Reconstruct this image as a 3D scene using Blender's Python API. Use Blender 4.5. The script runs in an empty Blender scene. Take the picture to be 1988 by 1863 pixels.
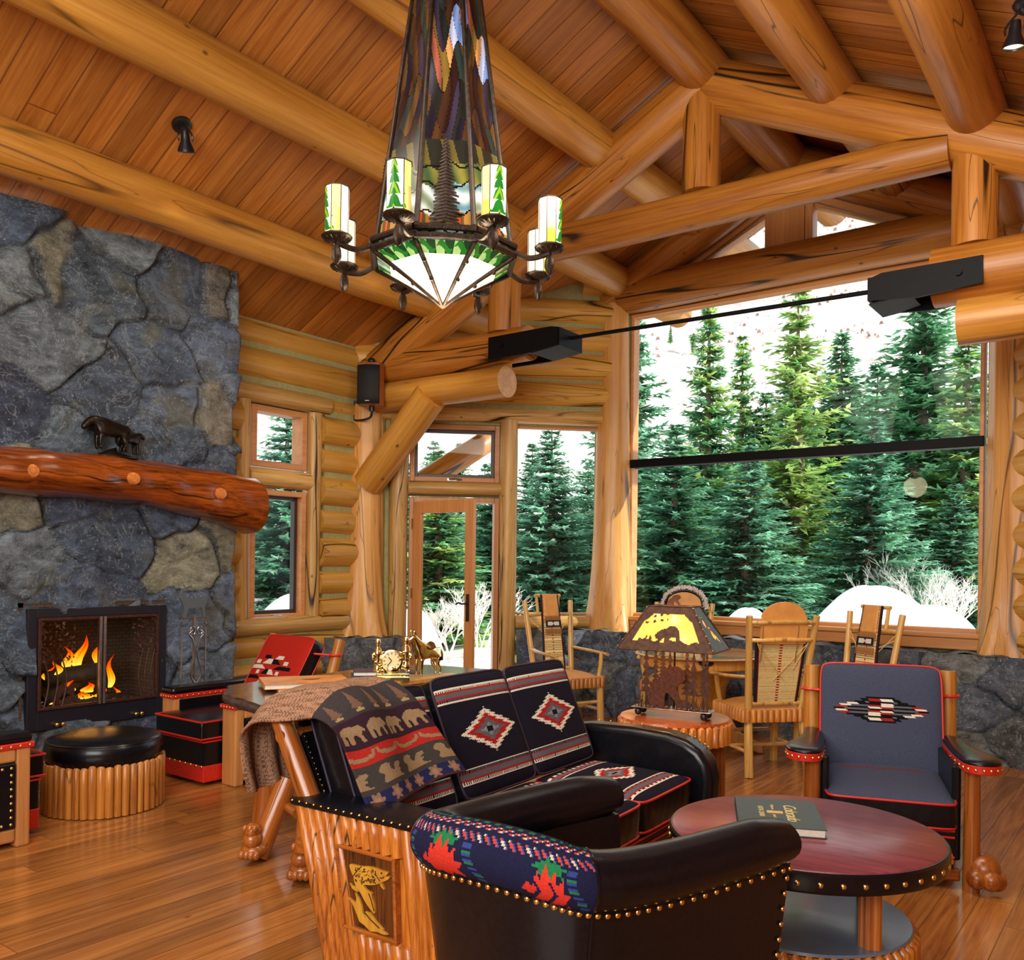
import bpy, math, random
from mathutils import Vector, Matrix, Euler
import numpy as np

SC = bpy.context.scene
COL = SC.collection
PI = math.pi
rad = math.radians
rnd = random.Random(7)

# ------------------------------------------------------------------ camera
def make_camera():
    f, yaw, pit, rol, cy = 1708.4, rad(36.947), rad(0.088), rad(0.7607), 1092.74
    F = Vector((-math.sin(yaw)*math.cos(pit), math.cos(yaw)*math.cos(pit), math.sin(pit)))
    R = Vector((math.cos(yaw), math.sin(yaw), 0))
    U = R.cross(F)
    R2 = math.cos(rol)*R + math.sin(rol)*U
    U2 = -math.sin(rol)*R + math.cos(rol)*U
    c = bpy.data.cameras.new('camera')
    c.sensor_width = 36
    c.sensor_fit = 'HORIZONTAL'
    c.lens = 36*f/1988
    c.shift_y = (cy-931.5)/1988
    c.clip_end = 1000
    o = bpy.data.objects.new('camera', c)
    COL.objects.link(o)
    m = Matrix((R2, U2, -F)).transposed().to_4x4()
    m.translation = Vector((0, 0, 1.45))
    o.matrix_world = m
    SC.camera = o
make_camera()

# ------------------------------------------------------------------ world, sun, large lights, exposure
w = bpy.data.worlds.new('sky'); SC.world = w; w.use_nodes = True
bg = w.node_tree.nodes['Background']
bg.inputs[0].default_value = (0.80, 0.90, 1.0, 1)
bg.inputs[1].default_value = 1.55
def lamp(name, kind, loc, power, color=(1, 1, 1), aim=None, **kw):
    l = bpy.data.lights.new(name, kind); l.energy = power; l.color = color
    for k, v in kw.items(): setattr(l, k, v)
    o = bpy.data.objects.new(name, l); COL.objects.link(o); o.location = loc
    if aim is not None:
        o.rotation_euler = (Vector(aim)-Vector(loc)).to_track_quat('-Z', 'Y').to_euler()
    return o
SUN = lamp('sun', 'SUN', (10, 14, 12), 6.0, (1.0, 0.95, 0.86), aim=(10-.82, 14-.25, 12-.43), angle=rad(0.6))
lamp('rear_fill_light', 'AREA', (-0.6, -2.2, 2.6), 285, (1.0, 0.97, 0.92), aim=(-4.0, 5.0, 2.0), shape='RECTANGLE', size=3.4, size_y=2.2)  # added soft fill behind the camera; no window is built there
lamp('upper_fill_light', 'AREA', (-3.2, 1.2, 3.9), 72, (1.0, 0.92, 0.78), aim=(-3.6, 2.6, 0.0), shape='RECTANGLE', size=2.4, size_y=2.4)  # added overhead fill for the near half of the room, no fixture
lamp('dining_fill_light', 'AREA', (-1.3, 3.4, 3.7), 62, (1.0, 0.93, 0.80), aim=(-2.9, 6.8, 0.9), shape='RECTANGLE', size=1.6, size_y=0.9)  # added mid-room fill aimed at the dining set, not a fixture
vs = SC.view_settings
SC.display_settings.display_device = 'sRGB'
vs.view_transform = 'Standard'; vs.look = 'None'; vs.gamma = 1.0; vs.use_curve_mapping = False
vs.exposure = 0.08
try:
    SC.cycles.max_bounces = 8; SC.cycles.diffuse_bounces = 4; SC.cycles.glossy_bounces = 3
    SC.cycles.transmission_bounces = 4; SC.cycles.transparent_max_bounces = 12
    SC.cycles.use_denoising = True
    SC.cycles.caustics_reflective = False; SC.cycles.caustics_refractive = False
    SC.cycles.sample_clamp_indirect = 6.0
except Exception:
    pass

# ------------------------------------------------------------------ colour + materials
def L(r, g, b):
    def c(v):
        v /= 255.0
        return v/12.92 if v <= 0.04045 else ((v+0.055)/1.055)**2.4
    return (c(r), c(g), c(b), 1.0)
class NT:
    def __init__(s, name):
        s.mat = bpy.data.materials.new(name); s.mat.use_nodes = True
        s.t = s.mat.node_tree; s.p = s.t.nodes['Principled BSDF']; s.out = s.t.nodes['Material Output']
    def n(s, typ, ins=None, **props):
        nd = s.t.nodes.new(typ)
        for k, v in props.items(): setattr(nd, k, v)
        for k, v in (ins or {}).items():
            if isinstance(v, bpy.types.NodeSocket): s.t.links.new(v, nd.inputs[k])
            else: nd.inputs[k].default_value = v
        return nd
    def set(s, **kw):
        names = dict(base='Base Color', rough='Roughness', metal='Metallic', spec='Specular IOR Level', coat='Coat Weight', coatr='Coat Roughness',
                     normal='Normal', emit='Emission Color', estr='Emission Strength', alpha='Alpha', trans='Transmission Weight', sheen='Sheen Weight')
        for k, v in kw.items():
            i = s.p.inputs[names[k]]
            if isinstance(v, bpy.types.NodeSocket): s.t.links.new(v, i)
            else: i.default_value = v
        return s
    def coord(s, kind='Object', scale=(1, 1, 1), loc=None, rot=(0, 0, 0)):
        tc = s.n('ShaderNodeTexCoord')
        mp = s.n('ShaderNodeMapping', {'Vector': tc.outputs[kind], 'Scale': scale, 'Rotation': rot})
        if loc is not None: s.t.links.new(loc, mp.inputs['Location'])
        return mp.outputs[0]
    def noise(s, vec, scale=5, detail=3, rough=0.55, dist=0.0):
        return s.n('ShaderNodeTexNoise', {'Vector': vec, 'Scale': scale, 'Detail': detail, 'Roughness': rough, 'Distortion': dist})
    def ramp(s, fac, stops, interp='LINEAR'):
        r = s.n('ShaderNodeValToRGB', {'Fac': fac}); cr = r.color_ramp; cr.interpolation = interp
        while len(cr.elements) < len(stops): cr.elements.new(0.5)
        for e, (p, c) in zip(cr.elements, stops):
            e.position = p; e.color = c if not isinstance(c, (int, float)) else (c, c, c, 1)
        return r.outputs[0]
    def mix(s, fac, a, b, mode='MIX'):
        m = s.n('ShaderNodeMix', data_type='RGBA', blend_type=mode)
        for i, v in ((0, fac), (6, a), (7, b)):
            if isinstance(v, bpy.types.NodeSocket): s.t.links.new(v, m.inputs[i])
            else: m.inputs[i].default_value = v
        return m.outputs[2]
    def math(s, op, a, b=0.0, clamp=False):
        m = s.n('ShaderNodeMath', operation=op, use_clamp=clamp)
        for i, v in ((0, a), (1, b)):
            if isinstance(v, bpy.types.NodeSocket): s.t.links.new(v, m.inputs[i])
            else: m.inputs[i].default_value = v
        return m.outputs[0]
    def bump(s, h, strength=0.3, dist=0.01):
        b = s.n('ShaderNodeBump', {'Height': h, 'Strength': strength, 'Distance': dist})
        s.t.links.new(b.outputs[0], s.p.inputs['Normal'])
    def rand(s):
        return s.n('ShaderNodeObjectInfo').outputs['Random']

MATS = {}
def plain(name, col, rough=0.5, metal=0.0, spec=0.5, coat=0.0, nscale=0, namt=0.15, bump=0.0, bscale=None):
    if name in MATS: return MATS[name]
    m = NT(name); m.set(rough=rough, metal=metal, spec=spec, coat=coat, coatr=0.12)
    if nscale:
        nz = m.noise(m.coord(), nscale, 4)
        c = m.mix(m.ramp(nz.outputs[0], [(0.3, 0.0), (0.7, 1.0)]), tuple(x*(1-namt) for x in col[:3])+(1,), tuple(min(1, x*(1+namt)) for x in col[:3])+(1,))
        m.set(base=c)
        if bump: m.bump(m.noise(m.coord(), bscale or nscale*2, 4).outputs[0], bump, 0.004)
    else:
        m.set(base=col)
    MATS[name] = m.mat
    return m.mat

def wood(name, light, dark, axis='Z', scale=1.0, rough=0.42, coat=0.15, crack=0.5, knots=True, vary=0.25, ring=14.0, bump=0.25):
    """solid wood whose grain runs along one local axis"""
    if name in MATS: return MATS[name]
    m = NT(name)
    r = m.rand()
    off = m.n('ShaderNodeCombineXYZ', {'X': m.math('MULTIPLY', r, 37.0), 'Y': m.math('MULTIPLY', r, 71.0), 'Z': m.math('MULTIPLY', r, 53.0)}).outputs[0]
    def st(a, b):
        return tuple(a if ax == axis else b for ax in 'XYZ')
    v1 = m.coord('Object', st(0.35*scale, 5.0*scale), off)
    n1 = m.noise(v1, ring/14.0*1.5, 5, 0.6, 0.6).outputs[0]
    v2 = m.coord('Object', st(1.3*scale, 42*scale), off)
    n2 = m.noise(v2, 1.0, 4, 0.65).outputs[0]
    v3 = m.coord('Object', st(0.5*scale, 2.0*scale), off)
    n3 = m.noise(v3, 1.0, 2).outputs[0]
    f = m.math('ADD', m.math('MULTIPLY', n1, 0.55), m.math('MULTIPLY', n2, 0.45))
    c = m.mix(m.ramp(f, [(0.36, 0.0), (0.64, 1.0)]), dark, light)
    tint = m.ramp(m.math('ADD', m.math('MULTIPLY', r, 0.6), m.math('MULTIPLY', n3, 0.4)), [(0.2, 1.0-vary), (0.8, 1.0)])
    c = m.mix(1.0, c, tint, 'MULTIPLY')
    h = n2
    if crack:
        v4 = m.coord('Object', st(0.22*scale, 2.6*scale), off)
        n4 = m.noise(v4, 1.0, 2, 0.4, 0.4).outputs[0]
        cr = m.math('ABSOLUTE', m.math('SUBTRACT', n4, 0.5))
        v6 = m.coord('Object', st(0.45*scale, 6.5*scale), off)
        n6 = m.noise(v6, 1.0, 2, 0.5, 0.3).outputs[0]
        line = m.ramp(cr, [(0.0, 1.0), (0.013, 0.0)])
        line = m.math('MAXIMUM', line, m.ramp(m.math('ABSOLUTE', m.math('SUBTRACT', n6, 0.46)), [(0.0, 0.65), (0.008, 0.0)]))
        gate = m.ramp(m.noise(m.coord('Object', st(0.5*scale, 1.2*scale), off), 1.3, 2).outputs[0], [(0.45, 0.0), (0.53, 1.0)])
        lg = m.math('MULTIPLY', line, gate)
        c = m.mix(m.math('MULTIPLY', lg, crack*1.5, True), c, (0.022, 0.008, 0.002, 1))
        h = m.math('SUBTRACT', n2, m.math('MULTIPLY', lg, 1.5))
    if knots:
        v5 = m.coord('Object', st(1.0*scale, 1.6*scale), off)
        vo = m.n('ShaderNodeTexVoronoi', {'Vector': v5, 'Scale': 2.6, 'Randomness': 1.0}).outputs['Distance']
        k = m.ramp(vo, [(0.035, 1.0), (0.05, 0.65), (0.075, 0.0)])
        kg = m.ramp(m.noise(v5, 1.7, 1).outputs[0], [(0.40, 0.0), (0.46, 1.0)])
        c = m.mix(m.math('MULTIPLY', m.math('MULTIPLY', k, kg), 0.88), c, tuple(x*0.22 for x in dark[:3])+(1,))
    m.set(base=c, rough=rough, coat=coat, coatr=0.25, spec=0.4)
    m.bump(h, bump, 0.006)
    MATS[name] = m.mat
    return m.mat

def vcol_mat(name, rough=0.8, nscale=90, namt=0.25, spec=0.3, coat=0.0, bump=0.25, estr=0.0, metal=0.0):
    """surface coloured by its own woven / painted pattern stored in the mesh"""
    if name in MATS: return MATS[name]
    m = NT(name)
    a = m.n('ShaderNodeAttribute', attribute_name='pattern').outputs['Color']
    nz = m.noise(m.coord(), nscale, 3).outputs[0]
    c = m.mix(1.0, a, m.ramp(nz, [(0.3, 1-namt), (0.7, 1.0)]), 'MULTIPLY')
    m.set(base=c, rough=rough, spec=spec, coat=coat, metal=metal)
    if estr: m.set(emit=c, estr=estr)
    if bump: m.bump(nz, bump, 0.003)
    MATS[name] = m.mat
    return m.mat

# ------------------------------------------------------------------ mesh helpers
def frame_from(d, up=None):
    d = Vector(d).normalized()
    u = Vector(up) if up is not None else (Vector((0, 0, 1)) if abs(d.z) < 0.95 else Vector((0, 1, 0)))
    x = u.cross(d)
    if x.length < 1e-6: x = Vector((1, 0, 0)).cross(d)
    x.normalize(); y = d.cross(x)
    return x, y, d
class MB:
    def __init__(s): s.v = []; s.f = []; s.mi = []; s.col = []; s.m = 0; s.c = (1, 1, 1, 1); s.T = None
    def add(s, vs, fs, cols=None):
        b = len(s.v)
        for p in vs:
            p = Vector(p)
            s.v.append(tuple(s.T @ p) if s.T is not None else tuple(p))
        for i, f in enumerate(fs):
            s.f.append(tuple(b+k for k in f)); s.mi.append(s.m); s.col.append(cols[i] if cols else s.c)
        return s
    def box(s, c, size, R=None, tap=1.0):
        hx, hy, hz = size[0]/2, size[1]/2, size[2]/2; c = Vector(c)
        vs = []
        for z in (-1, 1):
            k = tap if z > 0 else 1.0
            for x, y in ((-1, -1), (1, -1), (1, 1), (-1, 1)):
                p = Vector((x*hx*k, y*hy*k, z*hz))
                if R is not None: p = R @ p
                vs.append(c+p)
        return s.add(vs, [(3, 2, 1, 0), (4, 5, 6, 7), (0, 1, 5, 4), (1, 2, 6, 5), (2, 3, 7, 6), (3, 0, 4, 7)])
    def bb(s, x0, x1, y0, y1, z0, z1):
        return s.box(((x0+x1)/2, (y0+y1)/2, (z0+z1)/2), (abs(x1-x0), abs(y1-y0), abs(z1-z0)))
    def tube(s, pts, rs, n=10, closed=False, caps=True, flat=None, up=None):
        pts = [Vector(p) for p in pts]; k = len(pts)
        if not isinstance(rs, (list, tuple)): rs = [rs]*k
        vs = []; X = None
        for i in range(k):
            a = pts[(i-1) % k] if (closed or i > 0) else pts[0]; b = pts[(i+1) % k] if (closed or i < k-1) else pts[-1]
            d = (b-a)
            if d.length < 1e-9: d = Vector((0, 0, 1))
            d.normalize()
            if X is None: X, Y, _ = frame_from(d, up)
            else:
                X = X - d*X.dot(d)
                if X.length < 1e-6: X, Y, _ = frame_from(d, up)
                X.normalize(); Y = d.cross(X)
            for j in range(n):
                t = 2*PI*j/n
                ry = rs[i]*(flat if flat else 1.0)
                vs.append(pts[i]+X*math.cos(t)*rs[i]+Y*math.sin(t)*ry)
        fs = []
        for i in range(k if closed else k-1):
            for j in range(n):
                a, b = i*n+j, i*n+(j+1) % n; c, d = ((i+1) % k)*n+(j+1) % n, ((i+1) % k)*n+j
                fs.append((a, b, c, d))
        if caps and not closed:
            fs.append(tuple(range(n-1, -1, -1))); fs.append(tuple((k-1)*n+j for j in range(n)))
        return s.add(vs, fs)
    def cyl(s, p0, p1, r0, r1=None, n=12, caps=True):
        return s.tube([p0, p1], [r0, r0 if r1 is None else r1], n, caps=caps)
    def lathe(s, prof, n=24, c=(0, 0, 0), lobes=None, a0=0.0, a1=2*PI, close_ends=True):
        c = Vector(c); full = abs(a1-a0-2*PI) < 1e-6; m = n if full else n+1
        vs = []
        for r, z in prof:
            for j in range(m):
                t = a0+(a1-a0)*j/n
                rr = r*(lobes(t, z) if lobes else 1.0)
                vs.append(c+Vector((rr*math.cos(t), rr*math.sin(t), z)))
        fs = []
        for i in range(len(prof)-1):
            for j in range(n):
                a, b = i*m+j, i*m+(j+1) % m
                fs.append((a, b, b+m, a+m))
        if close_ends and full:
            if prof[0][0] > 1e-6: fs.append(tuple(range(m-1, -1, -1)))
            if prof[-1][0] > 1e-6: fs.append(tuple((len(prof)-1)*m+j for j in range(m)))
        return s.add(vs, fs)
    def prism(s, poly, z0, z1, M=None):
        n = len(poly); area = sum(poly[i][0]*poly[(i+1) % n][1]-poly[(i+1) % n][0]*poly[i][1] for i in range(n))
        if area < 0: poly = poly[::-1]
        vs = [Vector((x, y, z0)) for x, y in poly]+[Vector((x, y, z1)) for x, y in poly]
        if M is not None: vs = [M @ v for v in vs]
        fs = [tuple(range(n-1, -1, -1)), tuple(range(n, 2*n))]+[(i, (i+1) % n, n+(i+1) % n, n+i) for i in range(n)]
        return s.add(vs, fs)
    def ball(s, c, r, n=12, m=8, R=None, top=False):
        c = Vector(c); r = r if isinstance(r, (tuple, list)) else (r, r, r)
        vs = []; rows = m+1
        for i in range(rows):
            a = PI/2*(i/m) if top else -PI/2+PI*i/m
            for j in range(n):
                t = 2*PI*j/n
                p = Vector((r[0]*math.cos(a)*math.cos(t), r[1]*math.cos(a)*math.sin(t), r[2]*math.sin(a)))
                if R is not None: p = R @ p
                vs.append(c+p)
        fs = []
        for i in range(rows-1):
            for j in range(n):
                a, b = i*n+j, i*n+(j+1) % n
                fs.append((a, b, b+n, a+n))
        return s.add(vs, fs)
    def grid(s, fn, nu, nv, cu=False, cv=False, colfn=None, u0=0., u1=1., v0=0., v1=1.):
        mu = nu if cu else nu+1; mv = nv if cv else nv+1
        vs = [fn(u0+(u1-u0)*i/nu, v0+(v1-v0)*j/nv) for i in range(mu) for j in range(mv)]
        fs = []; cs = [] if colfn else None
        for i in range(nu):
            for j in range(nv):
                a = i*mv+j; b = ((i+1) % mu)*mv+j; c = ((i+1) % mu)*mv+(j+1) % mv; d = i*mv+(j+1) % mv
                fs.append((a, b, c, d))
                if colfn: cs.append(colfn((i+.5)/nu, (j+.5)/nv))
        return s.add(vs, fs, cs)
    def build(s, name, mats, parent=None, smooth=35, loc=None, rot=None, bevel=0.0, mw=None, colors=False, bseg=2):
        me = bpy.data.meshes.new(name)
        me.from_pydata(s.v, [], s.f)
        if not isinstance(mats, (list, tuple)): mats = [mats]
        for m in mats: me.materials.append(m)
        if len(mats) > 1: me.polygons.foreach_set('material_index', s.mi)
        if colors:
            at = me.color_attributes.new('pattern', 'FLOAT_COLOR', 'CORNER')
            arr = np.repeat(np.array([tuple(c)[:3]+(1.0,) for c in s.col], dtype=np.float32), [len(f) for f in s.f], axis=0)
            at.data.foreach_set('color', arr.ravel())
        if smooth:
            me.polygons.foreach_set('use_smooth', [True]*len(me.polygons))
            if smooth < 180: me.set_sharp_from_angle(angle=rad(smooth))
        me.update()
        o = bpy.data.objects.new(name, me); COL.objects.link(o)
        if mw is not None: o.matrix_world = mw
        if loc is not None: o.location = loc
        if rot is not None: o.rotation_euler = rot
        if parent is not None: o.parent = parent
        if bevel:
            b = o.modifiers.new('bevel', 'BEVEL'); b.width = bevel; b.segments = bseg; b.limit_method = 'ANGLE'; b.angle_limit = rad(40)
        return o
def tag(o, label=None, cat=None, group=None, kind=None):
    if label: o['label'] = label
    if cat: o['category'] = cat
    if group: o['group'] = group
    if kind: o['kind'] = kind
    return o
def thing(name, label, cat, loc=(0, 0, 0), rz=0.0, group=None):
    o = bpy.data.objects.new(name, None); COL.objects.link(o)
    o.empty_display_size = 0.1; o.location = loc; o.rotation_euler = (0, 0, rz)
    return tag(o, label, cat, group)
def struct(o): o['kind'] = 'structure'; return o
def copy_tree(o, parent=None):
    c = o.copy(); COL.objects.link(c)
    c.parent = parent
    for ch in list(o.children): copy_tree(ch, c)
    return c
def axis_matrix(p0, p1, up=None):
    x, y, d = frame_from(Vector(p1)-Vector(p0), up)
    m = Matrix((x, y, d)).transposed().to_4x4(); m.translation = Vector(p0)
    return m
def log_mb(length, r0, r1, n=20, seed=0, wob=0.03, segs=None, flat_ends=True):
    """a peeled log along +Z with slight irregularity"""
    q = random.Random(seed); segs = segs or max(4, int(length/0.25)); b = MB()
    ph = [q.uniform(0, 6.28) for _ in range(6)]
    def fn(u, v):
        z = u*length; t = 2*PI*v
        r = r0+(r1-r0)*u
        r *= 1+wob*(math.sin(z*1.9+ph[0])*0.5+math.sin(z*4.3+t+ph[1])*0.35+math.sin(2*t+z*1.3+ph[2])*0.4+math.sin(3*t-z*2.1+ph[3])*0.2)
        ox = 0.5*wob*r0*math.sin(z*1.1+ph[4])*2; oy = 0.5*wob*r0*math.sin(z*1.4+ph[5])*2
        return Vector((ox+r*math.cos(t), oy+r*math.sin(t), z))
    b.grid(fn, segs, n, cv=True)
    b.f.append(tuple(range(n-1, -1, -1))); b.f.append(tuple(segs*n+j for j in range(n)))
    b.mi += [0, 0]; b.col += [b.c, b.c]
    return b
def log(name, p0, p1, r0, r1=None, mat=None, parent=None, seed=0, n=20, wob=0.03):
    ln = (Vector(p1)-Vector(p0)).length
    return log_mb(ln, r0, r0 if r1 is None else r1, n, seed, wob).build(name, mat, parent, mw=axis_matrix(p0, p1), smooth=50)
def pip(poly, x, y):
    c = False; n = len(poly); j = n-1
    for i in range(n):
        xi, yi = poly[i]; xj, yj = poly[j]
        if (yi > y) != (yj > y) and x < (xj-xi)*(y-yi)/(yj-yi)+xi: c = not c
        j = i
    return c
def smoothpoly(pts, k=3):
    """Catmull-Rom through a closed outline"""
    n = len(pts); out = []
    for i in range(n):
        p0, p1, p2, p3 = pts[i-1], pts[i], pts[(i+1) % n], pts[(i+2) % n]
        for j in range(k):
            t = j/k
            out.append(tuple(0.5*((2*p1[a])+(-p0[a]+p2[a])*t+(2*p0[a]-5*p1[a]+4*p2[a]-p3[a])*t*t+(-p0[a]+3*p1[a]-3*p2[a]+p3[a])*t**3) for a in (0, 1)))
    return out
def catmull(pts, k=6):
    pts = [Vector(p) for p in pts]; out = []
    for i in range(len(pts)-1):
        p0 = pts[max(i-1, 0)]; p1 = pts[i]; p2 = pts[i+1]; p3 = pts[min(i+2, len(pts)-1)]
        for j in range(k):
            t = j/k
            out.append(0.5*((2*p1)+(-p0+p2)*t+(2*p0-5*p1+4*p2-p3)*t*t+(-p0+3*p1-3*p2+p3)*t**3))
    out.append(pts[-1]); return out
def nails(name, pts, r, parent, normal=None, mat=None):
    """a run of brass dome nails; pts are (position, outward normal)"""
    b = MB()
    if len(pts) <= 100 and name == 'brass_nail':       # each dome nail an object of its own, sharing one mesh
        b.ball((0, 0, 0), (r, r, r*0.7), 10, 4, top=True); first = None
        for p, nn in pts:
            x, y, d = frame_from(nn); m = Matrix((x, y, d)).transposed().to_4x4(); m.translation = Vector(p)
            if first is None: o = first = b.build(name, mat or BRASS, parent, smooth=180)
            else: o = first.copy(); COL.objects.link(o); o.parent = parent
            o.matrix_local = m
        return first
    for p, nn in pts:
        x, y, d = frame_from(nn)
        b.ball(p, (r, r, r*0.7), 8, 3, R=Matrix((x, y, d)).transposed(), top=True)
    return tag(b.build(name, mat or BRASS, parent, smooth=180), kind='stuff')

# ------------------------------------------------------------------ shared materials
LOGC = (L(214, 152, 76), L(168, 104, 40))
LOG = wood('peeled_log', L(222, 163, 72), L(182, 117, 40))
LOGX = wood('wall_log_x', L(228, 176, 84), L(194, 138, 54), axis='X', crack=.7)
LOGY = wood('wall_log_y', L(228, 176, 84), L(194, 138, 54), axis='Y')
LOGDARK = wood('truss_log', L(206, 138, 54), L(152, 86, 27), crack=0.9)
POST = wood('post_log', L(236, 182, 104), L(204, 138, 64), scale=1.0, crack=0.6)
CASING = wood('casing_log', L(232, 188, 112), L(176, 130, 66), crack=0.9, scale=1.5)
FIR = wood('fir_frame', L(222, 158, 94), L(194, 126, 68), crack=0, knots=False, scale=1.6)
FIRX = wood('fir_frame_x', L(222, 158, 94), L(194, 126, 68), axis='X', crack=0, knots=False, scale=1.6)
FIRY = wood('fir_frame_y', L(222, 158, 94), L(194, 126, 68), axis='Y', crack=0, knots=False, scale=1.6)
OAK = wood('varnished_oak', L(190, 112, 44), L(128, 62, 18), crack=0.5, scale=2.0, rough=0.25, coat=0.5)
OAKX = wood('varnished_oak_x', L(190, 112, 44), L(128, 62, 18), axis='X', crack=0.3, scale=2.0, rough=0.25, coat=0.5)
OAKY = wood('varnished_oak_y', L(190, 112, 44), L(128, 62, 18), axis='Y', crack=0.3, scale=2.0, rough=0.25, coat=0.5)
POLE = wood('varnished_pole', L(212, 146, 62), L(158, 92, 28), crack=0.35, scale=2.5, rough=0.3, coat=0.4)
DINEPOLE = wood('willow_pole', L(240, 196, 112), L(206, 152, 74), crack=0.4, scale=2.5, rough=0.3, coat=0.4)
PINE = wood('honey_pine', L(226, 170, 84), L(188, 122, 46), crack=0.2, scale=2.5, rough=0.3, coat=0.35)
CHINK = plain('khaki_chinking', L(158, 154, 104), 0.9, nscale=30, namt=0.12)
BLACKLEATHER = plain('black_leather', (0.0035, 0.004, 0.0065, 1), 0.30, spec=0.28, coat=0.16, nscale=60, namt=0.3, bump=0.12, bscale=70)
REDLEATHER = plain('red_leather', L(196, 40, 28), 0.35, nscale=50, namt=0.15)
TAN = plain('tan_leather', L(214, 150, 78), 0.5, nscale=12, namt=0.12)
REDPIPE = plain('red_piping', L(190, 32, 24), 0.4)
BRASS = plain('brass', L(228, 194, 112), 0.24, metal=1.0)
STEEL = plain('black_steel', (0.003, 0.0033, 0.004, 1), 0.55, spec=0.15, nscale=20, namt=0.2)
BRONZE = plain('dark_bronze', (0.014, 0.008, 0.005, 1), 0.28, metal=0.5, nscale=25, namt=0.35, bump=0.5, bscale=60)
BLACKPAINT = plain('black_paint', (0.008, 0.008, 0.011, 1), 0.35)
WROUGHT = plain('wrought_iron', L(176, 178, 184), 0.25, metal=0.95, nscale=30)
def glass_mat():
    m = NT('window_glass'); t = m.t
    tr = m.n('ShaderNodeBsdfTransparent', {'Color': (0.97, 0.985, 0.975, 1)}); gl = m.n('ShaderNodeBsdfGlossy', {'Color': (1, 1, 1, 1), 'Roughness': 0.0})
    fc_ = m.n('ShaderNodeLayerWeight', {'Blend': 0.5}).outputs['Facing']
    fr = m.math('ADD', 0.006, m.math('MULTIPLY', m.math('POWER', fc_, 5.0), 0.30))
    mx = m.n('ShaderNodeMixShader', {0: fr, 1: tr.outputs[0], 2: gl.outputs[0]})
    t.links.new(mx.outputs[0], m.out.inputs[0])
    return m.mat
GLASS = glass_mat()
# ------------------------------------------------------------------ room shell
RX, RZ, SL = -2.87, 5.415, 0.5            # ridge line and roof pitch
XL = -6.5                                  # left wall
def ceil_z(x): return RZ-SL*abs(x-RX)

def planks(name, along, across, width, length, light, dark, seam, rough=0.4, coat=0.1, vary=0.3, bev=0.03, bumpd=0.25):
    m = NT(name)
    sep = m.n('ShaderNodeSeparateXYZ', {0: m.coord()})
    a, c = sep.outputs[along], sep.outputs[across]
    row = m.math('DIVIDE', c, width)
    rid = m.math('FLOOR', row); fr = m.math('FRACT', row)
    wn = m.n('ShaderNodeTexWhiteNoise', noise_dimensions='1D'); m.t.links.new(rid, wn.inputs['W'])
    al = m.math('ADD', m.math('DIVIDE', a, length), m.math('MULTIPLY', wn.outputs[0], 7.3))
    bid = m.math('FLOOR', al); bf = m.math('FRACT', al)
    cid = m.n('ShaderNodeCombineXYZ', {0: rid, 1: bid})
    wn2 = m.n('ShaderNodeTexWhiteNoise', {0: cid.outputs[0]}, noise_dimensions='3D')
    tone = wn2.outputs[0]
    off = m.math('MULTIPLY', tone, 60.0)
    v = m.n('ShaderNodeCombineXYZ', {0: m.math('ADD', m.math('MULTIPLY', a, 0.8), off), 1: m.math('MULTIPLY', c, 9.0), 2: off}).outputs[0]
    n1 = m.noise(v, 1.6, 4, 0.6, 1.2).outputs[0]
    v2 = m.n('ShaderNodeCombineXYZ', {0: m.math('ADD', m.math('MULTIPLY', a, 2.0), off), 1: m.math('MULTIPLY', c, 75.0), 2: off}).outputs[0]
    n2 = m.noise(v2, 1.0, 3, 0.6).outputs[0]
    f = m.math('ADD', m.math('MULTIPLY', n1, 0.6), m.math('MULTIPLY', n2, 0.4))
    col = m.mix(m.ramp(f, [(0.36, 0.0), (0.64, 1.0)]), dark, light)
    col = m.mix(1.0, col, m.ramp(tone, [(0.0, 1.0-vary), (1.0, 1.0)]), 'MULTIPLY')
    vk = m.n('ShaderNodeCombineXYZ', {0: m.math('ADD', m.math('MULTIPLY', a, 1.0), off), 1: m.math('MULTIPLY', c, 1.7), 2: off}).outputs[0]
    vo = m.n('ShaderNodeTexVoronoi', {'Vector': vk, 'Scale': 3.4}).outputs['Distance']
    kn = m.ramp(vo, [(0.03, 1.0), (0.075, 0.0)])
    kg = m.ramp(m.noise(vk, 2.3, 1).outputs[0], [(0.47, 0.0), (0.52, 1.0)])
    col = m.mix(m.math('MULTIPLY', m.math('MULTIPLY', kn, kg), 0.7), col, tuple(x*0.25 for x in dark[:3])+(1,))
    edge = m.math('MINIMUM', fr, m.math('SUBTRACT', 1.0, fr))
    groove = m.ramp(edge, [(0.0, 1.0), (bev, 0.0)])
    endd = m.math('MULTIPLY', m.math('MINIMUM', bf, m.math('SUBTRACT', 1.0, bf)), length/width)
    groove = m.math('MAXIMUM', groove, m.ramp(endd, [(0.0, 1.0), (bev*0.8, 0.0)]))
    col = m.mix(m.math('MULTIPLY', groove, 0.85), col, seam)
    m.set(base=col, rough=m.ramp(n1, [(0.3, rough*0.85), (0.7, rough*1.15)]), coat=coat, coatr=0.15, spec=0.45)
    m.bump(m.math('SUBTRACT', m.math('MULTIPLY', n2, 0.25), groove), bumpd, 0.006)
    return m.mat
CEILMAT = planks('ceiling_boards', 0, 1, 0.172, 11.0, L(212, 142, 62), L(170, 98, 34), L(122, 66, 20), rough=0.5, coat=0.05, vary=0.35, bev=0.05, bumpd=0.6)
FLOORMAT = planks('floor_planks', 1, 0, 0.135, 2.2, L(204, 136, 68), L(152, 90, 40), L(66, 34, 12), rough=0.22, coat=0.35, vary=0.42, bev=0.022)

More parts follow.
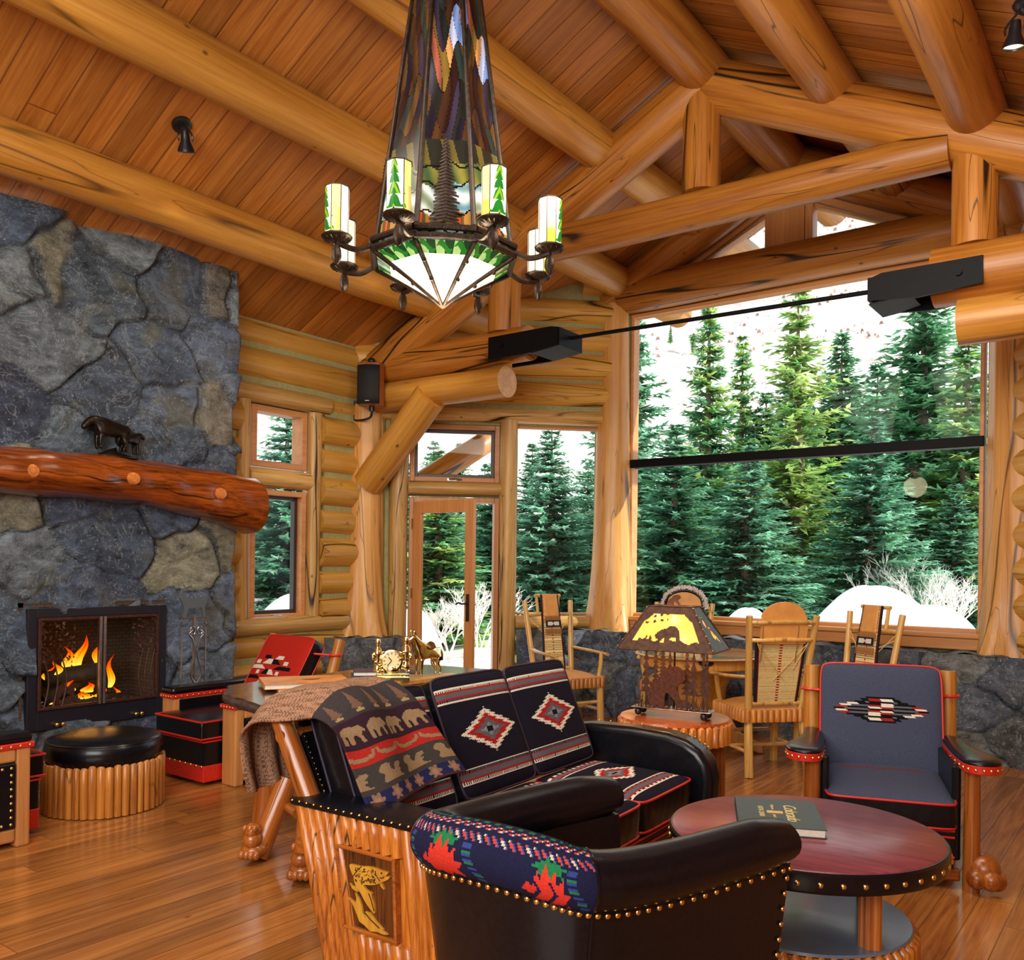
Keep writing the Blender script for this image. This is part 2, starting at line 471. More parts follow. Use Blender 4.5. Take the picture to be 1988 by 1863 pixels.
# floor
b = MB()
b.prism([(-7.2, -3.2), (2.9, -3.2), (2.9, 4.6), (0.9, 4.6), (0.9, 6.3), (-0.9, 8.25), (-4.85, 8.25), (-6.75, 6.35), (-7.2, 6.0)], -0.12, 0.0)
struct(b.build('floor', FLOORMAT, smooth=0))
# ceiling: two pitched board decks over the room and its eaves
b = MB()
for sx in (-1, 1):
    far = 4.35 if sx < 0 else 5.9
    def P(d, y, dz): return (RX+sx*d, y, RZ-SL*d+dz)
    for y0, y1 in ((-3.3, 9.1),):
        vs = [P(0, y0, 0), P(far, y0, 0), P(far, y1, 0), P(0, y1, 0), P(0, y0, .14), P(far, y0, .14), P(far, y1, .14), P(0, y1, .14)]
        fs = [(0, 1, 2, 3), (7, 6, 5, 4), (0, 4, 5, 1), (1, 5, 6, 2), (2, 6, 7, 3), (3, 7, 4, 0)]
        if sx < 0: fs = [f[::-1] for f in fs]
        b.add(vs, [f[::-1] for f in fs])
struct(b.build('ceiling', CEILMAT, smooth=0))

# --- left log wall with its tall window opening (y 4.84..5.46, z 0.94..2.84)
def wall_logs(b, courses, x0, x1, seed):
    """log courses along local X at local y=0; courses = [(z0,z1,x0,x1)]"""
    q = random.Random(seed)
    for z0, z1, a, c in courses:
        r = (z1-z0)/2*0.975; zc = (z0+z1)/2
        ph = [q.uniform(0, 6.3) for _ in range(4)]
        nseg = max(3, int((c-a)/0.3))
        def fn(u, v):
            x = a+(c-a)*u; t = 2*PI*v
            rr = r*(1+0.02*math.sin(x*2.3+ph[0])+0.015*math.sin(2*t+x*1.1+ph[1])+0.012*math.sin(x*5+t+ph[2]))
            return Vector((x, rr*1.12*math.cos(t), zc+rr*math.sin(t)))
        b.grid(fn, nseg, 18, cv=True)
        base = len(b.v)-(nseg+1)*18
        b.f.append(tuple(base+j for j in range(18))); b.f.append(tuple(base+nseg*18+j for j in range(17, -1, -1)))
        b.mi += [b.m, b.m]; b.col += [b.c, b.c]
# local frame: local x runs along world +y from y=-3.2, room side is local -y
WLM = Matrix.Translation((XL-0.10, 0, 0)) @ Matrix.Rotation(PI/2, 4, 'Z')
b = MB()
b.m = 0
b.bb(-3.2, 2.1, -0.078, 0.12, 0, 3.62); b.bb(4.2, 4.66, -0.078, 0.12, 0, 3.62); b.bb(5.66, 6.34, -0.078, 0.12, 0, 3.62)
b.bb(4.66, 5.66, -0.078, 0.12, 0, 0.86); b.bb(4.66, 5.66, -0.078, 0.12, 2.86, 3.62)
b.m = 1
zs = [0.02, 0.30, 0.56, 0.80]
low = [(zs[i], zs[i+1], a_, c_) for i in range(3) for a_, c_ in ((-3.2, 2.1), (4.2, 6.1))]
mids = [0.85, 1.12, 1.386, 1.70, 1.97, 2.29, 2.56, 2.87, 3.055]
wall_logs(b, low, 0, 0, 1)
wall_logs(b, [(mids[i], mids[i+1], a_, c_) for i in range(8) for a_, c_ in ((-3.2, 2.1), (4.2, 4.68))], 0, 0, 2)
wall_logs(b, [(mids[i], mids[i+1], 5.60, 6.2) for i in range(8)], 0, 0, 3)
wall_logs(b, [(3.055, 3.36, -3.2, 2.1), (3.055, 3.36, 4.2, 6.25)], 0, 0, 4)
wall_logs(b, [(3.36, 3.60, -3.2, 2.1), (3.36, 3.60, 4.2, 6.25)], 0, 0, 5)
struct(b.build('wall_left', [CHINK, LOGX], mw=WLM, smooth=50))

# --- corner wall at 45 degrees that holds the glazed door (local x from the left corner post, room side local -y)
C0 = Vector((-6.536, 6.192, 0)); WDM = Matrix.Translation(C0) @ Matrix.Rotation(PI/4, 4, 'Z')
def wd(s, y, z): return WDM @ Vector((s, y, z))
b = MB()
b.m = 0
T = 4.7
def backing(b, x0, x1, z0, z1): b.bb(x0, x1, 0.02, 0.20, z0, z1)
backing(b, -0.1, 0.44, 0, 3.0); backing(b, 1.385, 1.55, 0, 3.0); backing(b, 0.44, 1.385, 2.145, 2.285)
backing(b, 1.55, 2.7, 0, 0.86); backing(b, 0.44, 1.385, 2.88, 3.0)
backing(b, 1.55, 2.7, 2.89, 3.0); backing(b, 2.42, 2.7, 0.86, 2.89)
b.prism([(-0.25, 3.0), (2.7, 3.0), (2.7, T), (-0.25, 3.52)], -0.20, 0.078, M=Matrix(((1, 0, 0, 0), (0, 0, -1, 0), (0, 1, 0, 0), (0, 0, 0, 1))))
b.m = 1
cz = [3.07, 3.35, 3.65, 3.93, 4.22, 4.5]
for i in range(5):
    z1 = cz[i+1]; s0 = max(-0.1, (z1-3.72)/0.354)
    wall_logs(b, [(cz[i], cz[i+1], s0, 2.52)], 0, 0, 10+i)
struct(b.build('wall_back_left', [CHINK, LOGX], mw=WDM, smooth=50))

# --- gable wall with the picture window (world y about 8.05)
YW = 8.05
b = MB()
b.m = 0
b.bb(-4.85, -4.57, YW+0.05, YW+0.2, 0, 4.1); b.bb(-1.23, -0.85, YW+0.05, YW+0.2, 0, 4.1)
b.bb(-4.5, -1.28, YW+0.05, YW+0.2, 0, 0.80)
b.m = 1
# infill around the two gable panes
def gz(x, d): return ceil_z(x)-d
M2 = Matrix(((1, 0, 0, 0), (0, 0, -1, YW+0.16), (0, 1, 0, 0), (0, 0, 0, 1)))
b.prism([(-4.85, 4.05), (-4.85, 4.43), (RX, RZ), (-0.89, 4.43), (-0.89, 4.05), (-1.40, 4.05), (-1.40, 4.36), (-1.93, 4.45), (-2.72, 4.85), (-2.72, 4.45), (-3.08, 4.45),
         (-3.08, 4.86), (-3.88, 4.45), (-4.40, 4.36), (-4.40, 4.05)], 0.0, 0.1, M=M2)
b.bb(-4.4, -1.4, YW+0.06, YW+0.16, 4.05, 4.45)
struct(b.build('wall_back', [CHINK, FIRX], smooth=0))

# --- the far right corner wall, mirrored, and the closing walls outside the frame
WRM = Matrix.Translation((0.80, 6.19, 0)) @ Matrix.Rotation(-PI/4, 4, 'Z') @ Matrix.Translation((-2.574, 0, 0))
b = MB(); b.m = 0
b.bb(-0.05, 2.6, -0.078, 0.2, 0, 3.7)
b.m = 1
zz = 0.75
while zz < 3.9:
    wall_logs(b, [(zz, zz+0.28, 0.16, 2.5)], 0, 0, int(zz*100)); zz += 0.28
struct(b.build('wall_back_right', [CHINK, LOGX], mw=WRM, smooth=50))
b = MB(); b.m = 0
b.bb(0.78, 0.95, 4.6, 6.3, 0, 3.6); b.bb(0.78, 2.75, 4.6, 4.75, 0, 3.6); b.bb(2.7, 2.85, -3.2, 4.75, 0, 2.7)
struct(b.build('wall_right', [FIRY], smooth=0))
b = MB()
b.prism([(-6.75, 0), (2.85, 0), (2.85, 2.6), (RX, RZ), (-6.75, 3.5)], 0, 0.15, M=Matrix(((1, 0, 0, 0), (0, 0, -1, -3.05), (0, 1, 0, 0), (0, 0, 0, 1))))
struct(b.build('wall_front', [FIRX], smooth=0))

# ------------------------------------------------------------------ windows
def window(name, M, x0, x1, z0, z1, fw=0.05, sash=None, depth=0.10, yoff=0.0, fmat=None, handle=False):
    """timber frame, optional dark sash, one pane; local -y faces the room"""
    b = MB()
    for a0, a1, c0, c1 in ((x0, x0+fw, z0, z1), (x1-fw, x1, z0, z1), (x0+fw, x1-fw, z0, z0+fw), (x0+fw, x1-fw, z1-fw, z1)):
        b.bb(a0, a1, yoff-depth/2, yoff+depth/2, c0, c1)
    fr = b.build(name, fmat or FIRX, mw=M, smooth=0, bevel=0.006); struct(fr)
    a0, a1, c0, c1 = x0+fw, x1-fw, z0+fw, z1-fw
    if sash:
        b = MB(); k = 0.032
        for p0, p1, q0, q1 in ((a0, a0+k, c0, c1), (a1-k, a1, c0, c1), (a0+k, a1-k, c0, c0+k), (a0+k, a1-k, c1-k, c1)):
            b.bb(p0, p1, yoff-0.01, yoff+0.05, q0, q1)
        b.build('sash', sash, fr, smooth=0, bevel=0.004)
        b = MB(); b.tube([(0.5*(a0+a1)-0.06, yoff-depth/2-0.005, z0+fw*0.55), (0.5*(a0+a1)+0.01, yoff-depth/2-0.02, z0+fw*0.6), (0.5*(a0+a1)+0.07, yoff-depth/2-0.012, z0+fw*0.5)], [0.012, 0.011, 0.008], 8)
        b.box((0.5*(a0+a1)-0.03, yoff-depth/2-0.004, z0+fw*0.5), (0.10, 0.012, 0.025))
        b.build('crank_handle', WROUGHT, fr)
    b = MB(); b.bb(a0, a1, yoff+0.018, yoff+0.024, c0, c1); b.build('pane', GLASS, fr, smooth=0)
    return fr
DARKSASH = plain('dark_sash', L(58, 46, 44), 0.4)
window('window_1', WLM, 4.84, 5.46, 2.30, 2.85, 0.055, None, 0.16, 0.02)
window('window_2', WLM, 4.84, 5.46, 0.92, 2.10, 0.05, DARKSASH, 0.16, 0.02)
window('window_3', WDM, 0.455, 1.375, 2.285, 2.875, 0.05, DARKSASH, 0.12, 0.06)
window('window_4', WDM, 1.545, 2.44, 0.93, 2.89, 0.022, None, 0.10, 0.08)
PIC = Matrix.Translation((0, YW, 0))
p = window('window_5', PIC, -4.55, -1.25, 0.93, 4.07, 0.035, None, 0.12, 0.08)
b = MB(); b.bb(-4.55, -1.25, 0.0, 0.12, 2.47, 2.555); b.build('transom_bar', STEEL, p, smooth=0, bevel=0.006)
for nm, pts in (('window_6', [(-3.85, 4.45), (-3.08, 4.45), (-3.08, 4.835)]), ('window_7', [(-2.72, 4.45), (-1.95, 4.45), (-2.72, 4.835)])):
    cx = sum(q[0] for q in pts)/3; cy = sum(q[1] for q in pts)/3
    b = MB()
    inn = [(cx+(x-cx)*0.86, cy+(y-cy)*0.80) for x, y in pts]
    for i in range(3):
        j = (i+1) % 3
        b.prism([pts[i], pts[j], inn[j], inn[i]], -0.02, 0.09, M=Matrix(((1, 0, 0, 0), (0, 0, -1, YW+0.16), (0, 1, 0, 0), (0, 0, 0, 1))))
    fr = struct(b.build(nm, FIRX, smooth=0))
    b = MB(); b.prism(inn, 0, 0.006, M=Matrix(((1, 0, 0, 0), (0, 0, -1, YW+0.12), (0, 1, 0, 0), (0, 0, 0, 1)))); b.build('pane', GLASS, fr, smooth=0)

# door opening with its frame and a leaf standing ajar into the room
b = MB()
for x0, x1, z0, z1 in ((0.455, 0.50, 0, 2.125), (1.325, 1.375, 0, 2.125), (0.50, 1.325, 2.08, 2.125)): b.bb(x0, x1, -0.02, 0.16, z0, z1)
d = b.build('door_1', FIR, mw=WDM, smooth=0, bevel=0.006); struct(d)
b = MB(); b.bb(0.50, 1.325, -0.02, 0.16, -0.02, 0.035); b.build('threshold', OAKX, d, smooth=0)
leaf_m = Matrix.Translation((0.51, -0.035, 0)) @ Matrix.Rotation(rad(-46), 4, 'Z')
b = MB(); W = 0.80
for x0, x1, z0, z1 in ((0, 0.105, 0.03, 2.07), (W-0.105, W, 0.03, 2.07), (0.105, W-0.105, 0.03, 0.28), (0.105, W-0.105, 1.95, 2.07)): b.bb(x0, x1, -0.022, 0.022, z0, z1)
lf = b.build('door_leaf', FIR, d, smooth=0, bevel=0.004); lf.matrix_local = leaf_m
b = MB(); b.bb(0.105, W-0.105, -0.004, 0.004, 0.28, 1.95); b.build('pane', GLASS, lf, smooth=0)
b = MB(); b.bb(W-0.072, W-0.038, -0.034, -0.022, 0.90, 1.16)
b.tube(catmull([(W-0.055, -0.03, 1.07), (W-0.055, -0.07, 1.07), (W-0.09, -0.075, 1.065), (W-0.13, -0.072, 1.075), (W-0.165, -0.07, 1.06)]), 0.009, 8)
b.build('handle', BLACKPAINT, lf, bevel=0.003)
b = MB()
for z in (0.35, 1.15, 1.85): b.cyl((0.0, -0.028, z-0.05), (0.0, -0.028, z+0.05), 0.010, n=8)
b.build('hinge', BRASS, lf)

# half-log casings and sills round the openings
def trim(n, M, p0, p1, r, seed):
    a, c = M @ Vector(p0), M @ Vector(p1)
    return struct(log('trim_%d' % n, a, c, r, r, CASING, None, seed, 14, 0.05))
k = 0
for M, p0, p1, r in ((WLM, (4.74, -0.05, 0.90), (4.74, -0.05, 2.87), 0.075), (WLM, (5.55, -0.05, 0.90), (5.55, -0.05, 2.86), 0.075), (WLM, (4.64, -0.05, 2.945), (5.70, -0.05, 2.945), 0.085),
                     (WLM, (4.80, -0.04, 2.20), (5.50, -0.04, 2.20), 0.085), (WLM, (4.45, -0.07, 0.865), (6.12, -0.07, 0.865), 0.085),
                     (WDM, (0.13, 0.0, 0.3), (0.13, 0.0, 2.93), 0.075), (WDM, (0.35, -0.02, 0), (0.35, -0.02, 2.93), 0.095), (WDM, (1.465, -0.02, 0), (1.465, -0.02, 2.93), 0.09),
                     (WDM, (0.44, -0.0, 2.215), (1.39, -0.0, 2.215), 0.068), (WDM, (0.05, -0.01, 2.985), (2.45, -0.01, 2.985), 0.085), (WDM, (1.55, -0.02, 0.86), (2.45, -0.02, 0.86), 0.07)):
    k += 1; trim(k, M, p0, p1, r, 40+k)
b = MB(); b.bb(-4.6, -1.2, YW-0.12, YW+0.06, 0.895, 0.935); b.bb(-4.6, -1.2, YW-0.10, YW+0.05, 0.80, 0.895)
struct(b.build('trim_12', FIRX, smooth=0, bevel=0.01))
# gable mullion between the two high panes
b = MB(); b.bb(-3.06, -2.74, YW-0.02, YW+0.08, 4.43, 4.95); b.bb(-3.12, -3.06, YW+0.0, YW+0.06, 4.43, 4.9); b.bb(-2.74, -2.67, YW+0.0, YW+0.06, 4.43, 4.9)
struct(b.build('trim_13', FIR, smooth=0, bevel=0.006))

# ------------------------------------------------------------------ flared corner posts
def post(name, label, c, z0, z1, r, flare, seed, top=0.9):
    q = random.Random(seed); ph = [q.uniform(0, 6.3) for _ in range(5)]
    b = MB(); H = z1-z0
    def fn(u, v):
        z = H*u; t = 2*PI*v
        fl = math.exp(-z/0.38); rr = r*(1-(1-top)*u)+flare*fl
        lob = 1+fl*(0.16*math.sin(3*t+ph[0])+0.11*math.sin(5*t+ph[1])+0.06*math.sin(9*t+ph[2]))+0.02*math.sin(7*t+ph[3])+0.025*math.sin(2*t+z*1.5+ph[4])+0.012*math.sin(11*t+z+ph[1])
        return Vector((rr*lob*math.cos(t), rr*lob*math.sin(t), z))
    b.grid(fn, 40, 44, cv=True)
    b.f.append(tuple(range(43, -1, -1))); b.f.append(tuple(40*44+j for j in range(44))); b.mi += [0, 0]; b.col += [b.c, b.c]
    return tag(b.build(name, POST, loc=(c[0], c[1], z0), smooth=50), label, 'post')
post('corner_post', 'flared tree trunk post in the corner between the narrow window and the glazed door', (-6.50, 6.17), 0.70, 3.02, 0.165, 0.085, 3)
post('corner_post', 'sunlit flared tree trunk post between the door wall and the big picture window', (-4.71, 8.0), 0.70, 4.30, 0.195, 0.12, 5, 0.78)
post('corner_post', 'tree trunk post at the right edge of the big picture window', (-1.00, 8.0), 0.66, 3.95, 0.225, 0.11, 8, 0.9)

# ------------------------------------------------------------------ roof timbers
def beam(name, label, p0, p1, r0, r1=None, seed=0, mat=None, group=None, wob=0.025):
    return tag(log(name, p0, p1, r0, r1, mat or LOGDARK, None, seed, 24, wob), label, 'beam', group)
PR = 0.17
def pz(x): return ceil_z(x)-PR*1.118+0.02
for x, lab, mt in ((-5.58, 'lowest log purlin along the left ceiling above the fireplace', LOG), (-4.61, 'middle log purlin on the left ceiling passing behind the chandelier', LOG), (-3.74, 'log purlin just left of the ridge running into the truss rafter', LOG),
               (-1.90, 'first log purlin right of the ridge under the dark boards', LOGDARK), (-1.01, 'second log purlin right of the ridge under the dark boards', LOGDARK), (-0.12, 'outermost log purlin low on the right roof slope', LOGDARK)):
    beam('purlin', lab, (x, -3.0, pz(x)), (x, 9.3 if x in (-4.61, -3.74, -1.90, -1.01) else 7.6, pz(x)), PR, PR*0.94, int(-x*100), mt)
beam('ridge_beam', 'round log ridge beam at the peak of the ceiling', (RX, -3.0, RZ-0.225), (RX, 9.3, RZ-0.225), 0.19, 0.18, 77)
YT = 6.2
def rz_(x): return ceil_z(x)-0.30
beam('rafter', 'left truss rafter sloping from the peak down behind the chandelier', (-6.33, YT, rz_(-6.33)), (RX, YT, rz_(RX)), 0.19, 0.19, 21)
beam('rafter', 'right truss rafter sloping from the peak to the upper right', (RX+0.03, YT, rz_(RX)-0.02), (0.55, YT, rz_(0.55)), 0.19, 0.19, 22)
beam('collar_beam', 'horizontal collar log across the truss under the king post', (-4.36, YT-0.06, 4.165), (-1.16, YT-0.06, 4.13), 0.145, 0.13, 23)
beam('king_post', 'short vertical king post hanging from the truss peak', (-2.90, YT-0.02, 4.28), (-2.90, YT-0.02, 5.16), 0.145, 0.14, 24)
beam('truss_strut', 'short strut standing on the left hammer beam beside the glowing chandelier', (-4.78, YT, 3.50), (-4.78, YT, 4.22), 0.145, 0.145, 25)
beam('truss_strut', 'short strut standing on the right hammer beam above the black steel bracket', (-1.03, YT, 3.50), (-1.03, YT, 4.22), 0.135, 0.135, 26)
beam('hammer_beam', 'left hammer beam log jutting from the corner above the speaker', (-6.52, YT, 3.38), (-4.50, YT, 3.375), 0.165, 0.15, 27)
beam('hammer_beam', 'right hammer beam log jutting in at the edge of the picture window', (-1.26, YT, 3.34), (0.85, YT, 3.34), 0.185, 0.185, 28)
beam('corbel_log', 'lower corbel log with a sawn end beneath the left hammer beam', (-6.42, YT, 3.085), (-4.74, YT, 3.075), 0.145, 0.14, 29, LOG)
beam('corbel_log', 'lower corbel log with a sawn end beneath the right hammer beam', (-1.11, YT, 3.03), (0.8, YT, 3.05), 0.150, 0.155, 30, LOG)
beam('knee_brace', 'diagonal knee brace log from the corner post up to the corbel', (-6.42, YT-0.06, 2.24), (-5.60, YT-0.06, 3.02), 0.155, 0.155, 31, LOG)
beam('header_beam', 'round header log over the big picture window', (-4.62, YW-0.03, 4.26), (-1.10, YW-0.03, 4.26), 0.185, 0.185, 32)
beam('gable_rafter', 'gable log rising from the sunlit corner post to the ridge', (-4.80, YW-0.05, 4.21), (RX, YW-0.05, RZ-0.245), 0.175, 0.175, 33)
beam('gable_rafter', 'gable log descending right of the high triangular panes', (RX, YW-0.05, RZ-0.245), (-0.93, YW-0.05, 4.21), 0.175, 0.175, 34)
# steel brackets and tie rod of the truss
def bracket(label, x0, x1, tip, z):
    t = thing('truss_bracket', label, 'bracket', (x0, YT-0.18, z))
    W = x1-x0
    pts = [(0, -0.11), (W*0.56, -0.11), (W, -0.075), (W, 0.07), (W*0.9, 0.085), (W*0.0, 0.085)] if tip > 0 else [(W, -0.085), (W*0.44, -0.11), (0.0, -0.085), (0, 0.06), (W*0.12, 0.085), (W, 0.085)]
    Mx = Matrix(((1, 0, 0, 0), (0, 0, -1, 0), (0, 1, 0, 0), (0, 0, 0, 1)))
    b = MB(); b.prism(pts, -0.012, 0.012, M=Mx); b.build('side_plate', STEEL, t, smooth=0)
    b = MB(); b.prism(pts, -0.362, -0.338, M=Mx); b.build('side_plate', STEEL, t, smooth=0)
    e0, e1 = (W*0.62, W) if tip > 0 else (0, W*0.38)
    b = MB(); b.add([(e0, 0, -0.11), (e1, 0, -0.08), (e1, 0.35, -0.08), (e0, 0.35, -0.11), (e0, 0, -0.10), (e1, 0, -0.07), (e1, 0.35, -0.07), (e0, 0.35, -0.10)], [(3, 2, 1, 0), (4, 5, 6, 7), (0, 1, 5, 4), (1, 2, 6, 5), (2, 3, 7, 6), (3, 0, 4, 7)])
    xe = W if tip > 0 else 0
    b.bb(xe-0.01, xe+0.01, 0.0, 0.35, -0.08, 0.07); b.build('end_plate', STEEL, t, smooth=0)
    b = MB(); b.cyl((W*0.2 if tip > 0 else W*0.8, -0.03, 0), (W*0.2 if tip > 0 else W*0.8, -0.008, 0), 0.022, n=6); b.build('bolt', STEEL, t)
bracket('black steel bracket on the end of the left hammer beam', -4.81, -4.08, 1, 3.345)
bracket('black steel bracket on the end of the right hammer beam', -1.62, -0.95, -1, 3.295)
b = MB(); b.cyl((-4.08, YT, 3.36), (-1.62, YT, 3.325), 0.016, n=10)
tag(b.build('tie_rod', STEEL), 'thin black steel tie rod between the two hammer beam brackets', 'rod')

# ------------------------------------------------------------------ rubble stone
def sines(seed, n=7, f0=1.0, f1=6.0):
    q = np.random.RandomState(seed)
    k = [(q.uniform(f0, f1)*np.array([math.cos(t), math.sin(t)]), q.uniform(0, 6.3)) for t in q.uniform(0, 2*PI, n)]
    def f(x, y): return sum(np.sin(kk[0]*x+kk[1]*y+p)/np.hypot(*kk) for kk, p in k)
    return f
STONEMAT = None
def stone_mat():
    m = NT('fieldstone')
    a = m.n('ShaderNodeAttribute', attribute_name='pattern').outputs['Color']
    v = m.coord()
    n1 = m.noise(m.coord('Object', (1, 1, 1.9)), 6, 9, 0.74, 0.35).outputs[0]; n2 = m.noise(v, 55, 4, 0.6).outputs[0]; n3 = m.noise(v, 2.2, 3, 0.6, 1.0).outputs[0]
    c = m.mix(1.0, a, m.ramp(n1, [(0.34, 0.26), (0.5, 1.0), (0.66, 2.0)]), 'MULTIPLY')
    c = m.mix(m.ramp(m.math('ABSOLUTE', m.math('SUBTRACT', m.noise(v, 2.6, 6, 0.7, 1.4).outputs[0], 0.5)), [(0.0, 0.5), (0.012, 0.0)]), c, L(170, 180, 188))
    c = m.mix(m.math('MULTIPLY', m.ramp(n3, [(0.56, 0.0), (0.68, 1.0)]), 0.4), c, L(118, 116, 92))
    c = m.mix(m.ramp(n2, [(0.60, 0.0), (0.72, 0.75)]), c, L(176, 184, 190))
    m.set(base=c, rough=0.62, spec=0.45)
    m.bump(m.math('ADD', m.math('MULTIPLY', n1, 0.8), m.math('MULTIPLY', n2, 0.3)), 0.9, 0.03)
    return m.mat
STONEMAT = stone_mat()
PAL = [L(92, 106, 122), L(74, 88, 110), L(110, 122, 128), L(66, 80, 98), L(122, 122, 104), L(84, 98, 118), L(58, 68, 88), L(100, 112, 120), L(108, 104, 94), L(78, 92, 104)]
def stone_skin(b, path, z0, z1, res, cell, seed, depth=0.05, holes=(), top_slope=None, batter=0.0, pal=PAL):
    """rubble masonry skin along a plan polyline; the wall bulges to the right of the walking direction"""
    P = [Vector((x, y, 0)) for x, y in path]; acc = [0.0]
    for i in range(len(P)-1): acc.append(acc[-1]+(P[i+1]-P[i]).length)
    S = acc[-1]; ns = max(2, int(S/res)); nz = max(2, int((z1-z0)/res))
    s = np.linspace(0, S, ns+1); z = np.linspace(z0, z1, nz+1); SS, ZZ = np.meshgrid(s, z, indexing='ij')
    q = np.random.RandomState(seed)
    N = max(4, int(S*(z1-z0)/(cell*cell)))
    best = []
    for i in range(N):          # spread seeds
        c = q.uniform((0, z0), (S, z1), (8, 2))
        if best:
            A = np.array(best); d = ((c[:, None]-A[None])**2).sum(2).min(1); best.append(tuple(c[d.argmax()]))
        else: best.append(tuple(c[0]))
    A = np.array(best); wgt = q.uniform(0, (cell*0.45)**2, N)
    wx, wz = sines(seed+1, 8, 2, 14), sines(seed+2, 8, 2, 14)
    wx2, wz2 = sines(seed+5, 8, 14, 34), sines(seed+6, 8, 14, 34)
    X = SS+0.10*wx(SS, ZZ)+0.16*wx2(SS, ZZ); Z = ZZ+0.10*wz(SS, ZZ)+0.16*wz2(SS, ZZ)
    D = (X[..., None]-A[:, 0])**2+((Z[..., None]-A[:, 1])*1.2)**2-wgt
    idx = D.argmin(2); d1 = np.take_along_axis(D, idx[..., None], 2)[..., 0]
    np.put_along_axis(D, idx[..., None], 1e9, 2); d2 = D.min(2)
    edge = (d2-d1)/(2*cell)
    e = np.clip(edge/(0.045*cell+0.010), 0, 1); e = e*e*(3-2*e)
    tilt = q.uniform(-0.34, 0.34, (N, 2)); offs = q.uniform(-0.5, 0.6, N)
    rough = sines(seed+3, 12, 6, 40); rough2 = sines(seed+4, 12, 30, 90)
    h = e*(depth*(0.7+0.5*offs[idx])+tilt[idx, 0]*(SS-A[idx, 0])*0.5+tilt[idx, 1]*(ZZ-A[idx, 1])*0.5)+0.018*rough(SS, ZZ)*2+0.02*rough2(SS, ZZ)*2
    cols = np.array([pal[k] for k in q.randint(0, len(pal), N)])*q.uniform(0.75, 1.2, (N, 1)); cols[:, 3] = 1
    mortar = np.array([0.060, 0.072, 0.085, 1])
    vs = []
    for i in range(ns+1):
        j = 0
        while j < len(P)-2 and s[i] > acc[j+1]+1e-9: j += 1
        t = (s[i]-acc[j])/(acc[j+1]-acc[j]); base = P[j].lerp(P[j+1], t)
        d = (P[j+1]-P[j]).normalized(); nn = Vector((d.y, -d.x, 0))
        for jj, (lim, oth) in enumerate(((acc[j], j-1), (acc[j+1], j+1))):
            if 0 <= oth < len(P)-1 and abs(s[i]-lim) < 0.10:
                d2_ = (P[oth+1]-P[oth]).normalized(); n2_ = Vector((d2_.y, -d2_.x, 0)); kx = 0.5*(1-abs(s[i]-lim)/0.10)
                nn = (nn*(1-kx)+n2_*kx).normalized()
        for k in range(nz+1):
            bt = batter*(1-(z[k]-z0)/(z1-z0))
            zz_ = z[k]
            p = base+nn*(h[i, k]+bt)
            if top_slope: zz_ = z0+(z[k]-z0)*(top_slope(p.x, p.y)-z0)/(z1-z0)
            vs.append((p.x, p.y, zz_))
    fs = []; cs = []
    for i in range(ns):
        for k in range(nz):
            sc, zc = (s[i]+s[i+1])/2, (z[k]+z[k+1])/2
            if any(a < sc < c and e0 < zc < e1 for a, c, e0, e1 in holes): continue
            fs.append((i*(nz+1)+k, (i+1)*(nz+1)+k, (i+1)*(nz+1)+k+1, i*(nz+1)+k+1))
            ee = e[i, k]; cs.append(tuple(cols[idx[i, k]]*ee+mortar*(1-ee)))
    b.add(vs, fs, cs)
    return ns, nz
# knee wall under the picture window and beside the door
b = MB()
stone_skin(b, [(-5.30, 7.12), (-4.75, 7.62), (-0.70, 7.62), (-0.2, 7.2)], -0.02, 0.80, 0.020, 0.30, 11, 0.085, batter=0.17, pal=[L(74, 82, 96), L(92, 100, 110), L(108, 112, 112), L(60, 68, 84), L(84, 88, 92)])
def ledge(u, v):
    x = -5.2+4.6*u
    return Vector((x, 7.58+0.50*v+(0.0 if x > -4.8 else (x+4.8)*0.95), 0.79+0.015*math.sin(x*9)+0.012*math.sin(x*23+v*3)))
b.c = L(92, 96, 102)
b.grid(ledge, 120, 6, colfn=lambda u, v: L(92, 96, 102))
bk = tag(b.build('knee_wall', STONEMAT, smooth=180, colors=True), kind='structure')
b = MB()
stone_skin(b, [(-6.50, 5.72), (-6.40, 5.72), (-6.02, 6.08), (-6.16, 6.32)], -0.02, 0.73, 0.020, 0.30, 15, 0.07, batter=0.06, pal=[L(70, 76, 86), L(84, 90, 98), L(60, 66, 78)])
b.grid(lambda u, v: Vector((-6.52+0.44*u+0.06*v, 5.72+0.36*u+0.42*v-0.1*u*v, 0.725+0.012*math.sin(20*u+7*v))), 16, 12, colfn=lambda u, v: L(84, 90, 98))
tag(b.build('knee_wall', STONEMAT, smooth=180, colors=True), kind='structure')
# ------------------------------------------------------------------ fireplace
fp = thing('fireplace', 'tall grey fieldstone fireplace with a mantel log and glass fire doors', 'fireplace', (-6.12, 3.23, 0))
def fpl(o): o.parent = fp; o.matrix_parent_inverse = Matrix.Translation((6.12, -3.23, 0)); return o
b = MB()
stone_skin(b, [(-6.12, 2.0), (-6.12, 4.33), (-6.62, 4.33)], -0.02, 3.80, 0.016, 0.43, 5, 0.055, holes=[(0.78, 1.70, 0.34, 1.065)])
fpl(b.build('stone_chimney', STONEMAT, smooth=180, colors=True))
b = MB()
for x0, x1, y0, y1, z0, z1 in ((-6.62, -6.60, 2.70, 3.78, .25, 1.15), (-6.62, -6.10, 2.70, 2.72, .25, 1.15), (-6.62, -6.10, 3.76, 3.78, .25, 1.15), (-6.62, -6.10, 2.70, 3.78, .27, .30), (-6.62, -6.10, 2.70, 3.78, 1.12, 1.15)): b.bb(x0, x1, y0, y1, z0, z1)
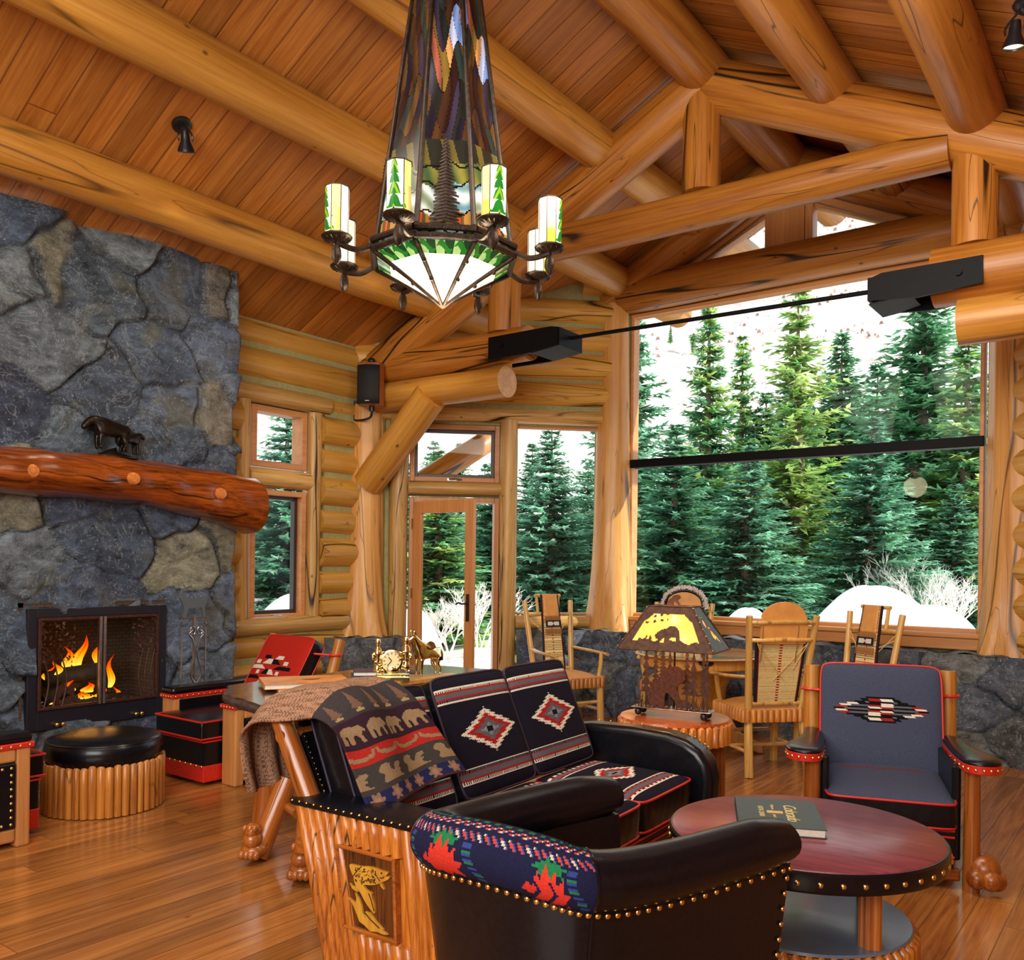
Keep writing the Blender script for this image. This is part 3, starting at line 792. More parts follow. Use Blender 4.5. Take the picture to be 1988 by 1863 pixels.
mt = NT('fire_brick'); bt = mt.n('ShaderNodeTexBrick', {'Vector': mt.coord(rot=(0, PI/2, PI/2)), 'Color1': (0.10, 0.06, 0.035, 1), 'Color2': (0.07, 0.045, 0.03, 1), 'Mortar': (0.02, 0.015, 0.012, 1), 'Scale': 9.0}); mt.set(base=bt.outputs[0], rough=0.9)
fpl(b.build('firebox', mt.mat, smooth=0))
STEELBLUE = plain('firebox_steel', (0.010, 0.010, 0.018, 1), 0.45)
b = MB()
for y0, y1, z0, z1 in ((2.735, 2.80, .29, 1.11), (3.675, 3.74, .29, 1.11), (2.80, 3.675, 1.05, 1.11), (2.80, 3.675, .29, .425)): b.bb(-6.12, -6.065, y0, y1, z0, z1)
fpl(b.build('surround', STEELBLUE, smooth=0, bevel=0.004))
RUST = plain('rusty_iron', (0.060, 0.022, 0.014, 1), 0.5, metal=0.3, nscale=40, namt=0.5)
def firedoor(y0, y1, flip):
    b = MB(); k = 0.022
    for a0, a1, c0, c1 in ((y0, y0+k, .425, 1.05), (y1-k, y1, .425, 1.05), (y0+k, y1-k, .425, .425+k), (y0+k, y1-k, 1.05-k, 1.05)): b.bb(-6.075, -6.05, a0, a1, c0, c1)
    d = fpl(b.build('fire_door', RUST, smooth=0, bevel=0.004))
    b = MB(); b.bb(-6.073, -6.068, y0+k, y1-k, .425+k, 1.05-k); fpl_child = b.build('pane', GLASS, d, smooth=0)
    b = MB(); yb = y1-.013 if not flip else y0+.013; b.cyl((-6.046, yb, .43), (-6.046, yb, 1.045), .011, n=10); b.build('pull_bar', WROUGHT, d)
    q = random.Random(5+flip); b = MB()
    ys = (lambda t: y0+k+t*0.20) if not flip else (lambda t: y1-k-t*0.16)
    for tr in range(3):
        t0 = 0.1+tr*0.3
        pts = [(-6.055, ys(t0), .44), (-6.055, ys(t0+0.15), .62), (-6.055, ys(t0-0.05), .80)]
        b.tube(catmull(pts, 4), [0.007-0.0004*i for i in range(9)], 6)
    for i in range(150):
        t, z = q.random()**1.2, .74+q.random()*.28
        if i > 110: z = .45+q.random()*.06; t = q.random()*2.0
        a = q.uniform(0, PI); s_ = q.uniform(.008, .016)
        c = Vector((-6.053+q.uniform(-.006, .006), ys(t*1.15), z)); dx = Vector((q.uniform(-.4, .4), math.cos(a), math.sin(a)))*s_; dy = Vector((q.uniform(-.4, .4), -math.sin(a), math.cos(a)))*s_*.5
        b.add([c-dx, c+dy, c+dx, c-dy], [(0, 1, 2, 3)])
    if not flip:
        b.prism(smoothpoly([(y0+.12, .45), (y0+.13, .56), (y0+.17, .60), (y0+.20, .57), (y0+.24, .60), (y0+.25, .52), (y0+.24, .45), (y0+.21, .52), (y0+.16, .52)], 3), -6.062, -6.056, M=Matrix(((0, 0, 1, 0), (1, 0, 0, 0), (0, 1, 0, 0), (0, 0, 0, 1))))
    tag(b.build('twig_ornament', RUST, d, smooth=0), kind='stuff')
firedoor(2.80, 3.236, 0); firedoor(3.24, 3.675, 1)
for y in (2.95, 3.52):
    b = MB(); b.cyl((-6.065, y-0.03, .325), (-6.04, y-0.03, .325), 0.012, n=10); b.ball((-6.03, y+0.01, .325), 0.016); b.ball((-6.035, y-0.03, .325), 0.016); fpl(b.build('damper_knob', BRASS))
# mantel: one big varnished log, hollowed beneath, sawn at the end
MANT = wood('mantel_log', L(186, 92, 28), L(44, 13, 4), axis='Y', crack=1.0, scale=1.6, rough=0.25, coat=0.6, knots=False, vary=0.1)
b = MB()
def mfn(u, v):
    y = 1.75+(4.415-1.75)*u; t = 2*PI*v
    top = 2.12+0.05*math.sin((y-1.9)*1.25); bot = 1.83+0.03*math.cos((y-2.9)*1.6)-0.15*max(0, (y-3.4)/1.05)**1.6
    zc, rz = (top+bot)/2, (top-bot)/2; rx = 0.20+0.015*math.sin(3*y)
    x = -5.99+rx*1.15*math.copysign(abs(math.cos(t))**0.8, math.cos(t)); z = zc+rz*math.copysign(abs(math.sin(t))**0.85, math.sin(t))
    x += 0.008*math.sin(9*y+3*t)+0.006*math.sin(23*y+2*t); z += 0.006*math.sin(13*y+4*t)
    return Vector((x, y, z))
b.grid(mfn, 70, 28, cv=True); b.f.append(tuple(range(27, -1, -1))); b.f.append(tuple(70*28+j for j in range(28))); b.mi += [0, 0]; b.col += [b.c]*2
mantel = fpl(b.build('mantel', MANT, smooth=50))
KNOT = plain('cut_knot', L(206, 122, 56), 0.35, nscale=40, namt=0.25)
for y, z in ((2.62, 2.0), (3.30, 2.01), (4.00, 1.955)):
    b = MB(); b.tube([(-5.80, y, z), (-5.755, y-0.01, z), (-5.745, y-0.01, z)], [0.052, 0.042, 0.03], 14); b.build('knot', KNOT, mantel)
# the fire on the grate
fire = thing('log_fire', 'burning log fire behind the glass doors of the stone fireplace', 'fire', (-6.32, 3.22, 0.30))
CHAR = plain('charred_wood', (0.016, 0.010, 0.008, 1), 0.8, nscale=25, namt=0.6, bump=0.8)
for p0, p1, r in (((0.02, -0.30, 0.10), (0.04, 0.30, 0.11), 0.055), ((-0.10, -0.28, 0.12), (-0.08, 0.28, 0.10), 0.06), ((-0.04, -0.24, 0.30), (0.02, 0.16, 0.34), 0.062), ((0.06, -0.30, 0.16), (-0.06, 0.02, 0.25), 0.045)):
    log('fire_log', p0, p1, r, r*.9, CHAR, fire, int(r*1000), 12, 0.06)
b = MB()
for y in (-0.28, -0.14, 0, 0.14, 0.28): b.cyl((-0.16, y, 0.045), (0.12, y, 0.045), 0.010, n=6)
for x in (-0.15, 0.11): b.cyl((x, -0.3, 0.04), (x, 0.3, 0.04), 0.012, n=6)
for x in (-0.15, 0.11):
    for y in (-0.28, 0.28): b.cyl((x, y, 0), (x, y, 0.05), 0.012, n=6)
b.build('grate', CHAR, fire)
def flame_mat():
    m = NT('flame'); a = m.n('ShaderNodeAttribute', attribute_name='pattern').outputs['Color']
    em = m.n('ShaderNodeEmission', {'Color': a, 'Strength': 1.7}); m.t.links.new(em.outputs[0], m.out.inputs[0]); return m.mat
FLAME = flame_mat(); q = random.Random(3)
def flame(c, h, r, lean):
    b = MB()
    ph = q.uniform(0, 6); h *= .72; r *= .72
    def fn(u, v):
        t = 2*PI*v; rr = r*math.sin(PI*min(1, (u*0.93+0.07))**0.7)*(1-0.45*u)
        return Vector(c)+Vector((rr*0.45*math.cos(t), rr*math.sin(t)+lean*u*u*h+0.02*math.sin(6*u+ph), h*u))
    def cf(u, v):
        k = u+0.15*math.sin(7*v*6.28+ph)*u
        return (1.0-.35*u, 0.55*max(0, 1-k*1.25)**1.6+0.07*max(0, 1-k)+0.015, 0.07*max(0, 1-2.6*k), 1)
    b.grid(fn, 14, 12, cv=True, colfn=cf)
    b.build('flame', FLAME, fire, smooth=180, colors=True)
for c, h, r, l in (((0.03, -0.10, .20), .12, .07, .3), ((0.02, 0.06, .18), .10, .08, -.2), ((-0.02, -0.22, .28), .16, .05, .3), ((-0.06, 0.02, .36), .32, .07, .25), ((-0.06, -0.05, .36), .22, .06, -.2), ((0.03, 0.20, .20), .34, .045, .15),
                   ((0.05, 0.0, .14), .08, .09, .2), ((-0.05, 0.30, .10), .13, .035, 0), ((0.06, -0.26, .13), .07, .05, .4), ((0.0, 0.12, .36), .26, .05, .2), ((0.03, -0.18, .33), .15, .04, -.1), ((0.05, 0.13, .13), .10, .06, .3)):
    flame(c, h, r, l)
l_ = lamp('fire_glow', 'POINT', (-6.25, 3.2, 0.62), 2.5, (1.0, 0.45, 0.12), shadow_soft_size=0.25)
# tool set
ts = thing('fireplace_tool_set', 'wrought iron fireplace tool stand topped by an elk on the stone', 'fireplace tools', (-5.86, 3.84, 0))
b = MB(); b.cyl((0, 0, 0), (0, 0, 1.03), 0.011, n=8); b.tube([(-.0, -0.12, 1.02), (0, 0.12, 1.02)], 0.008, 8); b.lathe([(0.11, 0), (0.11, 0.015), (0.02, 0.03)], 20); b.build('stand', WROUGHT, ts)
for y in (-0.10, 0.10):
    s_ = 1 if y > 0 else -1
    b = MB(); b.tube([(0.0, y, 0.95), (0.0, y, 0.20)], 0.006, 6); b.tube([(0, y, .95), (0.02, y, 0.97), (0, y, 0.99), (-0.02, y, .97)], 0.005, 6, closed=True); b.bb(-0.02, 0.02, y-0.035, y+0.035, 0.10, 0.20); b.build('fire_tool', WROUGHT, ts)
    b = MB(); b.tube(catmull([(0.03, s_*0.03, 0.93), (0.03, s_*0.06, 0.90), (0.03, s_*0.03, 0.86), (0.03, s_*0.012, 0.75), (0.03, s_*0.045, 0.62), (0.03, s_*0.02, 0.55), (0.03, -s_*0.05, 0.48), (0.03, -s_*0.09, 0.42)], 5), 0.008, 8)
    b.tube([(0.03, s_*0.03+0.022*math.cos(t), 0.925+0.03*math.sin(t)) for t in np.linspace(0, 2*PI, 12, endpoint=False)], 0.006, 6, closed=True); b.build('tong_arm', WROUGHT, ts)
elk = smoothpoly([(-.10, 0), (-.09, .05), (-.10, .10), (-.13, .14), (-.155, .135), (-.16, .15), (-.13, .165), (-.11, .175), (-.05, .14), (.03, .14), (.09, .145), (.10, .11), (.085, .06), (.09, 0), (.07, 0), (.06, .06), (.0, .065), (-.05, .06), (-.07, 0)], 3)
Myz = Matrix(((0, 0, 1, 0), (1, 0, 0, 0), (0, 1, 0, 1.03), (0, 0, 0, 1)))
b = MB(); b.prism(elk, -0.008, 0.008, M=Myz)
for k in (0, 1): b.tube(catmull([(0.005*(k*2-1), -.12, 1.20), (0.01, -.09-k*.01, 1.235), (0.01, -.03, 1.25+k*.01)]), 0.004, 6); b.tube([(0.01, -.08, 1.24), (0.01, -.10, 1.27)], 0.003, 5)
b.build('elk_finial', plain('patina_iron', L(96, 108, 116), 0.5, metal=0.4), ts)

# ------------------------------------------------------------------ animals in bronze and brass (one continuous skin each)
def skin(name, nodes, edges, mat, parent=None, loc=(0, 0, 0), rot=(0, 0, 0), scale=1.0, sub=2):
    me = bpy.data.meshes.new(name)
    me.from_pydata([tuple(Vector(n[:3])*scale) for n in nodes], edges, [])
    me.materials.append(mat)
    o = bpy.data.objects.new(name, me); COL.objects.link(o)
    sk = o.modifiers.new('skin', 'SKIN'); sk.use_smooth_shade = True
    for v, n in zip(me.skin_vertices[0].data, nodes):
        r = n[3]*scale; v.radius = (r, r)
    me.skin_vertices[0].data[0].use_root = True
    s2 = o.modifiers.new('sub', 'SUBSURF'); s2.levels = sub; s2.render_levels = sub
    o.location = loc; o.rotation_euler = rot
    if parent is not None: o.parent = parent
    return o
def quadruped(hd, neck, back_h, leg_h, ln, rb, rl, hump=0.0, tail=0.5, spread=0.09, hk=1.0):
    """x forward; returns nodes and edges"""
    H = leg_h
    N = [(-ln*.32, 0, H+rb*.9, rb*1.0), (0, 0, H+rb*.75, rb*.95), (ln*.30, 0, H+rb*.95+hump, rb*1.05)]
    E = [(0, 1), (1, 2)]
    i = len(N); N += [(ln*.30+neck[0]*.5, 0, H+rb+hump+neck[1]*.55, rb*.62*hk), (ln*.30+neck[0], 0, H+rb+hump+neck[1], rb*.45*hk), (ln*.30+neck[0]+hd[0]*.55, 0, H+rb+hump+neck[1]+hd[1]*.5, rb*.36*hk), (ln*.30+neck[0]+hd[0], 0, H+rb+hump+neck[1]+hd[1], rb*.26*hk)]
    E += [(2, i), (i, i+1), (i+1, i+2), (i+2, i+3)]
    for s_ in (-1, 1):
        i = len(N); N += [(ln*.31, s_*spread, H*.95, rb*.42), (ln*.33, s_*spread, H*.52, rl*1.15), (ln*.32, s_*spread, H*.12, rl*.8), (ln*.35, s_*spread, 0.012, rl*1.0)]
        E += [(2, i), (i, i+1), (i+1, i+2), (i+2, i+3)]
        i = len(N); N += [(-ln*.34, s_*spread, H*1.0, rb*.52), (-ln*.30, s_*spread, H*.62, rl*1.4), (-ln*.43, s_*spread, H*.38, rl*1.0), (-ln*.41, s_*spread, H*.10, rl*.8), (-ln*.38, s_*spread, 0.012, rl*1.0)]
        E += [(0, i), (i, i+1), (i+1, i+2), (i+2, i+3), (i+3, i+4)]
    i = len(N); N += [(-ln*.50, 0, H+rb*1.2, rl*.8), (-ln*.58, 0, H+rb*(1.2-tail*1.2), rl*1.1), (-ln*.60, 0, H+rb*(1.0-tail*2.4), rl*.7)]
    E += [(0, i), (i, i+1), (i+1, i+2)]
    return N, E
# bull and calf bronze on the mantel (one cast group)
bz = thing('bronze_sculpture', 'dark bronze bull and calf sculpture on the mantel log', 'sculpture', (-5.97, 3.28, 2.165))
b = MB(); b.grid(lambda u, v: Vector((0.075*(1 if v else 0)*math.cos(2*PI*u) if False else 0.08*v*math.cos(2*PI*u), 0.155*v*math.sin(2*PI*u), 0.062*(1-v**2)*(1+0.3*math.sin(5*PI*u))*(0.65+0.35*math.cos(PI*u*2+2))+0.006)), 24, 6, cu=True)
b.lathe([(1, 0), (1, 0.008)], 24, lobes=lambda t, z: 0.08*0.155/math.hypot(0.155*math.cos(t), 0.08*math.sin(t))); b.build('base', BRONZE, bz)
N, E = quadruped((.085, -.10), (.09, .02), 0, .15, .34, .085, .022, 0.02, 0.4, .038, 1.3)
skin('bull', N, E, BRONZE, bz, (0.0, -0.05, 0.045), (0, 0, -PI/2), 0.72)
N, E = quadruped((.06, -.04), (.055, .04), 0, .12, .22, .05, .014, 0, 0.5, .026, 1.3)
skin('calf', N, E, BRONZE, bz, (0.02, 0.085, 0.03), (0, 0, PI-PI/2+0.2), 0.72)
b = MB()
for s_ in (-1, 1): b.tube(catmull([(s_*.012, -0.185, .20), (s_*.035, -0.20, .215), (s_*.04, -0.215, .24)]), [.006, .006, .005, .005, .005, .004, .004, .004, .003, .003, .002, .002, .002], 6)
b.build('horns', BRONZE, bz)

# ------------------------------------------------------------------ woven patterns
WOOL = vcol_mat('woven_wool', 0.92, 220, 0.35, 0.15, bump=0.5)
NAVYPIPE = plain('navy_piping', L(40, 26, 44), 0.6)
def stripe_band(d, u, base, W=L(226, 218, 200), G=L(96, 98, 106), R=L(168, 34, 34)):
    """d in 0..1 across a woven band"""
    if d < .08: return W
    if d < .22: return W if int(u*95) % 2 else base
    if d < .34: return R
    if d < .60: return G
    if d < .70: return R
    if d < .84: return base if int(u*95) % 2 else G
    if d < .94: return W
    return base
NAVY = L(22, 18, 34)
def lodge_pat(u, v, diamond=True):
    for c in (.175, .83):
        d = (v-c)/.135+.5
        if 0 <= d < 1: return stripe_band(1-d if c > .5 else d, u, NAVY)
    if diamond:
        ax, ay = abs(u-.5)/.34, abs(v-.5)/.15
        r = ax+ay*0.9+0.16*(((ay*4.0) % 1)-.5)+0.05*(((ax*7) % 1)-.5)
        if ax < .13 and ay < .13: return NAVY
        if r < .30: return L(140, 142, 150)
        if r < .55: return L(96, 98, 106)
        if r < .84: return L(168, 34, 34)
        if r < 1.06: return L(232, 224, 206)
    return NAVY
DIAM = [(-6, .12, 'k', 'k'), (-5, .16, 'w', 'r'), (-4, .22, 'k', 'k'), (-3, .28, 'k', 'w'), (-2, .34, 'r', 'w'), (-1, .37, 'w', 'r'), (0, .39, 'k', 'k'), (1, .37, 'r', 'w'), (2, .34, 'w', 'r'), (3, .28, 'w', 'k'), (4, .22, 'k', 'k'), (5, .16, 'r', 'w'), (6, .12, 'k', 'k')]
CC = {'k': L(14, 14, 18), 'w': L(228, 222, 206), 'r': L(160, 40, 34), 'g': L(96, 98, 108)}
def blue_pat(u, v, cx=.5, cy=.40, hh=.0175):
    base = L(70, 76, 98)
    for k, hw, a, c in DIAM:
        d = (v-cy)/hh-k
        if -.5 <= d < .5:
            x = u-cx+ (0.018*d)
            if abs(x) < hw:
                if abs(x) > hw-.09 or abs(k) >= 5: return (CC['k'] if abs(x) > hw-.06 and abs(k) == 5 else (CC[a] if x < 0 else CC[c]))
                if abs(x) < .10: return CC[c] if x < 0 else CC[a]
                return CC['k'] if k % 2 else CC['g']
    return base
def red_pat(u, v):
    base = L(186, 40, 28)
    q = v-.46; x = u-.42
    row = math.floor(q/.078)
    if -4 <= row <= 2:
        f = (q/.078) % 1
        hw = (.36, .30, .42, .24, .42, .34, .20)[row+4]
        if abs(x) < hw:
            tri = abs(x)/hw
            if row in (-4, -2, 0, 2) and f < .72 and tri > .35*f+.2: return CC['w'] if (x < 0) == (row % 4 == 0) else CC['k']
            if row in (-3, -1, 1) and tri < .55-(.3*f): return CC['k'] if (x < 0) == (row == -1) else CC['w']
            if row in (-1, 1) and tri > .72 and f < .6: return CC['w']
    return base
def cushion(name, parent, M, w, d, h, colfn, puff=0.025, nu=70, nv=70, top=None, side=None, pipe=None, label=None, tuft=0.0):
    """flat upholstered cushion lying in local xy, patterned face towards +z"""
    def ed(t): return 1-abs(2*t-1)**6
    def pos(u, v):
        x, y = 2*u-1, 2*v-1
        rc = 1-0.05*(abs(x)**8*abs(y)**8)
        z = h/2+puff*(1-abs(x)**4)*(1-abs(y)**4)-0.012*max(abs(x), abs(y))**14
        z += tuft*math.sin(11*x)*math.sin(7*y+2*x)
        return Vector((w/2*x*rc, d/2*y*rc, z))
    b = MB(); b.grid(pos, nu, nv, colfn=colfn)
    o = b.build(name, top or WOOL, parent, smooth=180, colors=True); o.matrix_local = M
    if label: o['label'] = label
    loop = [(i/20, 0) for i in range(20)]+[(1, i/20) for i in range(20)]+[(1-i/20, 1) for i in range(20)]+[(0, 1-i/20) for i in range(20)]
    b = MB(); n = len(loop); vs = []; prof = [(1.0, 0), (1.02, -.12), (1.035, -.45), (1.02, -.85), (1.0, -1)]
    for k, (sc, zz) in enumerate(prof):
        for i, (u, v) in enumerate(loop):
            p = pos(u, v); wr = 1+0.006*math.sin(i*2.3+k*1.7)
            vs.append(Vector((p.x*(1+(sc-1)*0.06/max(w, .01)*4)*wr, p.y*(1+(sc-1)*0.06/max(d, .01)*4)*wr, p.z+zz*(h-0.012))))
    fs = [(k*n+i, (k+1)*n+i, (k+1)*n+(i+1) % n, k*n+(i+1) % n) for k in range(len(prof)-1) for i in range(n)]
    fs.append(tuple((len(prof)-1)*n+i for i in range(n-1, -1, -1)))
    b.add(vs, [f[::-1] for f in fs]); b.build('casing', side or BLACKLEATHER, o, smooth=50)
    b = MB(); b.tube([pos(u, v)*1.004 for u, v in loop], 0.006, 6, closed=True)
    b.tube([Vector((pos(u, v).x*1.004, pos(u, v).y*1.004, pos(u, v).z-h+0.02)) for u, v in loop], 0.006, 6, closed=True)
    b.build('piping', pipe or REDPIPE, o, smooth=180)
    return o
def RM(loc, ex, ez):
    """matrix whose local x = ex and local z = ez"""
    ex = Vector(ex).normalized(); ez = Vector(ez); ez = (ez-ex*ez.dot(ex)).normalized(); ey = ez.cross(ex)
    m = Matrix((ex, ey, ez)).transposed().to_4x4(); m.translation = Vector(loc); return m
def flutes(b, x0, x1, zfun, y, r, seed=0, lean=None):
    """a row of half-round poles standing side by side along x at depth y"""
    q = random.Random(seed); x = x0
    while x < x1-r*0.5:
        rr = r*q.uniform(0.85, 1.12); xc = x+rr
        zb, zt = zfun(xc)
        for k in range(len(zb) if isinstance(zb, list) else 1):
            a, c = (zb[k], zt[k]) if isinstance(zb, list) else (zb, zt)
            l0 = lean(xc, a) if lean else 0; l1 = lean(xc, c) if lean else 0
            b.tube([(xc+l0, y, a), (xc+(l0+l1)/2+q.uniform(-.002, .002), y-0.001, (a+c)/2), (xc+l1, y, c-0.004), (xc+l1, y+rr*.4, c)], [rr, rr*q.uniform(.95, 1.05), rr, rr*.7], 8)
        x += 2*rr*0.97

# ------------------------------------------------------------------ sofa: local x = depth (back to front), y = length (near to far)
sofa = thing('sofa', 'black leather lodge sofa with striped diamond cushions and a carved trout end panel', 'sofa', (-2.542, 2.081, 0), rad(3))
LEN = 1.98
def lean(x, z): return (0.165*(1-(z-.05)/.55))*(1-x/1.0)
OAKF = wood('fluted_oak', L(228, 142, 52), L(146, 72, 20), crack=0.7, scale=3.0, rough=0.3, coat=0.4)
b = MB()
def zf(x):
    if .215 < x < .485: return [0.05, .475], [.185, .574]
    return [.05], [.574]
flutes(b, 0.0, 0.84, zf, 0.012, 0.024, 3, lean)
b.prism([(0.02, .574), (.165, .05), (.85, .05), (.85, .574)], -0.10, -0.012, M=Matrix(((1, 0, 0, 0), (0, 0, -1, 0), (0, 1, 0, 0), (0, 0, 0, 1))))
endp = b.build('end_panel', OAKF, sofa, smooth=50); endp['label'] = 'fluted oak end panel'
FR = [(0.225, .475), (0.50, .475), (0.515, .195), (0.265, .195)]   # carved panel corners TL TR BR BL (x,z)
def fr(u, v):
    a = Vector(FR[0]).lerp(Vector(FR[1]), u); c = Vector(FR[3]).lerp(Vector(FR[2]), u); return a.lerp(c, v)
MXZ = Matrix(((1, 0, 0, 0), (0, 0, -1, 0), (0, 1, 0, 0), (0, 0, 0, 1)))   # polygon xz, extrude towards -y
b = MB()
for q4 in (((0, 0), (1, 0), (.95, .045), (.05, .045)), ((0, 1), (1, 1), (.95, .955), (.05, .955)), ((0, 0), (.05, .045), (.05, .955), (0, 1)), ((1, 0), (.95, .045), (.95, .955), (1, 1))):
    b.prism([tuple(fr(*p)) for p in q4], -0.012, 0.016, M=MXZ)
b.build('panel_frame', OAKX, endp, smooth=0, bevel=0.003)
DARKCARV = wood('carved_ground', L(120, 66, 22), L(36, 20, 14), crack=0.9, scale=4.0, rough=0.4, knots=False)
b = MB(); b.prism([tuple(fr(*p)) for p in ((.03, .03), (.97, .03), (.97, .97), (.03, .97))], -0.012, 0.002, M=MXZ)
b.build('carved_ground', DARKCARV, endp, smooth=0)
def fc(x, y):
    u = (x-148)/925; t = 10+(x-130)*.154; bt = 1270+(x-165)*.292
    return tuple(fr(min(1, max(0, .04+u*.92)), .04+.92*(y-t)/(bt-t)))
TROUT = wood('trout_wood', L(232, 176, 62), L(196, 132, 40), crack=0, knots=False, scale=4, rough=0.35)
b = MB()
body = [(330, 285), (430, 288), (540, 300), (640, 290), (760, 300), (880, 335), (985, 365), (940, 430), (1010, 430), (985, 480), (900, 530), (860, 540), (800, 580), (700, 605), (560, 612), (600, 690), (690, 740), (690, 790), (720, 950), (725, 1085), (640, 1000), (560, 880), (500, 760), (430, 660), (390, 560), (385, 480), (350, 400)]
b.prism([fc(*p) for p in smoothpoly(body, 3)], 0.0, 0.011, M=MXZ)
b.prism([fc(*p) for p in smoothpoly([(830, 560), (860, 545), (890, 610), (905, 670), (850, 620)], 3)], 0.0, 0.009, M=MXZ)
b.prism([fc(*p) for p in [(200, 795), (290, 860), (385, 925), (405, 840), (385, 745), (450, 850), (490, 960), (505, 1100), (560, 1180), (550, 1060), (640, 1080), (720, 1200), (865, 1362), (790, 1320), (935, 1445), (850, 1440), (760, 1400), (620, 1390), (520, 1290), (430, 1230), (390, 1110), (330, 960), (290, 890)]], 0.0, 0.009, M=MXZ)
b.prism([fc(*p) for p in [(300, 600), (340, 640), (420, 650), (440, 740), (380, 720), (330, 680)]], 0.0, 0.008, M=MXZ)
b.build('trout_relief', TROUT, endp, smooth=30)
b = MB(); q = random.Random(4); spots = []
for i in range(70):
    x, y = q.uniform(420, 780), q.uniform(320, 570)
    if pip(body, x, y) and pip(body, x+14, y+10): spots.append((x, y, q.uniform(7, 12)))
spots += [(880, 380, 14)]
for x, y, r in spots: b.prism([fc(x+r*math.cos(t), y+r*1.2*math.sin(t)) for t in np.linspace(0, 2*PI, 6, endpoint=False)], 0.009, 0.0125, M=MXZ)
for pts in ([(775, 350), (790, 430), (850, 520)], [(520, 600), (600, 530), (770, 505)], [(390, 470), (450, 390), (540, 300)], [(850, 465), (905, 460), (920, 430)], [(640, 740), (680, 860), (720, 1040)], [(560, 1080), (640, 1180), (800, 1330)]):
    pp = [Vector((fc(*p)[0], -0.0115, fc(*p)[1])) for p in pts]; b.tube(catmull(pp, 4), 0.0018, 5)
b.build('trout_markings', plain('dark_stain', (0.03, 0.015, 0.006, 1), 0.5), endp, smooth=0)
# near arm: flat leather top with brass nails
b = MB()
b.grid(lambda u, v: Vector((0.0+0.72*u+(-0.012 if v < .5 else 0), -0.012+0.20*v, 0.592+0.016*(1-(2*v-1)**4)*(1-(2*u-1)**8))), 20, 10)
b.prism([(0.0, .575), (0.72, .575), (0.72, .592), (0.0, .592)], -0.188, 0.012, M=MXZ)
b.prism([(0.10, .10), (0.72, .10), (0.74, .58), (0.02, .58)], -0.19, -0.11, M=MXZ)
arm1 = b.build('arm', BLACKLEATHER, sofa, smooth=60)
nails('brass_nail', [((0.012+0.0365*i, -0.016, 0.592), (0, -0.35, 1)) for i in range(20)]+[((0.0, 0.02+0.04*i, 0.592), (-.4, 0, 1)) for i in range(4)], 0.0055, arm1)
# far arm: rolled slab
prof = [(0.05, .12), (0.05, .60), (0.20, .625), (0.45, .632), (0.64, .625), (0.74, .60), (0.81, .56), (0.855, .50), (0.875, .42), (0.86, .12)]
b = MB(); b.prism(prof, -LEN, -(LEN-0.15), M=MXZ)
arm2 = b.build('arm', BLACKLEATHER, sofa, smooth=40, bevel=0.035, bseg=4)
pts = catmull([(x, LEN-0.03, z-.004) for x, z in prof[2:7]], 6)
nails('brass_nail', [(p+Vector((0.004, 0, 0.006)), (0.3, 0.1, 1)) for p in pts[::2]], 0.006, arm2)
b = MB(); b.bb(0.16, 0.80, 0.14, LEN-0.12, 0.10, 0.29); base = b.build('seat_base', BLACKLEATHER, sofa, smooth=0, bevel=0.02)
b = MB()
for z in (0.285, 0.25): b.tube([(0.803, 0.15, z), (0.803, LEN-0.13, z)], 0.006, 6)
b.build('piping', REDPIPE, base, smooth=180)
nails('nail_trim', [((0.803, 0.16+0.03*i, 0.125), (1, 0, 0)) for i in range(56)], 0.006, base)
b = MB()
flutes(b, 0.16, LEN-0.14, lambda x: ([0.02], [0.11]), -0.80, 0.016, 6)
o = b.build('plinth', OAKF, sofa, smooth=50); o.matrix_local = Matrix(((0, -1, 0, 0.0), (1, 0, 0, 0), (0, 0, 1, 0), (0, 0, 0, 1)))
for i in range(3):
    y = 0.112+0.545*i+0.272
    # seat: stripes run along the sofa; local x = sofa length, local y = depth
    M = RM((0.54, y, 0.385), (0, 1, 0), (0.02, 0, 1))
    cushion('seat_cushion', sofa, M, 0.54, 0.56, 0.15, lambda u, v: lodge_pat(u, 1-v), 0.022, 60, 70)
    M = RM((0.135-(.03 if i == 0 else 0), y, 0.70-(.02 if i == 0 else 0)), (0, 1, 0), (1.0, 0, 0.44))
    cushion('back_cushion', sofa, M, 0.54, 0.52, 0.13, lambda u, v: lodge_pat(u, v), 0.02, 100, 130, pipe=NAVYPIPE)
for y in (0.055, 0.655, 1.20, LEN-0.2):
    o = log('post', (0.075, y, 0.50), (-0.145, y, 0.875 if y < .2 else 0.90), 0.044 if y < .2 else .034, 0.040 if y < .2 else .032, OAK, sofa, int(y*100), 14, 0.03)
b = MB(); b.tube([(-0.10, 0.02, 0.80), (-0.10, LEN-.0, 0.80)], 0.025, 12); b.tube([(0.02, 0.02, 0.42), (0.02, LEN-.0, 0.42)], 0.03, 12); b.build('back_rail', OAKY, sofa)
b = MB(); b.box((-0.02, LEN/2, 0.64), (0.02, LEN-0.24, 0.44), R=Euler((0, -0.42, 0)).to_matrix()); bp = b.build('back_panel', BLACKLEATHER, sofa, bevel=0.008)
b = MB(); b.add([(-0.125, .10, .80), (-0.085, .10, .82), (0.085, .10, .52), (0.045, .10, .50), (-0.125, .17, .80), (-0.085, .17, .82), (0.085, .17, .52), (0.045, .17, .50)], [(0, 1, 2, 3)[::-1], (4, 5, 6, 7), (0, 1, 5, 4), (1, 2, 6, 5), (2, 3, 7, 6), (3, 0, 4, 7)])
wing = b.build('back_edge', BLACKLEATHER, sofa, smooth=0, bevel=0.01)
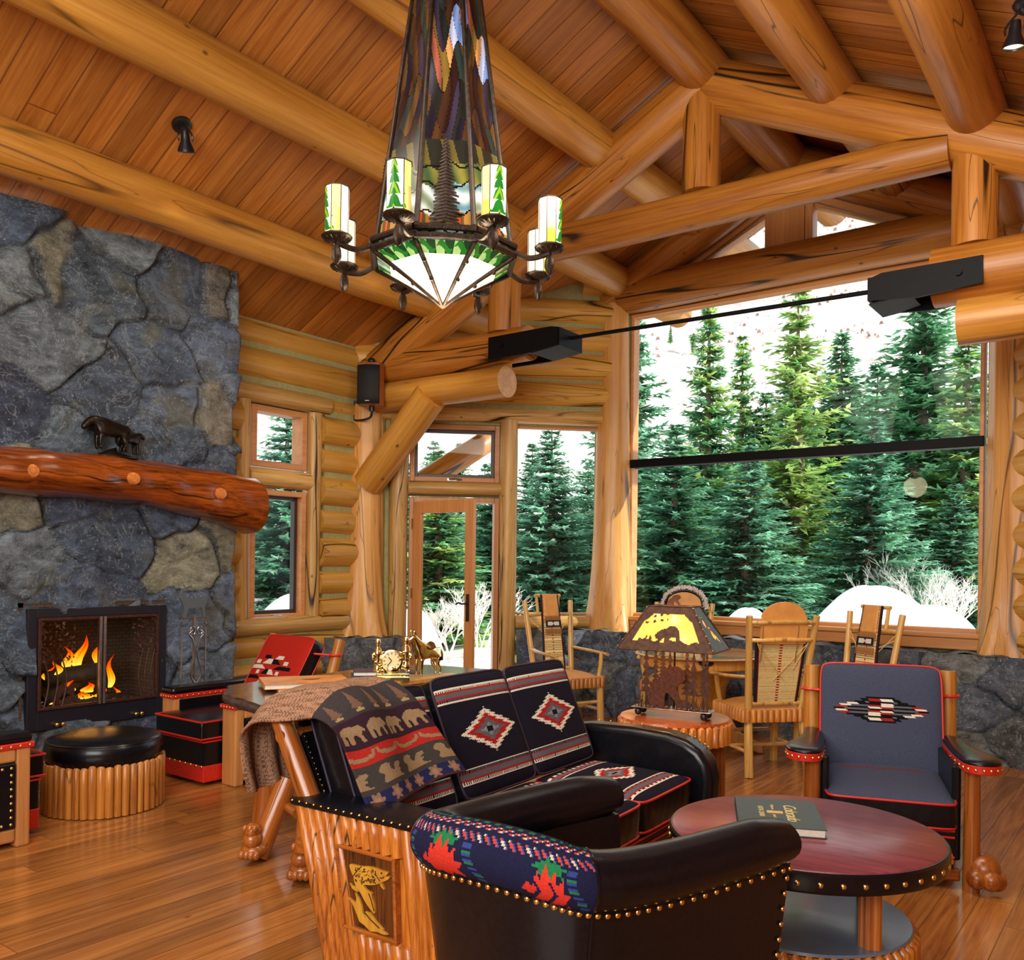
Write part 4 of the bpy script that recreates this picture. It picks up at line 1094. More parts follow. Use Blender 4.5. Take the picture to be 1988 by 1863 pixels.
nails('nail_trim', [(Vector((-0.085, .115, .815)).lerp(Vector((0.08, .115, .525)), t), (0.6, -1, 0.3)) for t in np.linspace(0.02, 1, 16)], 0.0055, wing)
for x, y in ((0.18, 0.15), (0.74, 0.15), (0.18, LEN-.15), (0.74, LEN-.15)):
    b = MB(); b.cyl((x, y, 0), (x, y, 0.11), 0.03, 0.035, 12); b.build('foot', OAK, sofa)

# blanket over the near end of the sofa back
BEAR = smoothpoly([(-.46, -.02), (-.42, .12), (-.30, .22), (-.12, .30), (.06, .26), (.2, .22), (.3, .24), (.36, .16), (.46, .04), (.43, -.02), (.33, -.02), (.28, -.10), (.32, -.36), (.2, -.36), (.14, -.12), (-.02, -.12), (-.06, -.36), (-.2, -.36), (-.22, -.12), (-.3, -.1), (-.3, -.36), (-.43, -.36), (-.44, -.15)], 3)
CANOE = [(-.48, .16), (-.40, .16), (-.34, .04), (-.1, -.02), (.2, -.02), (.36, .05), (.41, .17), (.48, .17), (.46, 0), (.36, -.12), (.1, -.17), (-.2, -.17), (-.38, -.1), (-.47, 0)]
SQUIR = smoothpoly([(-.35, -.36), (-.30, -.05), (-.40, .12), (-.34, .30), (-.2, .36), (-.08, .28), (-.1, .1), (0, .0), (.06, .16), (.18, .28), (.30, .22), (.28, .10), (.18, .04), (.26, -.05), (.18, -.14), (.24, -.28), (.3, -.36)], 3)
def blanket_pat(u, v):
    """u along the bands, v from the brown field (0) to the hem (1)"""
    tan = L(150, 124, 92)
    def put(poly, n, c0, c1, asp, off=0.0, uu=u):
        k = (uu*n+off) % 1
        x = (k-.5); y = -(v-(c0+c1)/2)/(c1-c0)
        return pip(poly, x*asp, y)
    if v < .26:
        k = (u*5) % 1-.5; t = (v-.02)/.22
        w_ = .30*t*(0.75+.35*((t*6) % 1))
        if 0 < t < .86 and abs(k) < w_: return L(112, 84, 68)
        if .8 < t < 1 and abs(k) < .06+(.12 if t > .94 else 0): return L(160, 140, 96)
        return L(60, 54, 56)
    if v < .50: return tan if put(BEAR, 4, .27, .49, 1.0) else L(52, 30, 42)
    if v < .63: return tan if put(CANOE, 3.5, .46, .66, 1.0, .2) else L(178, 42, 34)
    if v < .84: return tan if put(SQUIR, 3.0, .63, .83, .95, .55) else L(66, 60, 58)
    if v < .96:
        k = (u*6) % 1-.5; y = (v-.90)*3.4
        r = math.hypot(k*.75, y); a = math.atan2(y, k*.75)
        if r < .10: return L(170, 120, 100)
        if r < .20+.05*math.cos(6*a): return L(140, 110, 84)
        return L(36, 38, 84)
    return L(70, 40, 44)
bl = thing('blanket', 'lodge blanket with bears, pines and canoes draped over the near end of the sofa back', 'blanket', (-2.542, 2.081, 0), rad(3))
prof = [(-.30, .57, 0.02, .36), (-.315, .68, 0.0, .36), (-.315, .80, -.01, .37), (-.27, .89, -.02, .37), (-.20, .95, -.02, .38), (-.10, .975, -.01, .40), (0.0, .985, 0.01, .42), (0.075, .975, .02, .44), (.15, .92, .03, .47), (.205, .83, .04, .50), (.25, .74, .05, .53), (.29, .655, .055, .56), (.325, .58, .06, .59)]
PR_ = catmull([Vector((p[0], p[1], 0)) for p in prof], 10); Y0 = catmull([Vector((p[2], p[3], 0)) for p in prof], 10)
def blfn(u, t):
    k = min(len(PR_)-1.001, t*(len(PR_)-1)); i = int(k); f = k-i
    p = PR_[i].lerp(PR_[min(i+1, len(PR_)-1)], f); yy = Y0[i].lerp(Y0[min(i+1, len(PR_)-1)], f)
    y = yy.x+(yy.y-yy.x)*u; back = max(0, (.36-t)/.36); front = max(0, (t-.5)/.5)
    dx = 0.030*back*math.sin(5*u*PI+1)+0.012*math.sin(9*u+6*t); dz = 0.008*math.sin(11*u+5*t)
    droop = 0
    if u < .30: droop = -0.12*((.30-u)/.30)**1.5*max(0, math.sin(PI*min(1, max(0, (t-.12)/.62))))
    droop += .05*u*max(0, (t-.7)/.3)
    return Vector((p.x+dx+0.015*front*math.sin(7*u), y, p.y+dz+droop-0.02*back*math.sin(3*u*PI)))
def blcol(u, v):
    if v < .58: return L(166, 126, 100) if (hash((int(u*230), int(v*300))) % 3) else L(112, 84, 66)
    return blanket_pat(u, (v-.58)/.42)
b = MB(); b.grid(blfn, 130, 230, colfn=blcol)
o = b.build('throw', WOOL, bl, smooth=180, colors=True)
sd = o.modifiers.new('thick', 'SOLIDIFY'); sd.thickness = 0.010; sd.offset = 1

# ------------------------------------------------------------------ barrel chair in the foreground, back towards the camera
bc = thing('barrel_chair', 'black leather barrel chair seen from behind with a red-flowered navy wool back roll', 'armchair', (-1.30, 2.05, 0))
ctrl = [(-1.475, 2.47), (-1.565, 2.20), (-1.625, 1.95), (-1.615, 1.775), (-1.50, 1.685), (-1.33, 1.66), (-1.165, 1.675), (-1.06, 1.735), (-0.985, 1.90), (-0.90, 2.12), (-0.815, 2.345)]
CP = catmull([(x+1.30, y-2.05, 0) for x, y in ctrl], 8)
def cpt(s_):
    k = min(len(CP)-1.0001, max(0, s_*(len(CP)-1))); i = int(k); p = CP[i].lerp(CP[i+1], k-i)
    a, c = CP[max(0, i-1)], CP[min(len(CP)-1, i+2)]; d = (c-a).normalized(); return p, Vector((d.y, -d.x, 0))
SA, SB = 0.30, 0.70      # where the wool roll starts and ends
def topz(s_): return 0.765+0.03*math.exp(-((s_-.5)/.25)**2)+0.012*math.cos(s_*12)
def sweep(b, prof, s0, s1, n, cap=True, colfn=None):
    vs = []; fs = []; cs = []
    for i in range(n+1):
        s_ = s0+(s1-s0)*i/n; p, nn = cpt(s_)
        for o_, z in prof(s_): vs.append(p+nn*o_+Vector((0, 0, z)))
    m = len(prof(0.5))
    for i in range(n):
        for j in range(m):
            fs.append((i*m+j, (i+1)*m+j, (i+1)*m+(j+1) % m, i*m+(j+1) % m)); cs.append(colfn((i+.5)/n, (j+.5)/m) if colfn else b.c)
    if cap: fs += [tuple(range(m)), tuple(n*m+j for j in range(m-1, -1, -1))]; cs += [colfn(0, 0) if colfn else b.c]*2
    b.add(vs, fs, cs)
def shellprof(s_):
    T_ = topz(s_)-0.115
    return [(-0.085, .05), (0.0, T_), (-0.08, T_), (-0.10, .40), (-0.12, .05)]
b = MB(); sweep(b, shellprof, 0, 1, 90); b.build('shell', BLACKLEATHER, bc, smooth=50)
def rollprof(k):
    def f(s_):
        T_ = topz(s_); e = min(1, min(s_, 1-s_)/0.05); pts = []
        for j in range(k):
            t = -2.3+ (2*PI)*j/k
            pts.append((-0.035+0.072*math.cos(t)*(1.0 if math.cos(t) > 0 else .95), T_-0.060+0.072*math.sin(t)*(0.75+.25*e)))
        return pts
    return f
b = MB(); sweep(b, rollprof(20), 0.0, SA, 40); o = b.build('arm_roll', BLACKLEATHER, bc, smooth=60)
b = MB(); sweep(b, rollprof(20), SB, 1.0, 40); o = b.build('arm_roll', BLACKLEATHER, bc, smooth=60)
LEAFP = [(-.5, -.05), (-.34, .12), (-.30, .02), (-.2, .3), (-.14, .16), (-.04, .46), (.06, .22), (.16, .40), (.2, .16), (.34, .28), (.32, .06), (.5, .06), (.36, -.1), (.46, -.3), (.2, -.22), (.06, -.44), (-.05, -.24), (-.3, -.34), (-.28, -.15)]
def flower_pat(u, v):
    base = L(28, 30, 62); v = (v-.13)/.52
    # v runs round the roll from its outer underside over the top
    for cx, cy, sx, sy in ((.04, .46, .13, .62), (.35, .36, .22, .62), (.80, .33, .22, .62)):
        x, y = (u-cx)/sx, (v-cy)/sy
        if pip(LEAFP, x, y):
            if cx > .7 and abs((x*6+abs(y)*4) % 2-1) < .22 and y < .2: return base
            return L(214, 58, 44)
        if pip(LEAFP, (x-.02)*1.5, (y-.40)*2.6): return L(34, 122, 74)
    if v < .10: return (L(44, 92, 150), L(40, 120, 76), L(214, 96, 50), base)[int(u*52) % 4] if .03 < v < .09 else base
    for cx in (.17, .50, .93):
        if abs(u-cx-.03*math.sin(9*v)) < .02 and .12 < v < .6 and int(v*40) % 3: return L(52, 70, 140) if int(v*60) % 2 else L(40, 120, 76)
    if .64 < v < .74: 
        k = (u*30+v*10) % 1
        if k < .32: return L(206, 66, 52) if int(u*30) % 3 else L(222, 196, 170)
        if k < .5: return L(60, 86, 150)
    if .78 < v < .88:
        k = (u*20-v*14) % 1
        if k < .25: return L(206, 66, 52)
        if k < .4: return L(222, 196, 170)
        if k < .55: return L(60, 86, 150)
    if .90 < v < .94: return L(40, 120, 76) if int(u*40) % 2 else base
    return base
def rp2(s_):
    e = rollprof(72)(s_); return e
b = MB(); sweep(b, rp2, SA, SB, 150, colfn=flower_pat)
o = b.build('back_roll', WOOL, bc, smooth=180, colors=True); o['label'] = 'navy wool back roll with red flowers'
nl = []
for s_ in np.linspace(0.02, 0.995, 62):
    p, nn = cpt(s_); nl.append((p+nn*0.006+Vector((0, 0, topz(s_)-0.128)), tuple(nn)))
p, nn = cpt(0.992)
for z in np.linspace(.10, .62, 13): nl.append((p+nn*(-0.085+0.085*(z-.05)/.62+0.006)+Vector((0, 0, z)), tuple(nn)))
nails('brass_nail', nl, 0.0075, bc)
for s_ in (SA, SB):
    b = MB(); p, nn = cpt(s_); b.tube([p+nn*(-.08)+Vector((0, 0, .06)), p+nn*0.003+Vector((0, 0, topz(s_)-.11))], 0.004, 6)
    b.tube([p+nn*o_*1.03+Vector((0, 0, z)) for o_, z in rollprof(16)(s_)], 0.004, 6, closed=True); b.build('welt', BLACKLEATHER, bc)
b = MB()
p, nn = cpt(0.004); b.tube([p+nn*(-.05)+Vector((0, 0.004, .10)), p+nn*(-.04)+Vector((0, 0.004, topz(0)-.12))], 0.005, 6)
b.build('welt', BLACKLEATHER, bc)
b = MB(); b.grid(lambda u, v: Vector((-0.20+0.46*u+0.05*v*(u-.3), -0.24+0.56*v, 0.44+0.04*(1-(2*u-1)**4)*(1-(2*v-1)**4))), 12, 12); b.prism([(-.20, -.24), (.26, -.24), (.30, .32), (-.21, .32)], .30, .44); b.build('seat_cushion', BLACKLEATHER, bc, smooth=50, bevel=0.02)
for x, y in ((-.20, -.20), (.16, -.22), (-.12, .30), (.33, .22)):
    b = MB(); b.cyl((x, y, 0), (x, y, .07), .025, .03, 10); b.build('foot', OAK, bc)

# ------------------------------------------------------------------ round coffee table with a lower tier
ct = thing('coffee_table', 'round two-tier coffee table with oxblood leather top and brass-nailed black rim', 'coffee table', (-1.01, 3.035, 0))
OXBL = NT('oxblood_leather'); nz = OXBL.noise(OXBL.coord('Object', (1, 6, 1)), 6, 5, 0.65).outputs[0]
OXBL.set(base=OXBL.mix(OXBL.ramp(nz, [(0.3, 0.0), (0.7, 1.0)]), L(98, 30, 44), L(140, 62, 74)), rough=0.33, coat=0.25, coatr=0.2); OXBL.bump(nz, 0.08, 0.002)
R_ = 0.452
b = MB(); b.lathe([(0, .545), (R_-.02, .545), (R_-.006, .552), (R_-.012, .556), (0, .556)], 72); b.build('top', OXBL.mat, ct, smooth=40)
b = MB(); b.lathe([(R_-.05, .49), (R_, .49), (R_+.004, .50), (R_+.004, .545), (R_-.002, .552), (R_-.05, .55)], 72); rim = b.build('rim', BLACKLEATHER, ct, smooth=40)
nails('brass_nail', [((( R_+.004)*math.cos(t), (R_+.004)*math.sin(t), .519), (math.cos(t), math.sin(t), 0)) for t in np.linspace(0, 2*PI, 44, endpoint=False)], 0.0095, rim)
GREYL = plain('slate_leather', L(92, 104, 122), 0.3, coat=0.3, nscale=10, namt=0.12)
b = MB(); b.lathe([(0, .255), (.335, .255), (.35, .262), (.345, .27), (0, .275)], 64); b.build('lower_tier', GREYL, ct, smooth=40)
b = MB()
for i in range(58):
    t = 2*PI*i/58; x, y = .350*math.cos(t), .350*math.sin(t); b.tube([(x, y, .14), (x, y, .245), (x*.97, y*.97, .262)], [.0195, .0195, .008], 8)
b.lathe([(.2, .15), (.345, .15), (.345, .255), (.2, .255)], 48, close_ends=False); b.build('fluted_apron', OAKF, ct, smooth=50)
for k in range(4):
    t = rad(-29+90*k); x, y = .300*math.cos(t), .300*math.sin(t); b = MB()
    for dx, dy in ((-.018, -.012), (.018, -.012), (0, .018), (0, -.02)): b.cyl((x+dx, y+dy, .26), (x+dx, y+dy, .50), .018, .018, 10)
    b.cyl((x*.9, y*.9, 0), (x*.9, y*.9, .15), .03, .03, 10); b.build('leg', OAK, ct)
# book with gilt lettering
def face(o_, dx, dy, z):
    m = Matrix((Vector(dx), Vector(dy), Vector((0, 0, 1)))).transposed().to_4x4(); m.translation = Vector((*o_, z)); return m
A_ = Vector((-1.317, 3.167)); D_ = (Vector((.175, -.38))).normalized(); U_ = Vector((-D_.y, D_.x))    # D_ = reading direction, U_ = letter tops
BW, BH = 0.365, 0.285
bkm = Matrix((Vector((D_.x, D_.y, 0)), Vector((U_.x, U_.y, 0)), Vector((0, 0, 1)))).transposed().to_4x4()
bk = thing('book', 'large dark green book with gilt title lying on the round leather table', 'book', (A_.x, A_.y, .5565), math.atan2(D_.y, D_.x))
GREENCL = plain('green_cloth', L(44, 58, 58), 0.45, nscale=200, namt=0.15)
PAPER = plain('paper_edge', L(226, 220, 204), 0.8, nscale=60, namt=0.08)
b = MB(); b.bb(0, BW, 0, BH, 0, .003); b.bb(0, BW, 0, BH, .027, .030); b.bb(0, BW, 0, 0.003, 0, .03); b.build('cover', GREENCL, bk, smooth=0, bevel=0.001)
b = MB(); b.bb(.006, BW-.006, .003, BH-.006, .003, .027); b.build('pages', PAPER, bk, smooth=0)
GILT = plain('gilt', L(236, 208, 132), 0.3, metal=0.35)
def text(s_, parent, size, x, y, z, mat, shear=0.0, name='lettering', align='CENTER', space=1.0, rot=(0, 0, 0), ext=0.0004):
    c = bpy.data.curves.new(name, 'FONT'); c.body = s_; c.size = size; c.align_x = align; c.align_y = 'CENTER'; c.shear = shear; c.extrude = ext; c.space_character = space
    t_ = bpy.data.objects.new(name, c); COL.objects.link(t_); bpy.context.view_layer.update()
    me = bpy.data.meshes.new_from_object(t_.evaluated_get(bpy.context.evaluated_depsgraph_get())); bpy.data.objects.remove(t_); bpy.data.curves.remove(c)
    me.materials.clear(); me.materials.append(mat); o = bpy.data.objects.new(name, me); COL.objects.link(o); o.parent = parent; o.location = (x, y, z); o.rotation_euler = rot; return o
text('Colorado', bk, 0.062, BW*.50, BH*.655, .0306, GILT, 0.35, space=0.85)
text('1870-2000', bk, 0.026, BW*.49, BH*.30, .0306, GILT, 0.0, space=1.25)
text('WHJackson', bk, 0.014, BW*.32, BH*.45, .0306, GILT, 0.3)
text('John Fielder', bk, 0.014, BW*.68, BH*.45, .0306, GILT, 0.3)
b = MB(); b.bb(BW*.46, BW*.54, BH*.37, BH*.56, .0300, .0308); b.build('cover_stamp', plain('gold_stamp', L(216, 170, 84), 0.35, nscale=90, namt=0.35), bk, smooth=0)
# ------------------------------------------------------------------ blue wool lodge chair (faces local -y)
ch = thing('lodge_armchair', 'blue-grey wool lodge armchair with paddle arms and a red and white zigzag back', 'armchair', (-1.145, 4.62, 0), rad(19.3))
for sx in (-1, 1):
    log('front_post', (sx*.345, -.30, 0.0), (sx*.345, -.295, .545), .038, .034, OAK, ch, 5+sx, 14, .05)
    log('back_post', (sx*.335, .27, 0.0), (sx*.335, .33, .925), .040, .044, POLE, ch, 15+sx, 14, .04)
    b = MB()
    for k, (dx, dy, dz, r) in enumerate(((0, 0, .10, .072), (.02, -.05, .07, .045), (-.035, -.045, .07, .045), (.05, -.01, .06, .045))): b.ball((sx*.395+sx*dx, -.30+dy, dz), (r, r, r*1.05), 16, 10)
    b.build('carved_foot', OAK, ch, smooth=180)
    pts = smoothpoly([(sx*.30, .24), (sx*.365, .25), (sx*.39, .0), (sx*.455, -.22), (sx*.455, -.345), (sx*.39, -.40), (sx*.315, -.375), (sx*.29, -.25), (sx*.285, 0)], 5)
    b = MB(); b.prism(pts, .545, .585); arm = b.build('arm', REDLEATHER, ch, smooth=40, bevel=0.004)
    n = len(pts); cx = sum(p[0] for p in pts)/n; cy = sum(p[1] for p in pts)/n
    b = MB(); vs = []; prof = ((1.0, .585), (1.005, .592), (.97, .600), (.75, .606), (.35, .609))
    for sc, z in prof: vs += [(cx+(x-cx)*sc, cy+(y-cy)*sc, z) for x, y in pts]
    o_ = 1 if sum(pts[i][0]*pts[(i+1) % n][1]-pts[(i+1) % n][0]*pts[i][1] for i in range(n)) > 0 else -1
    fs = [((k*n+i), (k*n+(i+1) % n), ((k+1)*n+(i+1) % n), ((k+1)*n+i)) for k in range(4) for i in range(n)]+[tuple(4*n+i for i in range(n))]
    b.add(vs, fs if o_ > 0 else [f[::-1] for f in fs]); b.build('arm_pad', BLACKLEATHER, arm, smooth=180)
    nails('brass_nail', [((x, y, .565), (x-cx, (y-cy)*.7, 0)) for x, y in pts[::2]], .0075, arm)
    b = MB(); b.bb(sx*.285-.02, sx*.285+.02, -.28, .26, .12, .56); b.build('side_panel', BLACKLEATHER, ch, smooth=0, bevel=.012)
    b = MB(); b.tube([(sx*.335+.05*math.cos(t), .315+.05*math.sin(t), .80) for t in np.linspace(0, 2*PI, 16, endpoint=False)], .008, 6, closed=True); b.tube([(sx*.335, .27, .80), (sx*.285, .25, .80)], .008, 6); b.build('tie_strap', REDLEATHER, ch)
M = RM((0, -.055, .355), (1, 0, 0), (0, -.06, 1)); cushion('seat_cushion', ch, M, .56, .60, .13, lambda u, v: (L(70, 76, 98) if not (.62 < v < .66 and .15 < u < .85) else L(110, 50, 56)), .03, 50, 50, label='blue-grey wool seat cushion')
M = RM((0, .235, .665), (1, 0, 0), (0, -1, .26)); cushion('back_cushion', ch, M, .585, .56, .12, lambda u, v: blue_pat(u, v, .5, .575), .018, 160, 120, label='blue-grey wool back cushion with zigzag diamond')
b = MB(); b.bb(-.27, .27, -.33, .26, .09, .275); base = b.build('seat_base', BLACKLEATHER, ch, smooth=0, bevel=.015)
b = MB()
for z in (.27, .24, .15): b.tube([(-.27, -.333, z), (.27, -.333, z)], .006, 6)
b.build('piping', REDPIPE, base)
for y0_, y1_ in ((-.31, -.27), (.25, .29)): b = MB(); b.bb(-.30, .30, y0_, y1_, .035, .09); b.build('stretcher', OAKX, ch, bevel=.01)

# ------------------------------------------------------------------ red-trimmed black leather club chairs by the fire (face local -y)
def club_chair(name, label, loc, rz):
    t = thing(name, label, 'armchair', loc, rz, None)
    for sx in (-1, 1):
        x0, x1 = sorted((sx*.275, sx*.42))
        b = MB(); b.bb(x0, x1, -.36, -.29, 0, .50); b.bb(x0, x1, .28, .36, 0, .50); b.bb(x0, x1, -.29, .28, .03, .10); b.bb(x0, x1, -.29, .28, .43, .50)
        fr_ = b.build('arm_frame', FIR, t, smooth=0, bevel=.012)
        b = MB(); b.bb(sx*.36, sx*.428, -.285, .28, .10, .43); b.build('side_panel', BLACKLEATHER, fr_, smooth=0, bevel=.01)
        nl = [((sx*.430, -.262+.043*i, z), (sx, 0, 0)) for i in range(13) for z in (.125, .405)]+[((sx*.430, y, .125+.035*i), (sx, 0, 0)) for i in range(1, 8) for y in (-.262, .254)]
        nails('nail_trim', nl, .008, fr_)
        b = MB(); b.bb(x0-.008, x1+.008, -.375, .36, .495, .525); o = b.build('arm_band', REDLEATHER, t, smooth=0, bevel=.006)
        nails('nail_trim', [((sx*.4285, -.35+.045*i, .51), (sx, 0, 0)) for i in range(16)]+[((x0+.012+.03*i, -.376, .51), (0, -1, 0)) for i in range(5)]+[((sx*.2665, -.35+.045*i, .51), (-sx, 0, 0)) for i in range(16)], .007, o)
        b = MB(); b.bb(x0-.004, x1+.004, -.37, .36, .522, .572); b.build('arm_pad', BLACKLEATHER, t, smooth=0, bevel=.022, bseg=3)
        b = MB(); b.bb(sx*.262, sx*.277, -.32, .28, .12, .49); b.build('inner_panel', BLACKLEATHER, t, smooth=0, bevel=.006)
        log('back_post', (sx*.36, .30, .05), (sx*.37, .56, .885), .042, .040, POLE, t, 3+sx, 14, .03)
        b = MB(); b.tube([(sx*.36+.05*math.cos(a), .52+.05*math.sin(a), .78) for a in np.linspace(0, 2*PI, 14, endpoint=False)], .010, 6, closed=True); b.tube([(sx*.36, .47, .78), (sx*.25, .40, .79)], .009, 6); b.build('tie_strap', REDLEATHER, t)
    b = MB(); b.grid(lambda u, v: Vector((-.262+.524*u, -.50+.78*v, .415+.028*(1-(2*u-1)**4)*(1-(2*v-1)**4))), 14, 14); b.bb(-.262, .262, -.50, .28, .30, .415)
    c = b.build('seat_cushion', BLACKLEATHER, t, smooth=40, bevel=.012)
    b = MB()
    for z in (.415, .305): b.tube([(-.264, -.34, z), (-.264, -.502, z), (.264, -.502, z), (.264, -.34, z)], .007, 6)
    b.build('piping', REDPIPE, c)
    b = MB(); b.bb(-.258, .258, -.48, .30, .125, .295); o = b.build('seat_base', BLACKLEATHER, t, smooth=0, bevel=.012)
    b = MB(); b.tube([(-.26, -.34, .285), (-.26, -.482, .285), (.26, -.482, .285), (.26, -.34, .285)], .006, 6); b.build('piping', REDPIPE, o)
    b = MB(); b.bb(-.258, .258, -.48, .30, .025, .135); o = b.build('skirt', REDLEATHER, t, smooth=0, bevel=.008)
    nails('nail_trim', [((-.24+.06*i, -.483, .128), (0, -1, 0)) for i in range(9)], .009, o)
    M = RM((0, .33, .645), (1, 0, 0), (0, -1, .62)); c = cushion('back_cushion', t, M, .53, .53, .13, red_pat, .015, 90, 90, label='red wool back cushion with white and black arrows')
    return t
club_chair('club_chair', 'black leather club chair with a red patterned back standing beside the stone fireplace', (-5.20, 3.80, 0), 0)
club_chair('club_chair', 'black leather club chair cut off by the left picture edge, beside the round ottoman', (-5.03, 1.745, 0), PI)

# ------------------------------------------------------------------ ottoman of upright poles
ot = thing('ottoman', 'round black leather ottoman ringed with upright wooden poles before the fire', 'ottoman', (-5.04, 2.72, 0))
STICK = wood('stick_wood', L(224, 150, 62), L(160, 90, 30), crack=0.4, scale=2.5, rough=0.35, coat=0.3)
q = random.Random(9); b = MB(); N_ = 46
for i in range(N_):
    t = 2*PI*i/N_; r = .0222*q.uniform(.9, 1.1); x, y = .315*math.cos(t), .315*math.sin(t); zt = .285+q.uniform(-.006, .008)
    b.tube([(x, y, .005), (x+q.uniform(-.002, .002), y, .15), (x, y, zt-.006), (x*.99, y*.99, zt)], [r, r*q.uniform(.95, 1.05), r, r*.75], 10)
b.build('pole_ring', STICK, ot, smooth=50)
b = MB(); b.lathe([(0, .02), (.30, .02), (.305, .285), (.318, .30), (.325, .345), (.318, .39), (.305, .402), (.25, .42), (.12, .428), (0, .43)], 56); b.build('cushion', BLACKLEATHER, ot, smooth=50)
b = MB(); b.tube([(.312*math.cos(t), .312*math.sin(t), .397) for t in np.linspace(0, 2*PI, 56, endpoint=False)], .006, 6, closed=True); b.build('welt', BLACKLEATHER, ot)

# ------------------------------------------------------------------ slab desk behind the sofa
dk = thing('slab_table', 'polished live-edge slab table with carved bear-paw feet behind the sofa', 'table', (-3.75, 3.55, 0), 0)
SLAB = wood('polished_slab', L(120, 82, 44), L(52, 32, 16), axis='Y', crack=0.3, scale=1.2, rough=0.06, coat=0.9, vary=0.1, bump=0.05)
BARK = plain('live_edge', L(66, 52, 48), 0.8, nscale=22, namt=0.5, bump=0.9)
pl = [(.34, -.88), (.05, -.85), (-.14, -.81), (-.30, -.68), (-.41, -.55), (-.40, -.1), (-.43, .3), (-.36, .72), (-.28, .88), (.0, .92), (.36, .95), (.33, .6), (.37, .1), (.33, -.4)]
pl = smoothpoly(pl, 4); q = random.Random(2); pl = [(x+q.uniform(-.008, .008), y+q.uniform(-.008, .008)) for x, y in pl]
b = MB(); b.prism(pl, .755, .765); b.build('slab', SLAB, dk, smooth=0)
b = MB(); cx = 0; vs = []; n = len(pl)
for sc, z in ((1.0, .755), (1.012, .74), (1.0, .715), (.97, .70)): vs += [(x*sc+q.uniform(-.005, .005), y*sc+q.uniform(-.005, .005), z) for x, y in pl]
fs = [((k+1)*n+i, (k+1)*n+(i+1) % n, k*n+(i+1) % n, k*n+i) for k in range(3) for i in range(n)]+[tuple(3*n+i for i in range(n))]
b.add(vs, fs); b.build('bark_edge', BARK, dk, smooth=50)
def paw_leg(p0, p1, seed):
    o = log('leg', p0, p1, .056, .052, OAK, dk, seed, 16, .06)
    k_ = .66
    b = MB(); d = Vector((.10, -.17, 0)).normalized(); c = Vector(p0)
    sx = Vector((d.y, -d.x, 0))
    b.ball(c+d*.03+Vector((0, 0, .04)), (.062, .062, .045), 16, 10)
    b.ball(c+d*.05+Vector((0, 0, .095)), (.046, .046, .045), 16, 10)
    b.ball(c+d*.055+Vector((0, 0, .14)), (.040, .040, .036), 14, 8)
    for k in range(4): b.ball(c+d*.088+sx*(-.036+.024*k)+Vector((0, 0, .03)), (.018, .018, .022), 10, 6)
    for k in range(3): b.ball(c+d*.082+sx*(-.024+.024*k)+Vector((0, 0, .155)), (.014, .014, .018), 10, 6)
    b.build('paw_foot', OAK, dk, smooth=180)
paw_leg((.205, -.87, .02), (.27, -.56, .70), 5); paw_leg((.60, -.90, .02), (.34, -.60, .70), 8)
for x, y in ((-.22, .62), (.22, .70)): log('leg', (x, y, 0), (x*.9, y*.85, .70), .058, .05, OAK, dk, 5, 14, .05)
log('leg', (-.22, -.52, 0), (-.2, -.45, .70), .058, .05, OAK, dk, 4, 14, .05)
log('stretcher', (.26, -.72, .27), (-.22, -.5, .27), .026, .026, OAK, dk, 3); log('stretcher', (.25, -.73, .24), (.40, -.78, .24), .026, .026, OAK, dk, 4)
TZ = .766
ATLAS = plain('tan_cover', L(206, 136, 72), 0.4, nscale=8, namt=0.3)
def bookthing(label, loc, w_, h_, th, rz, cov, group=None):
    t = thing('book', label, 'book', loc, rz, group)
    b = MB(); b.bb(-w_/2, w_/2, -h_/2, h_/2, 0, .003); b.bb(-w_/2, w_/2, -h_/2, h_/2, th-.003, th); b.bb(-w_/2, -w_/2+.003, -h_/2, h_/2, 0, th); b.build('cover', cov, t, smooth=0, bevel=.001)
    b = MB(); b.bb(-w_/2+.003, w_/2-.005, -h_/2+.004, h_/2-.004, .003, th-.003); b.build('pages', PAPER, t, smooth=0)
    return t
bookthing('wide book lying under the tan landscape book on the slab table', (-3.79, 3.19, TZ), .38, .34, .014, rad(62), ATLAS)
t = bookthing('tan landscape book on top of another book by the blanket', (-3.79, 3.17, TZ+.0145), .46, .33, .026, rad(58), ATLAS)
b = MB(); b.prism(smoothpoly([(-.02, .0), (.02, .03), (.06, .02), (.09, .05), (.07, -.01), (.03, -.03)], 3), .0258, .0265); b.build('cover_print', plain('print_brown', L(120, 62, 26), 0.4), t, smooth=0)
BLUECL = plain('blue_cover', L(36, 48, 84), 0.35, nscale=40, namt=0.2)
bookthing('lower of two small blue books left of the gilt clock', (-3.80, 3.63, TZ), .16, .20, .026, rad(50), BLUECL)
bookthing('upper of two small blue books left of the gilt clock', (-3.795, 3.635, TZ+.0265), .155, .19, .024, rad(47), BLUECL)
bookthing('dark blue book between the clock and the brass horse', (-3.66, 3.86, TZ), .13, .16, .035, rad(45), BLUECL)
bd = thing('display_board', 'honey pine plank carrying the gilt clock and brass horse', 'board', (-3.475, 3.67, TZ), rad(-3))
b = MB(); b.prism(smoothpoly([(-.07, -.36), (.055, -.35), (.065, -.1), (.06, .2), (.07, .33), (-.05, .34), (-.075, .1)], 3), 0, .026); b.build('plank', PINE, bd, smooth=30, bevel=.004)
PZ = TZ+.0265
GOLD = plain('polished_gold', L(246, 226, 168), 0.16, metal=1.0, nscale=30, namt=0.25, bump=0.15, bscale=90)
ck = thing('mantel_clock', 'ornate gilt clock with a figure on each side and a cream dial', 'clock', (-3.475, 3.52, PZ), rad(42))
